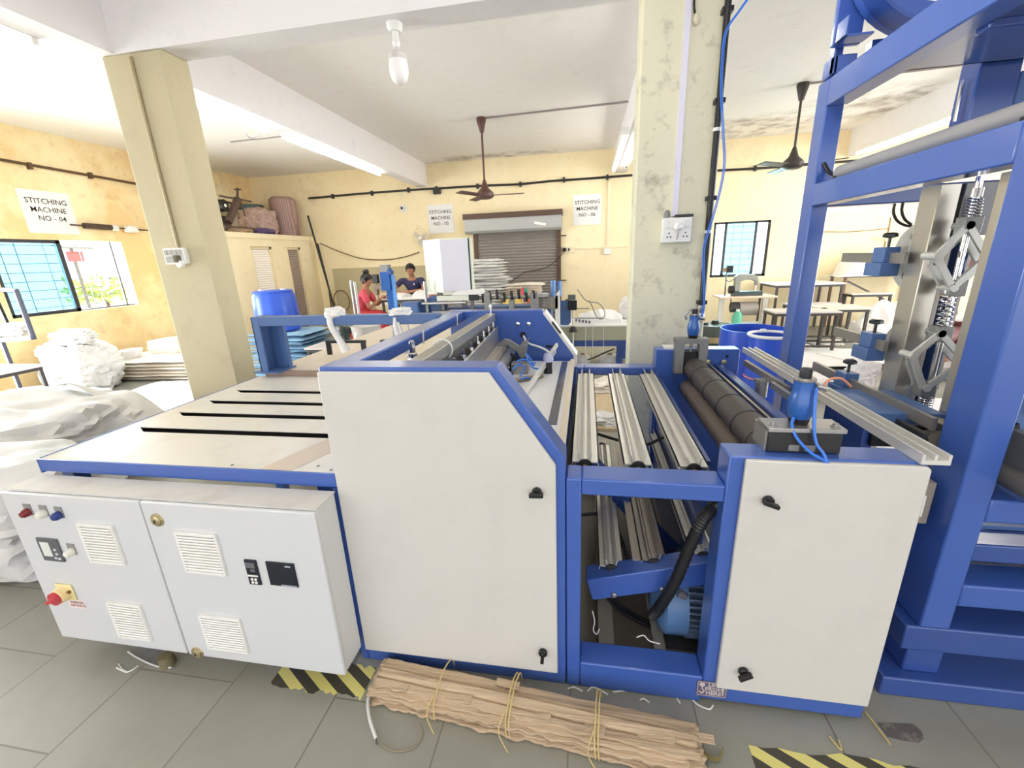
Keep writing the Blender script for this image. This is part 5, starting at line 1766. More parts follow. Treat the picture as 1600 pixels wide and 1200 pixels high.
def bench(name, x0, x1, y0, y1, h, top, legm, label, cat='table', rot=0.0, stretch=True, group=None):
    cx, cy = (x0 + x1) / 2, (y0 + y1) / 2
    a, b = (x1 - x0) / 2, (y1 - y0) / 2
    o = thing(name, (cx, cy, 0), label, cat, group)
    put('table_top', MB().box(cx - a, cx + a, cy - b, cy + b, h - 0.025, h), top, o, bev=0.003)
    put('apron', MB().box(cx - a + 0.02, cx + a - 0.02, cy - b + 0.02, cy - b + 0.05, h - 0.065, h - 0.025).box(cx - a + 0.02, cx + a - 0.02, cy + b - 0.05, cy + b - 0.02, h - 0.065, h - 0.025)
        .box(cx - a + 0.02, cx - a + 0.05, cy - b + 0.05, cy + b - 0.05, h - 0.065, h - 0.025).box(cx + a - 0.05, cx + a - 0.02, cy - b + 0.05, cy + b - 0.05, h - 0.065, h - 0.025), legm, o)
    for sx in (-1, 1):
        for sy in (-1, 1):
            lx, ly = cx + sx * (a - 0.04), cy + sy * (b - 0.04)
            put('leg', MB().box(lx - 0.018, lx + 0.018, ly - 0.018, ly + 0.018, 0, h - 0.03), legm, o)
    if stretch:
        put('stretcher', MB().box(cx - a + 0.05, cx + a - 0.05, cy + b - 0.05, cy + b - 0.025, 0.10, 0.13).box(cx - a + 0.05, cx + a - 0.05, cy - b + 0.025, cy - b + 0.05, 0.10, 0.13), legm, o)
    if rot:
        o.rotation_euler = (0, 0, rot)
    return o


bench('work_bench', -7.75, -6.62, 3.50, 4.10, 0.60, TOPW, LEGD, 'white topped bench with dark legs beside the upright sack')
bench('low_stool', -7.35, -6.60, 3.12, 3.44, 0.50, TOPW, LEGD, 'lower white topped stool in front of the white bench', 'stool')
# machine head frame with cloth standing behind it
o = thing('tubular_stand', (-7.3, 4.3, 0), 'dark tubular frame with white cloth rising in front of the window', 'frame')
A = [at(x, y, Y=4.30) for x, y in ((-12, 452), (25, 453), (52, 527))]
put('tube_frame', MB().tube([A[0], A[1] - Vector((0.03, 0, 0)), A[1], A[1].lerp(A[2], 0.1), A[2]], 0.028, n=8, sub=1), LEGB, o)
put('shelf_rail', MB().bar(Vector((A[2].x - 0.55, 4.3, A[2].z - 0.03)), A[2], 0.06, 0.06), LEGB, o)
put('back_post', MB().bar(at(-6, 470, Y=4.36), at(10, 505, Y=4.36), 0.06, 0.03, up=(0, 1, 0)), BLACK, o)
put('frame_leg', MB().box(A[2].x - 0.56, A[2].x - 0.52, 4.28, 4.32, 0, A[2].z + 0.1), LEGB, o)
cq = at(12, 516, Y=4.3)
o = put('cloth_bundle', lump((cq.x - 0.06, 4.32, A[2].z + 0.03), (0.34, 0.15, 0.08), 2.7, 0.14), CLOTH)
tag(o, 'white cloth bundle on the dark tubular frame', 'cloth')
# bamboo rod on the wall
o = thing('wrapped_rod', (XL + 0.05, 6.5, 2.3), 'dark wrapped rod hanging on the wall beside sign NO - 04', 'rod')
p0, p1 = at(110, 351, X=XL + 0.06), at(232, 360, X=XL + 0.06)
put('rod', MB().cyl(p0, p1, 0.012, n=8), mat('dark_rod', (72, 52, 40), 0.6), o)
put('wrapping', MB().cyl(p0.lerp(p1, 0.15), p0.lerp(p1, 0.48), 0.045, n=10), mat('dark_rod', (72, 52, 40), 0.6), o)
put('white_rag', lump(p0.lerp(p1, 0.52) - Vector((0, 0, 0.05)), (0.05, 0.07, 0.05), 3, 0.2, sub=3), CLOTH, o)
put('white_rag', lump(p0.lerp(p1, 0.75) - Vector((0, 0, 0.06)), (0.05, 0.13, 0.06), 5, 0.2, sub=3), CLOTH, o)
put('hook', MB().cyl((XL, p1.y - 0.05, p1.z), (XL + 0.08, p1.y - 0.05, p1.z), 0.01, n=8), STEELD, o)

# ---- things stored on the store room block
BT = PBZ
o = thing('barrel', (-7.58, 9.3, BT), 'navy plastic barrel with a green top on the store room block', 'barrel')
put('barrel_body', MB().lathe([(0.30, 0), (0.33, 0.1), (0.34, 0.4), (0.30, 0.56)], (-7.58, 9.30, BT), n=32), mat('navy_plastic', (48, 50, 84), 0.35), o)
put('barrel_lid', MB().lathe([(0.31, 0.56), (0.32, 0.60), (0.30, 0.70), (0.05, 0.71)], (-7.58, 9.30, BT), n=32), mat('dark_green_lid', (62, 84, 78), 0.4), o)
o = thing('barrel', (-7.5, 8.68, BT), 'grey-green barrel behind the rusty machine frame on the block', 'barrel')
put('barrel_body', MB().lathe([(0.22, 0), (0.24, 0.1), (0.24, 0.4), (0.22, 0.5)], (-7.5, 8.68, BT), n=28), mat('grey_green_drum', (150, 140, 116), 0.5), o)
MAUV = line_mat('mauve_striped_matting', (168, 140, 132), (142, 114, 108), 'X', 0.035, 0.4)
o = put('matting_roll', MB().lathe([(0.26, 0), (0.28, 0.04), (0.285, 0.5), (0.28, 0.80), (0.22, 0.86)], (-6.93, 9.56, BT), ax=(0.03, 0.0, 1), n=32), MAUV)
tag(o, 'mauve roll of woven matting standing upright on the store room block', 'roll')
o = put('covered_bundle', lump((-7.05, 8.86, BT), (0.34, 0.36, 0.31), 9.3, 0.09), mat('mauve_plastic_sheet', (178, 152, 142), 0.4, var=0.18, scale=6))
tag(o, 'mauve plastic-covered bundle at the front edge of the block', 'bundle')
o = put('purple_cover', lump((-6.72, 8.52, BT), (0.14, 0.34, 0.07), 4.3, 0.06), mat('purple_sheet', (84, 66, 112), 0.35))
tag(o, 'flat purple cover lying at the block edge', 'cover')
o = put('brown_sack', lump((-6.72, 7.85, BT), (0.15, 0.34, 0.045), 3.3, 0.1), mat('brown_jute', (176, 148, 116), 0.8))
tag(o, 'flat brown sack under the rusty machine frame on the block', 'sack')
o = thing('scrap_machine_frame', (-6.85, 7.9, BT), 'rusty scrap machine frame with a motor disc on the block', 'frame')
SCR = mat('rusty_dark_steel', (98, 80, 72), 0.6, 0.3, var=0.2, scale=9)
P = lambda x, y: at(x, y, X=-6.8)
put('slanted_beam', MB().bar(P(357, 347), P(372, 310), 0.10, 0.10), SCR, o)
put('cross_rod', MB().bar(P(343, 306), P(392, 315), 0.03, 0.03), SCR, o)
put('top_handle', MB().bar(P(371, 308), P(371, 294), 0.03, 0.03).bar(P(366, 296), P(376, 296), 0.03, 0.03), SCR, o)
put('stay_rod', MB().bar(P(375, 312), P(383, 338), 0.02, 0.02), SCR, o)
put('motor_disc', MB().cyl(P(349, 321) - Vector((0.08, 0, 0)), P(349, 321) + Vector((0.02, 0.02, 0.0)), 0.11, n=24), BLACK, o)
put('disc_hub', MB().cyl(P(349, 321) + Vector((0.02, 0.02, 0)), P(349, 321) + Vector((0.03, 0.02, 0.0)), 0.03, n=12), WHITEP, o)
put('scrap_bed', MB().box(-7.0, -6.66, 7.45, 8.25, BT + 0.06, BT + 0.12), SCR, o)
put('scrap_bed_foot', MB().box(-6.98, -6.90, 7.47, 7.55, BT, BT + 0.07).box(-6.98, -6.90, 8.15, 8.23, BT, BT + 0.07), SCR, o)
put('side_casting', MB().box(-7.0, -6.9, 7.5, 7.9, BT + 0.12, BT + 0.32), SCR, o)
# poles leaning in the corner
for i, ((ax, ay), (bx, by), lab) in enumerate((((481, 337), (523, 482), 'long black pole leaning on the block corner, tip highest'), ((496, 381), (521, 478), 'shorter black pole crossing the long one at the block corner'))):
    a, b = at(ax, ay, X=-6.44 + 0.06 * i), at(bx, by, X=-6.12)
    d = (b - a)
    if d.z < 0:
        b = b + d * (b.z / -d.z)
    o = put('leaning_pole', MB().cyl(b, a, 0.022, n=10), COND)
    tag(o, lab, 'pole')
# small things under the dado by the poles
q = at(514, 470, Y=9.7)
o = thing('broom', (q.x, 9.75, 0), 'short brown broom standing against the dado by the poles', 'broom')
put('bristle_head', MB().lathe([(0.11, 0), (0.09, 0.25), (0.035, 0.45)], (q.x, 9.75, 0), n=14), mat('brown_broom', (120, 82, 50), 0.9, var=0.2, scale=40), o)
put('broom_handle', MB().cyl((q.x, 9.75, 0.40), (q.x - 0.03, 9.82, 1.0), 0.018, n=8), mat('brown_broom_stick', (110, 76, 50), 0.6), o)
q = at(533, 470, Y=9.86)
o = thing('cable_ring', (q.x, 9.9, q.z - 0.3), 'thin brown hoop hanging on the dado panel', 'hoop')
put('hoop', MB().torus((q.x, 9.89, q.z), (0.25, 1, 0), 0.25, 0.013, n=36, k=6), mat('brown_hoop', (118, 84, 52), 0.6), o)
put('hook', MB().cyl((q.x, YB, q.z + 0.25), (q.x, YB - 0.08, q.z + 0.25), 0.012, n=8), STEELD, o)
q = at(494, 513, Z=0.0)
o = put('stone_lump', lump((q.x, q.y, 0), (0.10, 0.08, 0.05), 3, 0.2, sub=3), mat('grey_lump', (150, 140, 126), 0.8))
tag(o, 'small grey lump on the floor near the brown patterned door', 'stone')
o = put('rag', lump((q.x + 0.62, q.y + 0.1, 0), (0.22, 0.10, 0.04), 5, 0.25, sub=3), CLOTHC)
tag(o, 'pale rag on the floor beyond the blue gantry beam', 'rag')

# ================================================================== STITCHING STATION 05
bench('sewing_table', -3.75, -2.45, 7.45, 8.35, 1.0, TOPW, LEGD, 'white stitching table covered in sacks where two people sit')
o = put('sack_heap', heap(lambda u, v: 1.02 + 0.06 * sin(pi * v), -3.25, -2.5, 7.5, 8.2, 3, amp=0.04), CLOTH, solid=0.01)
for v in o.data.vertices:
    if v.co.z + o.location.z < 1.002:
        v.co.z = 1.002 - o.location.z
tag(o, 'crumpled white fabric on the table before the man', 'fabric')
o = put('fabric_piece', heap(lambda u, v: 1.005 + 0.05 * sin(pi * u), -3.72, -3.3, 7.48, 7.95, 8, amp=0.025, nu=26, nv=20), CLOTH, solid=0.006)
for v in o.data.vertices:
    if v.co.z + o.location.z < 1.002:
        v.co.z = 1.002 - o.location.z
tag(o, 'white fabric under the hands of the woman', 'fabric')
# sewing machine behind the woman
q = at(583, 437, Y=8.45)
o = thing('sewing_machine', (q.x, 8.5, 0), 'sewing machine with a black thread box between the two people', 'sewing machine')
put('machine_table', MB().box(q.x - 0.5, q.x + 0.5, 8.40, 8.75, 0.80, 0.84), TOPC, o)
put('table_leg', MB().box(q.x - 0.46, q.x - 0.42, 8.55, 8.6, 0, 0.80).box(q.x + 0.42, q.x + 0.46, 8.55, 8.6, 0, 0.80), LEGD, o)
put('thread_box', MB().box(q.x - 0.06, q.x + 0.06, 8.52, 8.62, q.z - 0.08, q.z + 0.10), BLACK, o, bev=0.01)
put('thread_post', MB().cyl((q.x, 8.57, 0.84), (q.x, 8.57, q.z - 0.07), 0.014, n=8), STEEL, o)
put('machine_arm', MB().box(q.x - 0.05, q.x + 0.35, 8.52, 8.64, 1.10, 1.20).box(q.x + 0.24, q.x + 0.35, 8.52, 8.64, 0.84, 1.12).box(q.x - 0.05, q.x + 0.02, 8.53, 8.63, 0.98, 1.12), mat('brown_grey_machine', (134, 118, 100), 0.45), o, bev=0.015)
# cream cartons behind
for i, (x, h, lab) in enumerate(((-4.75, 0.95, 'pale cream board leaning by the dado behind the woman'), (-4.18, 0.9, 'second cream board behind the woman and the thread box'))):
    o = put('cream_board', MB().box(x - 0.25, x + 0.25, 9.70, 9.76, 0, h), mat('cream_board', (236, 214, 178), 0.6, var=0.04))
    tag(o, lab, 'board')

# blue folding column of machine 05
q0, q1 = at(603, 415, Y=5.5), at(606, 492, Y=5.5)
o = thing('guide_column', (q0.x + 0.06, 5.5, 0), 'bright blue steel column with a serrated edge beyond the gantry', 'column')
BB = mat('bright_blue_enamel', (40, 96, 176), 0.35, var=0.05)
put('column_plate', MB().box(q0.x - 0.02, q0.x + 0.075, 5.46, 5.54, 0.0, q0.z - 0.09), BB, o, bev=0.004)
put('column_cover', MB().box(q0.x - 0.07, q0.x + 0.06, 5.43, 5.46, q0.z - 0.32, q0.z - 0.08), BB, o, bev=0.004)
put('serrated_edge', MB().prism([(q0.x + 0.075, 0.9)] + [(q0.x + 0.115 + (0.012 if k % 2 else 0), 0.9 + k * 0.03) for k in range(20)] + [(q0.x + 0.075, 1.5)], 'y', 5.45, 5.47), mat('pale_blue_edge', (100, 160, 232), 0.35), o)
put('top_block', MB().box(q0.x - 0.06, q0.x + 0.045, 5.44, 5.55, q0.z - 0.08, q0.z + 0.01), mat('grey_block', (150, 150, 150), 0.45), o)
put('top_knob', MB().cyl((q0.x + 0.06, 5.44, q0.z - 0.05), (q0.x + 0.10, 5.44, q0.z - 0.10), 0.035, n=12), BLUED, o)

# stitching line 05 (long blue bodied machine with cabinet)
o = thing('stitching_line', (-2.0, 5.6, 0), 'blue bodied stitching line with black rollers behind the bag machine', 'machine')
Y5 = 5.6
put('front_body', MB().box(-2.42, -2.20, 5.40, 5.60, 0.0, 1.125), BLUES, o, bev=0.006)
put('long_body', MB().box(-2.20, -0.45, 5.62, 5.95, 0.0, 1.02), BLUES, o, bev=0.006)
put('side_plate', MB().prism([(-2.20, 0.95), (-1.85, 0.95), (-1.85, 1.19), (-2.05, 1.19), (-2.20, 1.10)], 'y', 5.57, 5.62), BLUES, o)
put('rail', MB().cyl((-2.15, 5.45, 1.10), (-1.55, 5.45, 1.10), 0.018, n=10), CHROME, o)
put('tall_rod', MB().cyl((-2.105, 5.5, 0.9), (-2.105, 5.5, 1.385), 0.022, n=10), STEEL, o)
put('rail_bed', MB().box(-2.0, -0.5, 5.40, 5.62, 0.95, 1.0), STEEL, o)
put('control_box', MB().box(-1.94, -1.42, 5.45, 5.60, 1.125, 1.195), mat('pale_green_box', (214, 218, 204), 0.4), o, bev=0.006)
put('box_end', MB().box(-1.50, -1.37, 5.435, 5.45, 1.125, 1.20), BLACK, o)
put('box_leg', MB().box(-1.9, -1.86, 5.5, 5.55, 0.99, 1.13).box(-1.5, -1.46, 5.5, 5.55, 0.99, 1.13), STEELD, o)
q = at(775, 468, Y=5.45)
for k in range(8):
    x = -1.34 + k * 0.095
    put('feed_wheel', MB().lathe([(0.04, 0), (0.065, 0.004), (0.065, 0.022), (0.04, 0.026)], (x, 5.5, 1.15 + 0.02 * ((k * 7) % 3)), (1, 0.35, 0), n=20), BLKRUB, o)
put('wheel_shaft', MB().cyl((-1.42, 5.53, 1.15), (-0.48, 5.53, 1.15), 0.024, n=10), STEEL, o)
for b_ in ((-1.30, -1.22, 5.44, 5.56, 1.0, 1.22), (-0.70, -0.60, 5.46, 5.60, 0.99, 1.20), (-0.98, -0.92, 5.46, 5.60, 1.0, 1.12)):
    put('shaft_block', MB().box(*b_), IRON, o, bev=0.005)
put('junction_plate', MB().box(-0.62, -0.36, 5.60, 5.64, 0.98, 1.15), mat('grey_brown_panel', (150, 142, 130), 0.5), o)
q = at(852, 490, Y=5.3)
bb = MB()
for k in range(3):
    for j in range(2):
        bb.lathe([(0.014, 0), (0.012, 0.012)], (-0.54 + j * 0.1, 5.60, 1.02 + k * 0.045), (0, -1, 0), n=8)
put('knob_board', bb, STEEL, o)
put('white_side_cover', MB().prism([(-0.395, 0.75), (-0.335, 0.75), (-0.335, 1.22), (-0.375, 1.18), (-0.395, 1.10)], 'y', 5.60, 5.66), WHITEP, o)
put('oil_glass', MB().cyl((-0.42, 5.62, 1.14), (-0.42, 5.62, 1.34), 0.035, n=14).cyl((-0.34, 5.64, 1.14), (-0.34, 5.64, 1.33), 0.03, n=14), mat('blue_oil_bottle', (96, 134, 190), 0.2), o)
put('oil_hood', MB().ell((-0.56, 5.64, 1.16), (0.09, 0.05, 0.03), 12, 8), mat('clear_grey_cover', (200, 206, 214), 0.2), o)
# white cabinet on that line
o = thing('white_cabinet', (-1.80, 5.76, 1.02), 'tall white cabinet box standing above the stitching line', 'cabinet')
GRN = mat('greenish_white_paint', (226, 232, 214), 0.4, var=0.02, dirt=(170, 180, 160), dirt_amt=0.2)
LAV = mat('lavender_white_paint', (214, 214, 226), 0.4, var=0.02)
ca, cb_, cc_ = (-2.16, 5.72), (-1.82, 5.40), (-1.44, 5.56)
cd_ = (ca[0] + cc_[0] - cb_[0], ca[1] + cc_[1] - cb_[1])
put('cabinet_shell', MB().prism([ca, cb_, cc_, cd_], 'z', 1.235, 1.905), GRN, o, bev=0.004)
e1 = Vector((cc_[0] - cb_[0], cc_[1] - cb_[1], 0)).normalized()
nrm = Vector((e1.y, -e1.x, 0))
b0, b1 = Vector((*cb_, 0)) + nrm * 0.008, Vector((*cc_, 0)) + nrm * 0.008
put('cabinet_front', MB().bar(b0 + Vector((0, 0, 1.57)), b1 - e1 * 0.06 + Vector((0, 0, 1.57)), 0.012, 0.64), LAV, o)
put('door_gasket', MB().bar(b1 - e1 * 0.055 + Vector((0, 0, 1.57)), b1 - e1 * 0.04 + Vector((0, 0, 1.57)), 0.012, 0.66), BLACK, o)
put('cabinet_foot', MB().box(-1.98, -1.92, 5.60, 5.66, 1.02, 1.24).box(-1.66, -1.60, 5.64, 5.70, 1.02, 1.24), STEELD, o)
o = put('red_plastic_jar', MB().lathe([(0.10, 0), (0.11, 0.02), (0.10, 0.16)], (-2.10, 5.70 + 0.16, 1.02), n=20), mat('rust_red_plastic', (168, 84, 58), 0.4))
tag(o, 'rust red jar below the white cabinet', 'jar')
o = put('folded_sheet', MB().prism([(-1.74, 1.197), (-1.42, 1.197), (-1.30, 1.21), (-1.34, 1.27), (-1.70, 1.245)], 'y', 5.46, 5.58), CLOTH)
tag(o, 'white folded sheet lying on the pale control box', 'sheet')
# stacks behind the line on a low bench
bench('packing_bench', -2.4, -0.9, 7.98, 8.9, 0.72, TOPG, LEGD, 'grey bench against the shutter carrying white bags')
bag_stack('folded_bag', (-2.0, 8.45, 0.72), 17, 0.92, 0.62, 0.055, CLOTH, 'white folded bag in the tall pile before the shutter', 'white folded bags before the shutter', 13, jit=0.075, kinds=3)
bag_stack('folded_bag', (-1.16, 8.35, 0.72), 9, 0.66, 0.5, 0.05, CLOTHC, 'cream folded bag in the short pile before the shutter', 'cream folded bags before the shutter', 17, jit=0.05)
o = put('yellow_bag', lump((-1.35, 8.05, 0.72), (0.22, 0.10, 0.10), 2.2, 0.12, sub=3), mat('yellow_fabric', (238, 206, 110), 0.6))
tag(o, 'yellow bag at the foot of the short pile', 'bag')
o = put('orange_red_bundle', lump((-0.98, 8.0, 0.72), (0.14, 0.09, 0.13), 5.2, 0.15, sub=3), mat('red_orange_bundle', (206, 104, 66), 0.6, var=0.35, scale=14))
tag(o, 'red and orange bundle of tape beside the yellow bag', 'bundle')
for i, (px, c, l) in enumerate(((817, (206, 74, 92), 'pink'), (822, (56, 146, 118), 'green'))):
    q = at(px, 458, Y=7.6)
    o = thing('thread_cone', (q.x, 7.6, q.z - 0.15), l + ' thread cone on a spindle over the stitching line', 'thread')
    put('cone', MB().lathe([(0.045, -0.10), (0.03, 0.08), (0.012, 0.10)], (q.x, 7.6, q.z), n=14), mat(l + '_thread', c, 0.7), o)
    put('spindle', MB().cyl((q.x, 7.6, 0.0), (q.x, 7.6, q.z - 0.1), 0.012, n=8), STEEL, o)
# wall fan
q = at(656, 372, Y=9.6)
o = thing('wall_fan', (q.x, 9.7, q.z - 0.25), 'round cream pedestal wall fan beside sign NO - 05', 'fan')
FANC = mat('cream_fan', (222, 208, 176), 0.45)
g = MB()
for R in (0.20, 0.14, 0.08):
    g.torus((q.x, 9.62, q.z), (0.2, 1, 0), R, 0.006, n=32, k=6)
for k in range(14):
    a = 2 * pi * k / 14
    g.cyl((q.x, 9.62, q.z), (q.x + 0.2 * cos(a), 9.62 - 0.04 * cos(a), q.z + 0.2 * sin(a)), 0.004, n=5)
put('fan_guard', g, FANC, o)
put('fan_hub', MB().lathe([(0.03, 0), (0.05, 0.03), (0.06, 0.12)], (q.x, 9.60, q.z), (0, 1, 0), n=18), WHITEP, o)
b = MB()
for k in range(3):
    a = 2 * pi * k / 3 + 0.4
    b.bar((q.x + 0.03 * cos(a), 9.65, q.z + 0.03 * sin(a)), (q.x + 0.17 * cos(a), 9.65, q.z + 0.17 * sin(a)), 0.10, 0.006, up=(-sin(a) * 0.3, -1, cos(a) * 0.3))
put('fan_blade', b, mat('clear_grey_blade', (206, 200, 190), 0.4), o)
put('wall_bracket', MB().cyl((q.x, 9.70, q.z), (q.x, YB, q.z - 0.05), 0.03, n=10), FANC, o)

# ================================================================== STATION 06 behind the cream pillar
o = thing('stitching_table', (0.1, 6.6, 0), 'olive fronted stitching table with blue rail behind the machine', 'table')
put('table_top', MB().box(-0.42, 0.75, 6.45, 7.35, 0.60, 0.622), TOPW, o)
put('front_panel', MB().box(-0.42, 0.75, 6.46, 6.50, 0.395, 0.60), mat('olive_front_panel', (176, 176, 150), 0.5), o)
put('blue_rail', MB().box(-0.42, 0.75, 6.44, 6.50, 0.305, 0.39), BLUED, o)
put('leg', MB().box(0.46, 0.55, 6.44, 6.56, 0, 0.305), BLUED, o)
put('leg', MB().box(-0.40, -0.31, 6.44, 6.56, 0, 0.305), BLUED, o)
put('drive_box', MB().box(0.55, 0.66, 6.42, 6.58, 0.12, 0.33), BLUED, o)
put('blue_end_plate', MB().prism([(-0.405, 0.66), (-0.37, 0.622), (-0.26, 0.622), (-0.225, 0.66), (-0.225, 0.95), (-0.26, 0.99), (-0.37, 0.99), (-0.405, 0.95)], 'y', 6.52, 6.55), BLUES, o)
o2 = thing('thread_tension_stand', (-0.185, 6.34, 0), 'slim thread stand with a black box on top by the blue end plate', 'stand')
put('thread_post', MB().cyl((-0.185, 6.34, 0.03), (-0.185, 6.34, 1.04), 0.014, n=10), mat('cream_post', (222, 214, 190), 0.4), o2)
put('base_foot', MB().lathe([(0.09, 0), (0.03, 0.03)], (-0.185, 6.34, 0), n=16), BLACK, o2)
put('collar', MB().lathe([(0.07, 0), (0.03, 0.08)], (-0.185, 6.34, 0.55), n=12), BLACK, o2)
put('thread_box', MB().box(-0.265, -0.130, 6.30, 6.38, 0.87, 1.01), BLACK, o2, bev=0.008)
put('box_bracket', MB().box(-0.26, -0.15, 6.30, 6.38, 1.02, 1.09).box(-0.30, -0.24, 6.32, 6.36, 0.99, 1.03), STEELD, o2)
q = [at(x, y, Y=6.4) for x, y in ((902, 452), (916, 470), (935, 474), (945, 487), (942, 498), (932, 495), (925, 478), (920, 470))]
put('thread_wire', MB().tube(q, 0.006, n=6), STEELD, o2)
put('thread_wire', MB().cyl(at(872, 482, Y=6.4), at(921, 482, Y=6.4), 0.006, n=6).cyl(at(893, 497, Y=6.4), at(941, 497, Y=6.4), 0.006, n=6), STEELD, o2)
o = put('printed_sack', heap(lambda u, v: 0.626 + 0.14 * max(0, sin(pi * u)) * max(0, sin(pi * v)), -0.2, 0.62, 6.62, 7.2, 5, amp=0.05), CLOTH, solid=0.008)
for v in o.data.vertices:
    if v.co.z + o.location.z < 0.624:
        v.co.z = 0.624 - o.location.z
tag(o, 'white printed sack lying on the olive fronted table', 'sack')
sm = MB()
random.seed(9)
for k in range(5):
    x = -0.16 + k * 0.05
    sm.box(x, x + 0.03, 6.60, 6.62, 0.66 - 0.008 * k, 0.70 - 0.008 * k)
pr = put('print_mark', sm, mat('grey_print', (110, 108, 120), 0.6), None)
pr.parent = o
pr.location = pr.location - o.location
o = put('sack_bale', lump((0.70, 7.15, 0.622), (0.17, 0.18, 0.18), 7.7, 0.12), CLOTH)
tag(o, 'stuffed white sack standing beside the cream pillar', 'sack')
for i, (px, py, r, l) in enumerate(((910, 566, 0.125, 'small'), (953, 566, 0.185, 'wide'), (980, 562, 0.08, 'partly hidden'))):
    q = at(px, py, Z=0.0)
    o = thing('thread_spool', (q.x, q.y, 0), l + ' white thread spool on the floor under the olive table', 'spool')
    put('thread_winding', MB().lathe([(r, 0), (r * 1.02, 0.05), (r * 0.8, 0.11), (r * 0.3, 0.13)], (q.x, q.y, 0), n=28), CLOTH, o)
    put('spool_core', MB().lathe([(r * 0.26, 0), (r * 0.22, 0.02)], (q.x, q.y, 0.125), n=14), mat('spool_core', (96, 92, 76), 0.5) if i else mat('brown_core', (140, 100, 64), 0.6), o)
for i, (px, lab) in enumerate(((915, 'first'), (926, 'second'), (943, 'third'))):
    a, b = at(px, 508, Y=6.42), at(px, 558, Y=6.42)
    o = put('hanging_thread', MB().cyl(b, a, 0.004, n=5), CLOTH)
    tag(o, lab + ' white thread down the olive table front, counted from the thread stand', 'thread')
o = put('power_cord', MB().tube([at(x, y, Y=6.3) for x, y in ((918, 562), (930, 558), (945, 551), (960, 545))], 0.012, n=6), BLACK)
tag(o, 'black cord looping under the olive fronted table', 'cord')
for i, (px, py, r, lab) in enumerate(((940, 605, (0.25, 0.2, 0.07), 'cream scrap heap on the floor under the guide rollers'), (950, 655, (0.22, 0.16, 0.05), 'white plastic scrap on the floor behind the guide rollers'))):
    q = at(px, py, Z=0.05)
    o = put('scrap_heap', lump((q.x, q.y, 0.0), r, 3 + i * 2.2, 0.3), CLOTHC if not i else CLOTH)
    tag(o, lab, 'scrap')
q = at(925, 532, Z=0.0)
o = put('plank', MB().box(0.05, 0.62, 3.9, 5.2, 0, 0.03), mat('pale_plank', (206, 186, 150), 0.6, var=0.1, stretch=(8, 1, 1)))
tag(o, 'pale wooden plank on the floor behind the machine', 'plank')
# cotton rags tied on the gantry
o = put('tied_rag', lump((-1.63, 2.59, 1.31), (0.075, 0.055, 0.035), 3.3, 0.2, sub=3), CLOTH)
tag(o, 'white rag tied over the gantry beam, the one with the bulky knot', 'rag')
t = put('rag_tail', MB().tube([(-1.65, 2.555, 1.33), (-1.645, 2.545, 1.26), (-1.60, 2.55, 1.16), (-1.575, 2.56, 1.09)], 0.03, n=10, radii=[0.02, 0.02, 0.022, 0.032]), CLOTH)
t.parent = o
t.location = t.location - o.location
o = put('tied_rag', lump((-1.17, 2.59, 1.318), (0.085, 0.055, 0.025), 6.3, 0.25, sub=3), CLOTH)
tag(o, 'white rag tied over the gantry beam nearest the bag machine', 'rag')
t = put('rag_tail', MB().tube([(-1.20, 2.555, 1.31), (-1.195, 2.545, 1.24), (-1.165, 2.55, 1.13), (-1.165, 2.56, 1.08)], 0.03, n=10, radii=[0.01, 0.016, 0.025, 0.03]).tube([(-1.18, 2.55, 1.28), (-1.14, 2.54, 1.16), (-1.11, 2.55, 1.10)], 0.02, n=8, radii=[0.008, 0.016, 0.02]), CLOTH)
t.parent = o
t.location = t.location - o.location
# dark green can and buckets past the rear table
q = at(540, 523, Y=5.1)
o = put('green_can', MB().lathe([(0.11, 0), (0.11, 0.26), (0.10, 0.27)], (q.x, 5.1, 0.62), n=20), mat('dark_green_can', (54, 66, 62), 0.4, dirt=(220, 220, 214), dirt_amt=0.9, dirt_scale=9))
tag(o, 'dark green paint-splashed can beyond the gantry', 'can')
bench('low_bench', q.x - 0.5, q.x + 1.1, 4.9, 5.35, 0.62, TOPG, LEGD, 'low grey bench holding cans beyond the gantry')
q2 = at(573, 522, Y=5.15)
o = put('grey_bucket', MB().lathe([(0.16, 0), (0.19, 0.24), (0.20, 0.25)], (q2.x, 5.15, 0.62), n=24), mat('grey_bucket', (206, 202, 196), 0.5))
tag(o, 'pale grey bucket on the low bench beyond the gantry', 'bucket')
q3 = at(552, 524, Y=5.1)
o = put('orange_tin', MB().lathe([(0.05, 0), (0.05, 0.16)], (q3.x, 5.1, 0.62), n=16), mat('orange_tin', (214, 92, 52), 0.5))
tag(o, 'small orange tin between the green can and the grey bucket', 'tin')
q4 = at(558, 520, Y=5.0)
o = put('white_cone', MB().lathe([(0.07, 0), (0.02, 0.22)], (q4.x, 5.0, 0.62), n=16), WHITEP)
tag(o, 'white cone beside the orange tin', 'cone')
for i, (px, y0, y1) in enumerate(((548, 438, 500), (554, 440, 495))):
    a, b = at(px, y0, Y=5.3), at(px + 8, y1, Y=5.3)
    o = put('steel_rod', MB().cyl((a.x, 5.3, 0.62), a, 0.018, n=10), STEEL)
    tag(o, ('taller', 'shorter')[i] + ' upright steel rod beside the woman in red', 'rod')
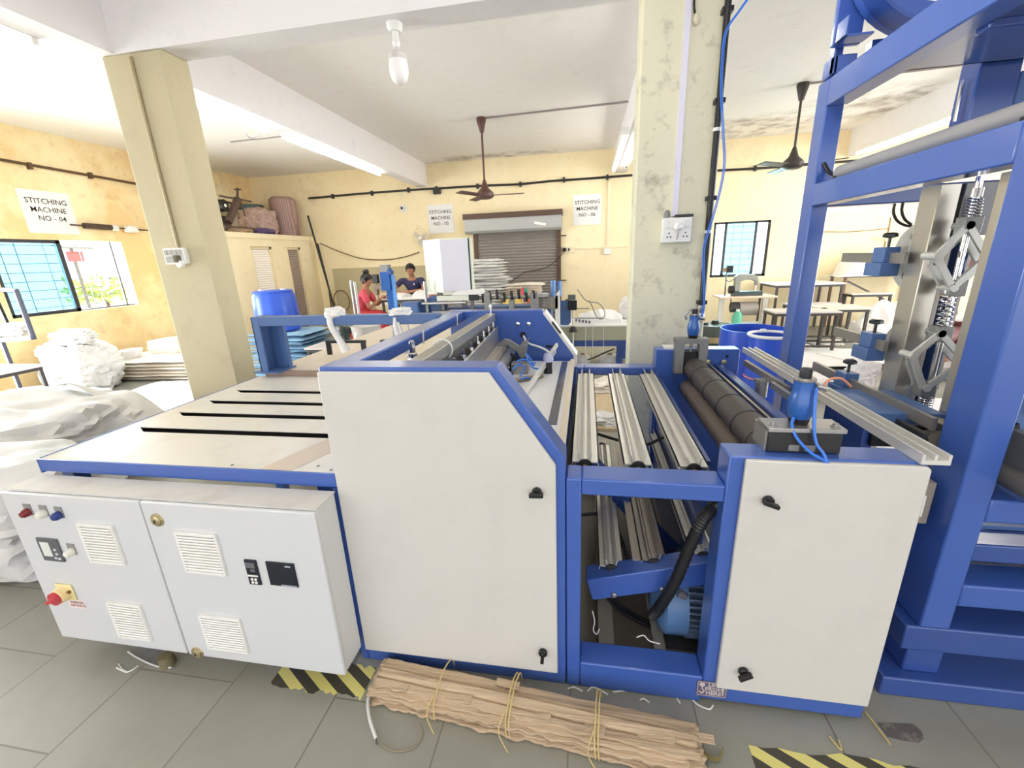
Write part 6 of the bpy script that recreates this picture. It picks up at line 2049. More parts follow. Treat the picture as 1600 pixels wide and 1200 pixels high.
# ================================================================== RIGHT SIDE BEHIND THE ROLL STAND
# blue open tub and the second smaller one with a white rim
TUBM = mat('blue_tub_plastic', (52, 88, 204), 0.3, var=0.03)
q = at(1182, 512, Z=0.92)
o = thing('plastic_tub', (1.58, 4.3, 0), 'large open blue plastic drum behind the roller block', 'drum')
put('tub_wall', MB().lathe([(0.26, 0), (0.295, 0.02), (0.30, 0.45), (0.29, 0.90), (0.282, 0.90), (0.285, 0.45), (0.27, 0.04), (0.02, 0.035)], (1.60, 4.42, 0), n=44, cap=False), TUBM, o)
put('tub_base', MB().lathe([(0.27, 0.0), (0.27, 0.03)], (1.60, 4.42, 0), n=44), TUBM, o)
q = at(1207, 524, Y=3.92)
o = thing('plastic_bucket', (q.x, 3.95, 0), 'smaller blue drum with a white rim ring beside the large one', 'drum')
put('bucket_wall', MB().lathe([(0.15, 0), (0.17, 0.4), (0.168, q.z), (0.160, q.z), (0.155, 0.04), (0.02, 0.035)], (q.x, 3.95, 0), n=36, cap=False), TUBM, o)
put('white_rim', MB().torus((q.x, 3.95, q.z), (0, 0, 1), 0.17, 0.014, n=36, k=8), WHITEP, o)
put('handle_lug', MB().box(q.x - 0.02, q.x + 0.02, 4.11, 4.14, q.z - 0.06, q.z + 0.02), WHITEP, o)
put('orange_band', MB().torus((q.x, 3.95, 0.55), (0, 0, 1), 0.172, 0.006, n=36, k=6), mat('orange_band', (224, 130, 100), 0.4), o)
# dark motor pot on the floor
q = at(1112, 540, Z=0)
o = thing('motor_pot', (q.x, q.y, 0), 'dark green round motor pot on the floor beyond the cream pillar', 'motor')
put('pot_body', MB().lathe([(0.30, 0), (0.32, 0.06), (0.32, 0.34), (0.29, 0.38), (0.1, 0.39)], (q.x, q.y, 0), n=32), mat('dark_green_motor', (72, 82, 74), 0.45), o)
put('pot_band', MB().lathe([(0.325, 0.10), (0.325, 0.20)], (q.x, q.y, 0), n=32), mat('tan_band', (170, 150, 110), 0.5), o)
put('pot_cap', MB().lathe([(0.07, 0.385), (0.05, 0.45)], (q.x + 0.02, q.y, 0), n=14).lathe([(0.05, 0.385), (0.04, 0.42)], (q.x - 0.15, q.y - 0.05, 0), n=14), BLACK, o)
# sewing machine on its table by the far window
st = thing('sewing_table', (3.0, 8.95, 0), 'sewing table on white legs with a motor under it by the far window', 'table')
put('table_top', MB().box(2.50, 3.50, 8.70, 9.25, 0.735, 0.765), mat('pink_cream_top', (232, 206, 180), 0.45), st, bev=0.004)
for x in (2.60, 3.38):
    put('leg', MB().bar((x, 8.95, 0.735), (x - 0.02, 8.9, 0.06), 0.06, 0.09, up=(1, 0, 0)), mat('white_leg_paint', (230, 224, 212), 0.45), st)
    put('foot_rail', MB().box(x - 0.05, x + 0.02, 8.70, 9.25, 0.0, 0.07), mat('white_leg_paint', (230, 224, 212), 0.45), st)
put('cross_bar', MB().box(2.58, 3.38, 8.92, 8.96, 0.20, 0.26), mat('white_leg_paint', (230, 224, 212), 0.45), st)
put('clutch_motor', MB().cyl((2.90, 8.9, 0.52), (3.22, 8.9, 0.52), 0.13, n=20), mat('grey_clutch_motor', (176, 166, 158), 0.5), st)
put('motor_pulley', MB().cyl((2.76, 8.9, 0.55), (2.90, 8.9, 0.55), 0.10, n=20), mat('dark_pulley', (70, 66, 68), 0.5), st)
put('belt', MB().bar((2.76, 8.9, 0.55), (2.76, 8.95, 0.78), 0.012, 0.02), BLACK, st)
sw = thing('sewing_machine', (3.05, 8.95, 0.765), 'grey industrial sewing machine with dark bed on the sewing table', 'sewing machine')
GM = mat('grey_green_machine', (150, 152, 142), 0.4)
put('machine_bed', MB().box(2.78, 3.30, 8.88, 9.06, 0.765, 0.845), mat('dark_teal_bed', (62, 76, 78), 0.4), sw, bev=0.008)
put('machine_body', MB().prism([(2.80, 0.845), (2.90, 0.845), (2.90, 1.03), (2.98, 1.06), (3.10, 1.055), (3.17, 1.02), (3.17, 0.96), (3.20, 0.94), (3.22, 1.02), (3.20, 1.10), (3.13, 1.155), (2.86, 1.165), (2.80, 1.12)], 'y', 8.91, 9.03), GM, sw, bev=0.012)
put('hand_wheel', MB().cyl((2.72, 8.97, 0.88), (2.79, 8.97, 0.88), 0.075, n=20), BLKRUB, sw)
put('needle_bar', MB().cyl((3.19, 8.97, 0.845), (3.19, 8.97, 0.96), 0.008, n=8), CHROME, sw)
th = thing('thread_tension_stand', (2.66, 8.98, 0.765), 'thin thread stand with a black box before the far window', 'stand')
put('thread_post', MB().cyl((2.655, 8.98, 0.765), (2.65, 8.98, 1.20), 0.012, n=8), STEELD, th)
put('thread_box', MB().box(2.645, 2.75, 8.94, 9.02, 1.20, 1.33), BLACK, th, bev=0.008)
put('box_bracket', MB().box(2.58, 2.645, 8.96, 9.0, 1.22, 1.29), mat('tan_bracket', (150, 132, 104), 0.5), th)
put('wire_guide', MB().tube([(2.65, 8.98, 1.06), (2.72, 8.97, 1.03), (2.78, 8.97, 1.07), (2.84, 8.97, 1.02)], 0.008, n=6), STEELD, th)
o = thing('green_bottle', (2.80, 8.66, 0.0), 'sea green bottle standing beside the sewing table leg', 'bottle')
put('bottle_body', MB().lathe([(0.085, 0), (0.09, 0.02), (0.09, 0.36), (0.04, 0.44)], (2.80, 8.60, 0.07), n=18), mat('sea_green_plastic', (104, 196, 164), 0.35), o)
put('bottle_cap', MB().lathe([(0.03, 0), (0.03, 0.05)], (2.80, 8.60, 0.50), n=12), WHITEP, o)
put('bottle_stand', MB().box(2.70, 2.90, 8.50, 8.68, 0, 0.07), TOPC, o)
o = put('crate_wood', MB().box(2.55, 3.45, 8.30, 8.45, 0.0, 0.16), mat('grey_plank', (196, 186, 168), 0.6))
tag(o, 'grey-cream plank lying before the sewing table', 'plank')
# tables
bench('work_bench', 3.56, 4.75, 9.0, 9.85, 0.95, TOPW, LEGD, 'long white topped table behind the grey sewing machine', stretch=False)
bench('work_bench', 3.58, 4.45, 8.45, 8.72, 0.64, TOPG, LEGD, 'narrow grey shelf table in front of the long white table', stretch=False)
bench('work_bench', 2.90, 3.85, 7.25, 7.75, 0.66, TOPG, LEGD, 'grey topped table standing between the blue tub and blue post')
bench('work_bench', 3.75, 4.45, 7.60, 8.15, 0.66, TOPC, LEGD, 'cream topped table partly behind the grey topped table')
bench('work_bench', 4.86, 5.55, 8.95, 9.28, 0.75, TOPC, LEGD, 'small cream topped table next to the white cloth heap', stretch=False)
# clutter under the tables
random.seed(4)
CLU = [CLOTH, CLOTHC, CLOTHG]
spots = [(3.05, 7.5), (3.4, 7.45), (3.75, 7.85), (3.3, 7.75), (4.1, 7.9), (3.0, 7.85)]
names = ['first', 'second', 'third', 'fourth', 'fifth', 'sixth']
for i, (x, y) in enumerate(spots):
    o = put('cloth_scrap', lump((x, y, 0), (0.14 + 0.03 * (i % 3), 0.11, 0.05 + 0.015 * (i % 2)), 3 + i, 0.3, sub=3), CLU[i % 3])
    tag(o, 'crumpled pale cloth scrap under the grey and cream tables', 'scrap', 'cloth scraps under the tables')
o = put('cloth_heap', heap(lambda u, v: 0.55 * sin(pi * u) ** 0.7 * sin(pi * v), 4.5, 5.75, 7.95, 8.62, 3, amp=0.16), CLOTH, solid=0.01)
tag(o, 'heap of white fabric beside the cream topped tables', 'fabric')
o = put('cloth_heap', heap(lambda u, v: 0.30 * sin(pi * u) * sin(pi * v), 5.7, 6.7, 8.9, 9.3, 9, amp=0.10), mat('grey_brown_cloth', (188, 172, 156), 0.8, var=0.2, scale=4), solid=0.01)
tag(o, 'heap of greyish brown fabric against the yellow wall', 'fabric')
o = thing('side_shelf', (5.3, 9.6, 0), 'dark framed shelf table piled with white fabric by the wall', 'shelf')
put('shelf_top', MB().box(4.85, 6.4, 9.3, 9.85, 1.02, 1.05), LEGD, o)
for x in (4.9, 6.35):
    for y in (9.34, 9.80):
        put('leg', MB().box(x - 0.02, x + 0.02, y - 0.02, y + 0.02, 0, 1.02), mat('rust_leg', (120, 92, 68), 0.6), o)
put('cross_brace', MB().bar((4.95, 9.35, 0.95), (5.9, 9.35, 0.45), 0.02, 0.03), LEGD, o)
o = put('cloth_heap', heap(lambda u, v: 1.08 + 0.36 * sin(pi * u) ** 0.6 * sin(pi * v), 4.75, 6.3, 9.2, 9.85, 5, amp=0.10), CLOTH, solid=0.01)
for v in o.data.vertices:
    if v.co.z + o.location.z < 1.052:
        v.co.z = max(1.052, 0) - o.location.z
tag(o, 'white fabric heaped on the dark framed shelf', 'fabric')
o = thing('cream_stool', (5.95, 8.85, 0), 'cream plastic stool with thin legs behind the steel upright', 'stool')
put('seat', MB().box(5.65, 6.25, 8.66, 8.88, 0.66, 0.70), mat('cream_plastic', (244, 228, 190), 0.4), o)
for x, y in ((5.69, 8.70), (6.21, 8.70), (5.69, 8.84), (6.21, 8.84)):
    put('leg', MB().bar((x, y, 0.66), (x + (0.04 if x > 5.9 else -0.04), y, 0), 0.03, 0.03), mat('cream_plastic', (244, 228, 190), 0.4), o)
# wall fixture and wire on the far wall
q = at(1387, 372, Y=YB)
o = thing('wall_bracket_fan', (q.x, YB, q.z - 0.2), 'small cream fan bracket on the wall behind the roll stand', 'fan')
put('bracket_plate', MB().box(q.x - 0.05, q.x + 0.05, YB - 0.03, YB, q.z - 0.06, q.z + 0.06), PVC, o)
put('fan_arm', MB().cyl((q.x - 0.2, YB - 0.10, q.z), (q.x + 0.2, YB - 0.10, q.z + 0.02), 0.02, n=8).cyl((q.x, YB - 0.1, q.z), (q.x, YB, q.z), 0.02, n=8), PVC, o)
o = put('wall_wire', MB().tube([at(x, y, Y=YB - 0.01) for x, y in ((1392, 340), (1389, 358), (1385, 372), (1380, 395))], 0.01, n=6).tube([at(x, y, Y=YB - 0.01) for x, y in ((1284, 362), (1330, 362), (1389, 357))], 0.008, n=6), mat('brown_wire', (150, 120, 84), 0.6))
tag(o, 'brown wire pinned on the wall behind the roll stand', 'wire')
# printed fabric spread on the floor
fb = MB().grid(lambda u, v: Vector((2.9 + 2.3 * u + 0.35 * v, 6.25 + 1.25 * v - 0.1 * u, 0.03 + 0.02 * sin(u * 7) + 0.05 * (1 - v) * u + 0.012 * noise.noise((u * 8, v * 20, 2)))), 40, 24)
for v in fb.bm.verts:
    v.co.z = max(v.co.z, 0.006)
o = put('fabric_sheet', fb, CLOTH, solid=0.004)
tag(o, 'white printed fabric spread on the floor behind the roll stand', 'fabric')
fs = [at(x, y, Z=0.085) for x, y in ((1262, 548), (1300, 560))]
pl = MB().bar((3.45, 7.0, 0.066), (3.62, 6.62, 0.066), 0.012, 0.002).bar((3.9, 6.95, 0.075), (4.5, 6.85, 0.082), 0.012, 0.002).bar((3.9, 6.8, 0.075), (4.5, 6.7, 0.082), 0.012, 0.002)
pl_o = put('print_line', pl, mat('red_brown_print', (190, 150, 140), 0.6))
pl_o.parent = o
pl_o.location = pl_o.location - o.location
for i, (x, y, r, l) in enumerate(((2.62, 5.2, (0.36, 0.3, 0.12), 'white cloth mound on the floor behind the clamp rail'), (3.14, 5.35, (0.16, 0.14, 0.20), 'pointed white cloth standing beside the clamp rail'), (3.35, 4.6, (0.42, 0.35, 0.05), 'flat white cloth on the floor behind the steel upright'))):
    o = put('cloth_mound', lump((x, y, 0), r, 2.2 + i * 3, 0.14), CLOTH)
    tag(o, l, 'cloth')
o = put('fabric_sheet', MB().grid(lambda u, v: Vector((2.4 + 2.8 * u, 3.0 + 1.4 * v, 0.008 + 0.01 * abs(noise.noise((u * 9, v * 7, 3))))), 30, 18), CLOTH, solid=0.004)
tag(o, 'white fabric on the floor seen past the blue front post', 'fabric')
# sandals
for i, (px, py, rz) in enumerate(((1348, 575, 0.3), (1372, 577, -0.1))):
    q = at(px, py, Z=0)
    o = thing('sandal', (q.x, q.y, 0), ('strapped black sandal with the raised loop', 'flat black sandal lying behind its pair')[i] + ' on the floor', 'sandal')
    so = MB()
    out = [(0.135 * cos(a) * 1.0, 0.05 * sin(a) * (1 + 0.2 * cos(a))) for a in [2 * pi * k / 20 for k in range(20)]]
    so.prism([(q.x + x, q.y + y) for x, y in out], 'z', 0.0, 0.03)
    put('sole', so, mat('tan_sole', (150, 112, 76), 0.7), o)
    put('strap', MB().tube([(q.x + 0.03, q.y - 0.05, 0.02), (q.x + 0.04, q.y - 0.03, 0.09 - 0.03 * i), (q.x + 0.04, q.y + 0.03, 0.09 - 0.03 * i), (q.x + 0.03, q.y + 0.05, 0.02)], 0.013, n=8), BLACK, o)
    put('strap', MB().tube([(q.x - 0.07, q.y - 0.05, 0.02), (q.x - 0.08, q.y, 0.10 - 0.04 * i), (q.x - 0.07, q.y + 0.05, 0.02)], 0.012, n=8), BLACK, o)

# ================================================================== PEOPLE
SKIN = mat('brown_skin', (164, 112, 84), 0.55)
HAIR = mat('black_hair', (26, 20, 20), 0.5)
EYEW = mat('eye_white', (230, 224, 216), 0.3)
EYED = mat('eye_dark', (30, 22, 18), 0.3)
LIPS = mat('lip_tone', (142, 78, 66), 0.5)


def skin_mesh(name, joints, links, m, parent, root=0, sub=2):
    """one continuous surface grown over a skeleton of joints {key: (point, radius)}."""
    keys = list(joints)
    me = bpy.data.meshes.new(name)
    me.from_pydata([Vector(joints[k][0]) for k in keys], [(keys.index(a), keys.index(b)) for a, b in links], [])
    o = bpy.data.objects.new(name, me)
    COL.objects.link(o)
    md = o.modifiers.new('skin', 'SKIN')
    md.use_smooth_shade = True
    md.branch_smoothing = 0.6
    for i, k in enumerate(keys):
        r = joints[k][1]
        sv = me.skin_vertices[0].data[i]
        sv.radius = (r, r) if not isinstance(r, tuple) else r
        sv.use_root = (i == root)
    s = o.modifiers.new('sub', 'SUBSURF')
    s.levels = s.render_levels = sub
    dg = bpy.context.evaluated_depsgraph_get()
    nm = bpy.data.meshes.new_from_object(o.evaluated_get(dg))
    bpy.data.objects.remove(o)
    return nm


def person(name, base, label, J, cloth_m, leg_m, face_dir, hair, sleeves, hands):
    """J: joint points in world space; builds body (one surface), clothing and hair children."""
    o = thing(name, base, label, 'person')
    fd = Vector(face_dir).normalized()
    side = fd.cross(Vector((0, 0, 1))).normalized()
    up = side.cross(fd).normalized()
    H = Vector(J['head'])
    body = {'pelvis': (J['pelvis'], 0.125), 'waist': (J['waist'], 0.112), 'chest': (J['chest'], 0.125), 'neckb': (J['neckb'], 0.066), 'neck': (J['neck'], 0.056)}
    links = [('pelvis', 'waist'), ('waist', 'chest'), ('chest', 'neckb'), ('neckb', 'neck')]
    body['jaw'] = (H - up * 0.055 + fd * 0.018, 0.062)
    body['skull'] = (H + up * 0.025 - fd * 0.006, 0.088)
    body['crown'] = (H + up * 0.082 - fd * 0.012, 0.060)
    links += [('neck', 'jaw'), ('jaw', 'skull'), ('skull', 'crown')]
    for s in ('l', 'r'):
        body['sh' + s] = (J['sh' + s], 0.056)
        body['el' + s] = (J['el' + s], 0.040)
        body['wr' + s] = (J['wr' + s], 0.027)
        body['palm' + s] = (J['palm' + s], 0.030)
        body['hip' + s] = (J['hip' + s], 0.085)
        body['kn' + s] = (J['kn' + s], 0.058)
        body['an' + s] = (J['an' + s], 0.040)
        body['to' + s] = (J['to' + s], 0.034)
        links += [('chest', 'sh' + s), ('sh' + s, 'el' + s), ('el' + s, 'wr' + s), ('wr' + s, 'palm' + s), ('pelvis', 'hip' + s), ('hip' + s, 'kn' + s), ('kn' + s, 'an' + s), ('an' + s, 'to' + s)]
    nm = skin_mesh('body', body, links, SKIN, o)
    bm = bmesh.new()
    bm.from_mesh(nm)
    m = MB()
    m.bm.free()
    m.bm = bm
    # nose, ears, fingers join the same body mesh
    nb = H + fd * 0.088
    m.lathe([(0.006, 0.03), (0.011, 0.012), (0.015, -0.012), (0.006, -0.020)], nb, up, n=8)
    for sg in (-1, 1):
        m.ell(H + side * sg * 0.086 - up * 0.005 - fd * 0.005, (0.012, 0.018, 0.03), 8, 6)
    for s in ('l', 'r'):
        w, p = Vector(J['wr' + s]), Vector(J['palm' + s])
        d = (p - w).normalized()
        sd = d.cross(Vector((0, 0, 1))).normalized()
        if (sd.dot(side) > 0) != (s == 'r'):
            sd = -sd
        for k, (off, ln) in enumerate(((-0.027, 0.066), (-0.009, 0.078), (0.009, 0.072), (0.026, 0.056))):
            a = p + d * 0.012 + sd * off
            m.tube([a, a + d * ln * 0.5 + Vector((0, 0, 0.004)), a + d * ln * 0.8 - Vector((0, 0, 0.012)), a + d * ln - Vector((0, 0, 0.026))], 0.008, n=7, sub=2, radii=[0.0095, 0.009, 0.008, 0.0065])
        a = w.lerp(p, 0.55) - sd * 0.022
        m.tube([a, a - sd * 0.022 + d * 0.024, a - sd * 0.026 + d * 0.05 - Vector((0, 0, 0.012))], 0.009, n=7, sub=2, radii=[0.012, 0.010, 0.008])
    put('body', m, SKIN, o)
    for sg in (-1, 1):
        e = H + fd * 0.078 + side * sg * 0.033 + up * 0.012
        ey = put('eye', MB().ell(e, (0.012, 0.012, 0.008), 10, 6), EYEW, o)
        put('iris', MB().ell(e + fd * 0.009, (0.006, 0.006, 0.006), 8, 6), EYED, ey)
        put('eyebrow', MB().bar(e + up * 0.020 + fd * 0.008 - side * 0.018, e + up * 0.020 + fd * 0.008 + side * 0.018, 0.006, 0.007), HAIR, o)
    put('mouth', MB().bar(H + fd * 0.083 - up * 0.058 - side * 0.022, H + fd * 0.083 - up * 0.058 + side * 0.022, 0.008, 0.010), LIPS, o)
    # hair
    hm = MB()
    hm.ell((0, 0, 0), (1, 1, 1), 24, 16)
    fh = H + up * 0.022 - fd * 0.008
    for v in list(hm.bm.verts):
        p = v.co.copy()
        lx, ly, lz = p.x, p.y, p.z
        q = fh + side * lx * 0.102 + fd * ly * 0.112 + up * lz * 0.118
        if ly > 0.15 and lz < 0.38:
            q = fh + side * lx * 0.080 + fd * ly * 0.070 + up * lz * 0.09
        elif lz < -0.45:
            q = fh + side * lx * 0.08 + fd * (ly * 0.07 - 0.02) + up * lz * 0.10
        v.co = q + Vector((noise.noise(p * 4), noise.noise(p * 4 + Vector((3, 0, 0))), 0)) * 0.006
    if hair == 'bun':
        hm.ell(fh - fd * 0.035 + up * 0.135, (0.048, 0.048, 0.042), 14, 10).ell(fh - fd * 0.06 + up * 0.125 + side * 0.02, (0.035, 0.035, 0.03), 10, 8)
    put('hair', hm, HAIR, o)
    # clothing
    torso = {'pelvis': (J['pelvis'], 0.150), 'waist': (J['waist'], 0.132), 'chest': (J['chest'], 0.152), 'collar': (Vector(J['neckb']) - Vector((0, 0, 0.012)), 0.070)}
    lk = [('pelvis', 'waist'), ('waist', 'chest'), ('chest', 'collar')]
    for s in ('l', 'r'):
        a, b = Vector(J['sh' + s]), Vector(J['el' + s])
        torso['sh' + s] = (a, 0.070)
        torso['sl' + s] = (a.lerp(b, sleeves), 0.060)
        lk += [('chest', 'sh' + s), ('sh' + s, 'sl' + s)]
    nm = skin_mesh('shirt', torso, lk, cloth_m, o)
    m = MB()
    m.bm.free()
    m.bm = bmesh.new()
    m.bm.from_mesh(nm)
    put('shirt', m, cloth_m, o)
    legs = {'pelvis': (Vector(J['pelvis']) - Vector((0, 0, 0.02)), 0.140)}
    lk = []
    for s in ('l', 'r'):
        legs['hip' + s] = (J['hip' + s], 0.100)
        legs['kn' + s] = (J['kn' + s], 0.075)
        legs['cu' + s] = (Vector(J['kn' + s]).lerp(Vector(J['an' + s]), 0.85), 0.062)
        lk += [('pelvis', 'hip' + s), ('hip' + s, 'kn' + s), ('kn' + s, 'cu' + s)]
    nm = skin_mesh('trousers', legs, lk, leg_m, o)
    m = MB()
    m.bm.free()
    m.bm = bmesh.new()
    m.bm.from_mesh(nm)
    put('trousers', m, leg_m, o)
    return o


def seat_stool(x, y, h, label):
    o = thing('stool', (x, y, 0), label, 'stool')
    put('seat', MB().lathe([(0.16, 0), (0.17, 0.01), (0.17, 0.035), (0.15, 0.045)], (x, y, h - 0.045), n=24), LEGD, o)
    for k in range(4):
        a = pi / 4 + k * pi / 2
        put('leg', MB().cyl((x + 0.17 * cos(a), y + 0.17 * sin(a), 0), (x + 0.11 * cos(a), y + 0.11 * sin(a), h - 0.045), 0.014, n=8), LEGD, o)


def seated(x, y, seat, fx, fy, lean, head_z, face, hands, spread=0.19):
    """joints of someone seated at (x, y) facing the unit direction (fx, fy)."""
    f = Vector((fx, fy, 0)).normalized()
    s = Vector((f.y, -f.x, 0))       # the person's right side
    b = Vector((x, y, 0))
    pel = b + Vector((0, 0, seat + 0.15))
    neck_z = head_z - 0.132
    t = f * lean
    ch = pel.lerp(b + t + Vector((0, 0, neck_z)), 0.70)
    J = {'pelvis': pel, 'waist': pel.lerp(ch, 0.45), 'chest': ch, 'neckb': b + t + Vector((0, 0, neck_z + 0.0)), 'neck': b + t + f * 0.012 + Vector((0, 0, neck_z + 0.05)),
         'head': b + t + f * 0.045 + Vector((0, 0, head_z))}
    for k, sg in (('l', -1), ('r', 1)):
        J['sh' + k] = J['neckb'] + s * sg * spread - Vector((0, 0, 0.055))
        J['hip' + k] = pel + s * sg * 0.10 + f * 0.06 - Vector((0, 0, 0.02))
        J['kn' + k] = pel + s * sg * 0.13 + f * 0.44 - Vector((0, 0, 0.03))
        J['an' + k] = pel + s * sg * 0.13 + f * 0.40 - Vector((0, 0, pel.z - 0.09))
        J['to' + k] = pel + s * sg * 0.14 + f * 0.54 - Vector((0, 0, pel.z - 0.035))
        J['palm' + k] = Vector(hands[k])
        w = Vector(hands[k])
        sh = J['sh' + k]
        mid = sh.lerp(w, 0.5)
        L = (w - sh).length
        bend = sqrt(max(0.0004, 0.29 ** 2 - (L / 2) ** 2)) if L < 0.58 else 0.02
        J['el' + k] = mid + (s * sg * 0.35 - Vector((0, 0, 1)) - f * 0.25).normalized() * min(bend, 0.24)
        J['wr' + k] = w - (w - J['el' + k]).normalized() * 0.075
    return J


# woman in red, seen from her side, working at the table
seat_stool(-4.12, 7.30, 0.60, 'round dark stool under the woman in red')
J = seated(-4.10, 7.30, 0.60, 1.0, 0.22, 0.16, 1.335, None, {'l': (-3.64, 7.50, 1.035), 'r': (-3.66, 7.34, 1.03)}, spread=0.165)
person('person', (-4.10, 7.30, 0), 'person in a red top with black hair in a bun working at the stitching table', J,
       mat('red_pink_cloth', (206, 74, 88), 0.7, var=0.12, scale=14), mat('red_lower_cloth', (196, 60, 62), 0.7, var=0.1, scale=12), (1.0, 0.1, -0.35), 'bun', 0.75, None)
# man in a navy polo, arms folded on the table, facing the camera
seat_stool(-3.50, 8.62, 0.60, 'round dark stool under the man in navy')
J = seated(-3.52, 8.66, 0.62, 0.12, -1.0, 0.22, 1.47, None, {'l': (-3.62, 8.12, 1.05), 'r': (-3.60, 8.18, 1.06)}, spread=0.21)
J['ell'] = Vector((-3.17, 8.24, 1.09))
J['elr'] = Vector((-3.87, 8.26, 1.07))
J['wrl'] = Vector((-3.54, 8.13, 1.06))
J['wrr'] = Vector((-3.66, 8.19, 1.055))
o = person('person', (-3.52, 8.66, 0), 'person in a navy polo shirt leaning with folded arms on the stitching table', J,
           mat('navy_polo', (42, 42, 78), 0.75, var=0.1, scale=14), mat('dark_trousers', (50, 48, 54), 0.8), (0.1, -1.0, -0.08), 'short', 0.6, None)
for ob in [c for c in o.children if c.name.startswith('shirt')]:
    e = J['chest'] + Vector((0.07, -0.14, 0.03))
    put('chest_emblem', MB().ell(e, (0.014, 0.01, 0.02), 8, 6), WHITEP, ob)
# person partly hidden behind the spring arms
q = at(1500, 494, Y=5.2)
seat_stool(q.x, 5.3, 0.55, 'round dark stool behind the spring arms')
J = seated(q.x, 5.3, 0.55, -0.9, -0.45, 0.10, q.z + 0.02, None, {'l': (q.x - 0.42, 5.02, q.z - 0.38), 'r': (q.x - 0.44, 5.22, q.z - 0.38)}, spread=0.165)
person('person', (q.x, 5.3, 0), 'person with a black hair bun in a maroon top half hidden behind the spring arms', J,
       mat('maroon_cloth', (96, 52, 50), 0.75, var=0.2, scale=14), mat('maroon_lower', (110, 60, 60), 0.75), (-0.8, -0.6, -0.25), 'bun', 0.7, None)
q = at(1592, 535, Y=4.2)
o = put('red_bundle', lump((q.x + 0.12, 4.2, 0.0), (0.22, 0.22, q.z * 0.62), 3.7, 0.12), mat('red_pattern_cloth', (196, 60, 72), 0.7, var=0.35, scale=18))
tag(o, 'tall red patterned cloth bundle past the blue front post', 'cloth')
q = at(1484, 392, Y=6.5)
o = thing('black_hand_wheel', (q.x, 6.5, 0), 'dark machine head with a black wheel seen behind the spring arms', 'machine')
put('hand_wheel', MB().torus((q.x + 0.1, 6.5, q.z + 0.05), (0.4, 1, 0), 0.16, 0.035, n=28, k=8), BLKRUB, o)
put('machine_head', MB().box(q.x - 0.05, q.x + 0.35, 6.5, 6.7, q.z - 0.22, q.z + 0.0), mat('maroon_head', (104, 52, 48), 0.5), o, bev=0.02)
put('machine_stand', MB().box(q.x + 0.05, q.x + 0.25, 6.52, 6.68, 0, q.z - 0.22), LEGD, o)
o = put('fabric_bale', lump((q.x + 0.15, 5.95, 0), (0.5, 0.4, 0.42), 5.5, 0.12), CLOTH)
tag(o, 'white fabric bale under the dark machine head', 'fabric')
# ================================================================== FOREGROUND FLOOR
HZ = stripe_mat()


def torn_strip(name, x0, x1, y0, y1, seed, label):
    random.seed(seed)
    n = 24
    top = [(x0 + (x1 - x0) * k / n, y1 + random.uniform(-0.012, 0.012)) for k in range(n + 1)]
    bot = [(x1 - (x1 - x0) * k / n, y0 + random.uniform(-0.012, 0.012)) for k in range(n + 1)]
    o = put(name, MB().prism(bot[::-1][::-1] + top, 'z', 0.0, 0.0015), HZ)
    return tag(o, label, 'tape')


torn_strip('hazard_tape', -1.27, -0.86, 1.13, 1.262, 3, 'black and yellow hazard tape under the grey control cabinet')
torn_strip('hazard_tape', 0.57, 1.75, 1.02, 1.17, 4, 'torn black and yellow hazard tape in front of the machine end')

# bundle of flattened cardboard
CARD = mat('weathered_cardboard', (202, 178, 148), 0.75, var=0.28, scale=3.5, bump=0.4, bscale=9, stretch=(0.7, 30, 30), dirt=(124, 100, 74), dirt_amt=0.75, dirt_scale=1.6)
cb = thing('cardboard_bundle', (-0.22, 1.17, 0), 'bundle of weathered flattened cardboard tied with twine on the floor', 'cardboard')
random.seed(11)
NL = 7
for k in range(NL):
    z = 0.004 + k * 0.0105
    x0 = -0.83 + random.uniform(0, 0.05)
    x1 = 0.375 + random.uniform(-0.03, 0.03)
    ya = 1.268 - 0.006 * k + random.uniform(-0.006, 0.004)
    yb = 1.082 + 0.004 * k + random.uniform(-0.012, 0.012)
    sk = -0.025
    s1 = random.random() * 10

    def f(u, v, z=z, x0=x0, x1=x1, ya=ya, yb=yb, s1=s1, k=k):
        x = x0 + (x1 - x0) * u
        y = yb + (ya - yb) * v - 0.095 * u + 0.0
        e = noise.noise((u * 5 + s1, v * 1.5, k)) * 0.0035 + noise.noise((u * 30, v * 7 + s1, k)) * 0.0012
        for fv, fd in ((0.30, 0.010), (0.62, 0.008)):
            fq = (v - fv - 0.05 * noise.noise((u * 2.3, fv * 9, s1))) / 0.03
            e -= fd * math.exp(-fq * fq) * (1 if k == NL - 1 else 0)
        e += 0.006 * max(0, noise.noise((u * 3.1, s1, 2.0))) * (v > 0.62)
        rag = (noise.noise((u * 30, s1, 1.3)) * 0.014) * (1 if v < 0.15 else 0.3 if v > 0.9 else 0)
        bow = 0.008 * sin(pi * v) * (k / NL) + 0.010 * (k / NL) * max(0, 1 - abs(v - 0.55) * 4)
        return Vector((x + noise.noise((v * 9, s1, 2.2)) * 0.012 * (1 if u < 0.03 or u > 0.97 else 0), y + rag + 0.03, z + e + bow))
    put('cardboard_sheet', MB().grid(f, 70, 40), CARD, cb, solid=0.010)
random.seed(21)
for u, v, l in ((0.10, 0.02, 0.05), (0.42, 0.55, 0.09), (0.55, 0.05, 0.06), (0.27, 0.05, 0.10), (0.85, 0.15, 0.12), (0.94, 0.3, 0.14), (0.70, 0.04, 0.07)):
    x = -0.83 + 1.2 * u
    y = 1.115 + 0.17 * v - 0.095 * u + 0.045
    fl = MB().bar((x, y, 0.066 + 0.02 * v), (x + l, y - 0.012, 0.074 + 0.015 * v), 0.03, 0.004)
    put('torn_flap', fl, CARD, cb)
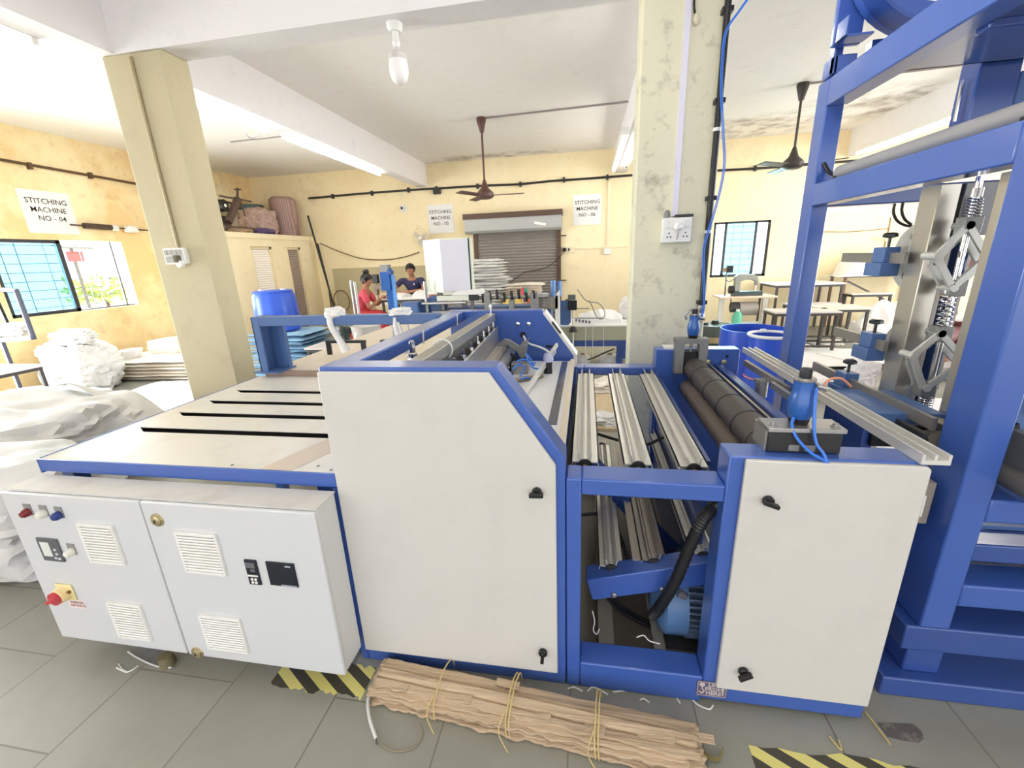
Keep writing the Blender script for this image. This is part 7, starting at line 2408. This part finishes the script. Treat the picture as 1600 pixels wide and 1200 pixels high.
TW = mat('straw_twine', (206, 186, 130), 0.8)
for u, n in ((0.245, 1), (0.475, 2), (0.735, 2)):
    x = -0.83 + 1.2 * u
    yo = 0.045 - 0.095 * u
    t = MB()
    for j in range(n):
        d = j * 0.012
        t.tube([(x + d + 0.012, 1.280 + yo, 0.01), (x + d + 0.008, 1.262 + yo, 0.075), (x + d, 1.20 + yo, 0.100), (x + d - 0.004, 1.14 + yo, 0.094), (x + d - 0.008, 1.082 + yo, 0.060), (x + d - 0.004, 1.066 + yo, 0.006)], 0.0028, n=6)
    t.tube([(x - 0.01, 1.10 + yo, 0.092), (x - 0.03, 1.06 + yo, 0.04), (x + 0.01, 1.02 + yo, 0.004)], 0.0022, n=5)
    put('twine_loop', t, TW, cb)

# cut white cable and wire on the floor
o = thing('cut_cable', (-0.79, 1.07, 0), 'cut white cable end lying beside the cardboard', 'cable')
pts = [at(x, y, Z=0.02) for x, y in ((590, 1066), (581, 1078), (575, 1095), (576, 1115), (580, 1132), (587, 1150))]
pts[0].z = 0.03
pts[-1].z = 0.007
put('cable_sheath', MB().tube(pts, 0.0062, n=10), mat('grey_white_sheath', (214, 214, 212), 0.4), o)
put('bare_end', MB().cyl(pts[-1], pts[-1] + Vector((0.008, -0.016, -0.002)), 0.003, n=8), STEELD, o)
o = put('wire_scrap', MB().tube([at(x, y, Z=0.004) for x, y in ((592, 1158), (606, 1171), (628, 1174), (650, 1166), (660, 1148), (656, 1130))], 0.0022, n=6), mat('dull_wire', (150, 136, 112), 0.5))
tag(o, 'thin dull wire curled on the floor beside the cut cable', 'wire')
o = put('strap_scrap', MB().prism([(1.058, 0.001), (1.064, 0.001), (1.064, 0.005), (1.058, 0.005)], 'x', -1.86, -1.63), WHITEP)
bpy.data.objects.remove(o)
o = put('wire_scrap', MB().tube([at(x, y, Z=0.006) for x, y in ((200, 1018), (212, 1026), (232, 1036), (250, 1042), (268, 1043))], 0.0035, n=6), mat('grey_white_sheath', (214, 214, 212), 0.4))
tag(o, 'white cable curving out from under the grey cabinet', 'cable')
o = put('cable_grommet', MB().lathe([(0.03, 0), (0.028, 0.05), (0.022, 0.05)], at(263, 1038, Z=0.0), n=18), mat('olive_grommet', (120, 112, 84), 0.6))
tag(o, 'small olive grommet standing under the cabinet', 'grommet')
o = put('thread_scrap', MB().tube([at(x, y, Z=0.003) for x, y in ((182, 1043), (190, 1047), (198, 1050), (208, 1046), (216, 1040))], 0.003, n=5).tube([at(x, y, Z=0.003) for x, y in ((198, 1049), (190, 1044), (185, 1037))], 0.0015, n=5), WHITEP)
tag(o, 'white thread scrap on the floor below the grey cabinet', 'thread')
scr = [((887, 1076), (897, 1074), (910, 1080)), ((918, 1080), (925, 1074), (934, 1076), (950, 1085)), ((958, 1081), (968, 1080), (980, 1079)), ((1000, 1094), (1006, 1092), (1015, 1098)),
       ((1057, 1090), (1063, 1099)), ((1082, 1094), (1092, 1102), (1108, 1108), (1114, 1102)), ((1296, 1151), (1304, 1161), (1315, 1172), (1310, 1156)), ((1352, 1113), (1366, 1130), (1380, 1148), (1391, 1163)),
       ((37, 884), (44, 890), (50, 884)), ((1088, 1154), (1092, 1168))]
lab = ['thin pale thread by the machine base beside the cardboard', 'curled pale thread by the lower rail of the machine', 'white paper scrap under the lower rail of the machine', 'small curled thread under the lower rail',
       'short white thread in front of the lift sticker', 'bent pale thread below the lift sticker', 'looped pale straw above the torn hazard tape', 'long straw running from the machine corner to the floor pit', 'white scrap beside the cabinet corner', 'white scrap at the end of the cardboard bundle']
for pts, l in zip(scr, lab):
    P = [at(x, y, Z=0.004) for x, y in pts]
    o = put('thread_scrap', MB().tube(P, 0.003 if 'straw' not in l else 0.0035, n=5), TW if 'straw' in l else WHITEP)
    tag(o, l, 'thread')
a = at(958, 1080, Z=0.002)
o = put('leaf_strip', MB().tube([at(x, y, Z=0.012) for x, y in ((1092, 1160), (1100, 1178), (1122, 1187), (1130, 1168))], 0.0, n=4, radii=[0.003, 0.008, 0.006, 0.003]), mat('olive_dry_strip', (126, 116, 66), 0.6))
tag(o, 'dry olive strip curled at the cardboard end', 'scrap')
# worn recess in the floor
random.seed(2)
poly = [(1.045, 1.305), (1.10, 1.312), (1.165, 1.318), (1.178, 1.295), (1.168, 1.268), (1.14, 1.252), (1.09, 1.252), (1.05, 1.258)]
o = put('floor_patch', MB().prism(poly, 'z', 0.0, 0.0012), mat('dark_worn_patch', (96, 90, 84), 0.6, var=0.3, scale=30, dirt=(170, 164, 154), dirt_amt=0.8, dirt_scale=22))
tag(o, 'dark worn cement patch on the floor at the machine corner', 'patch')
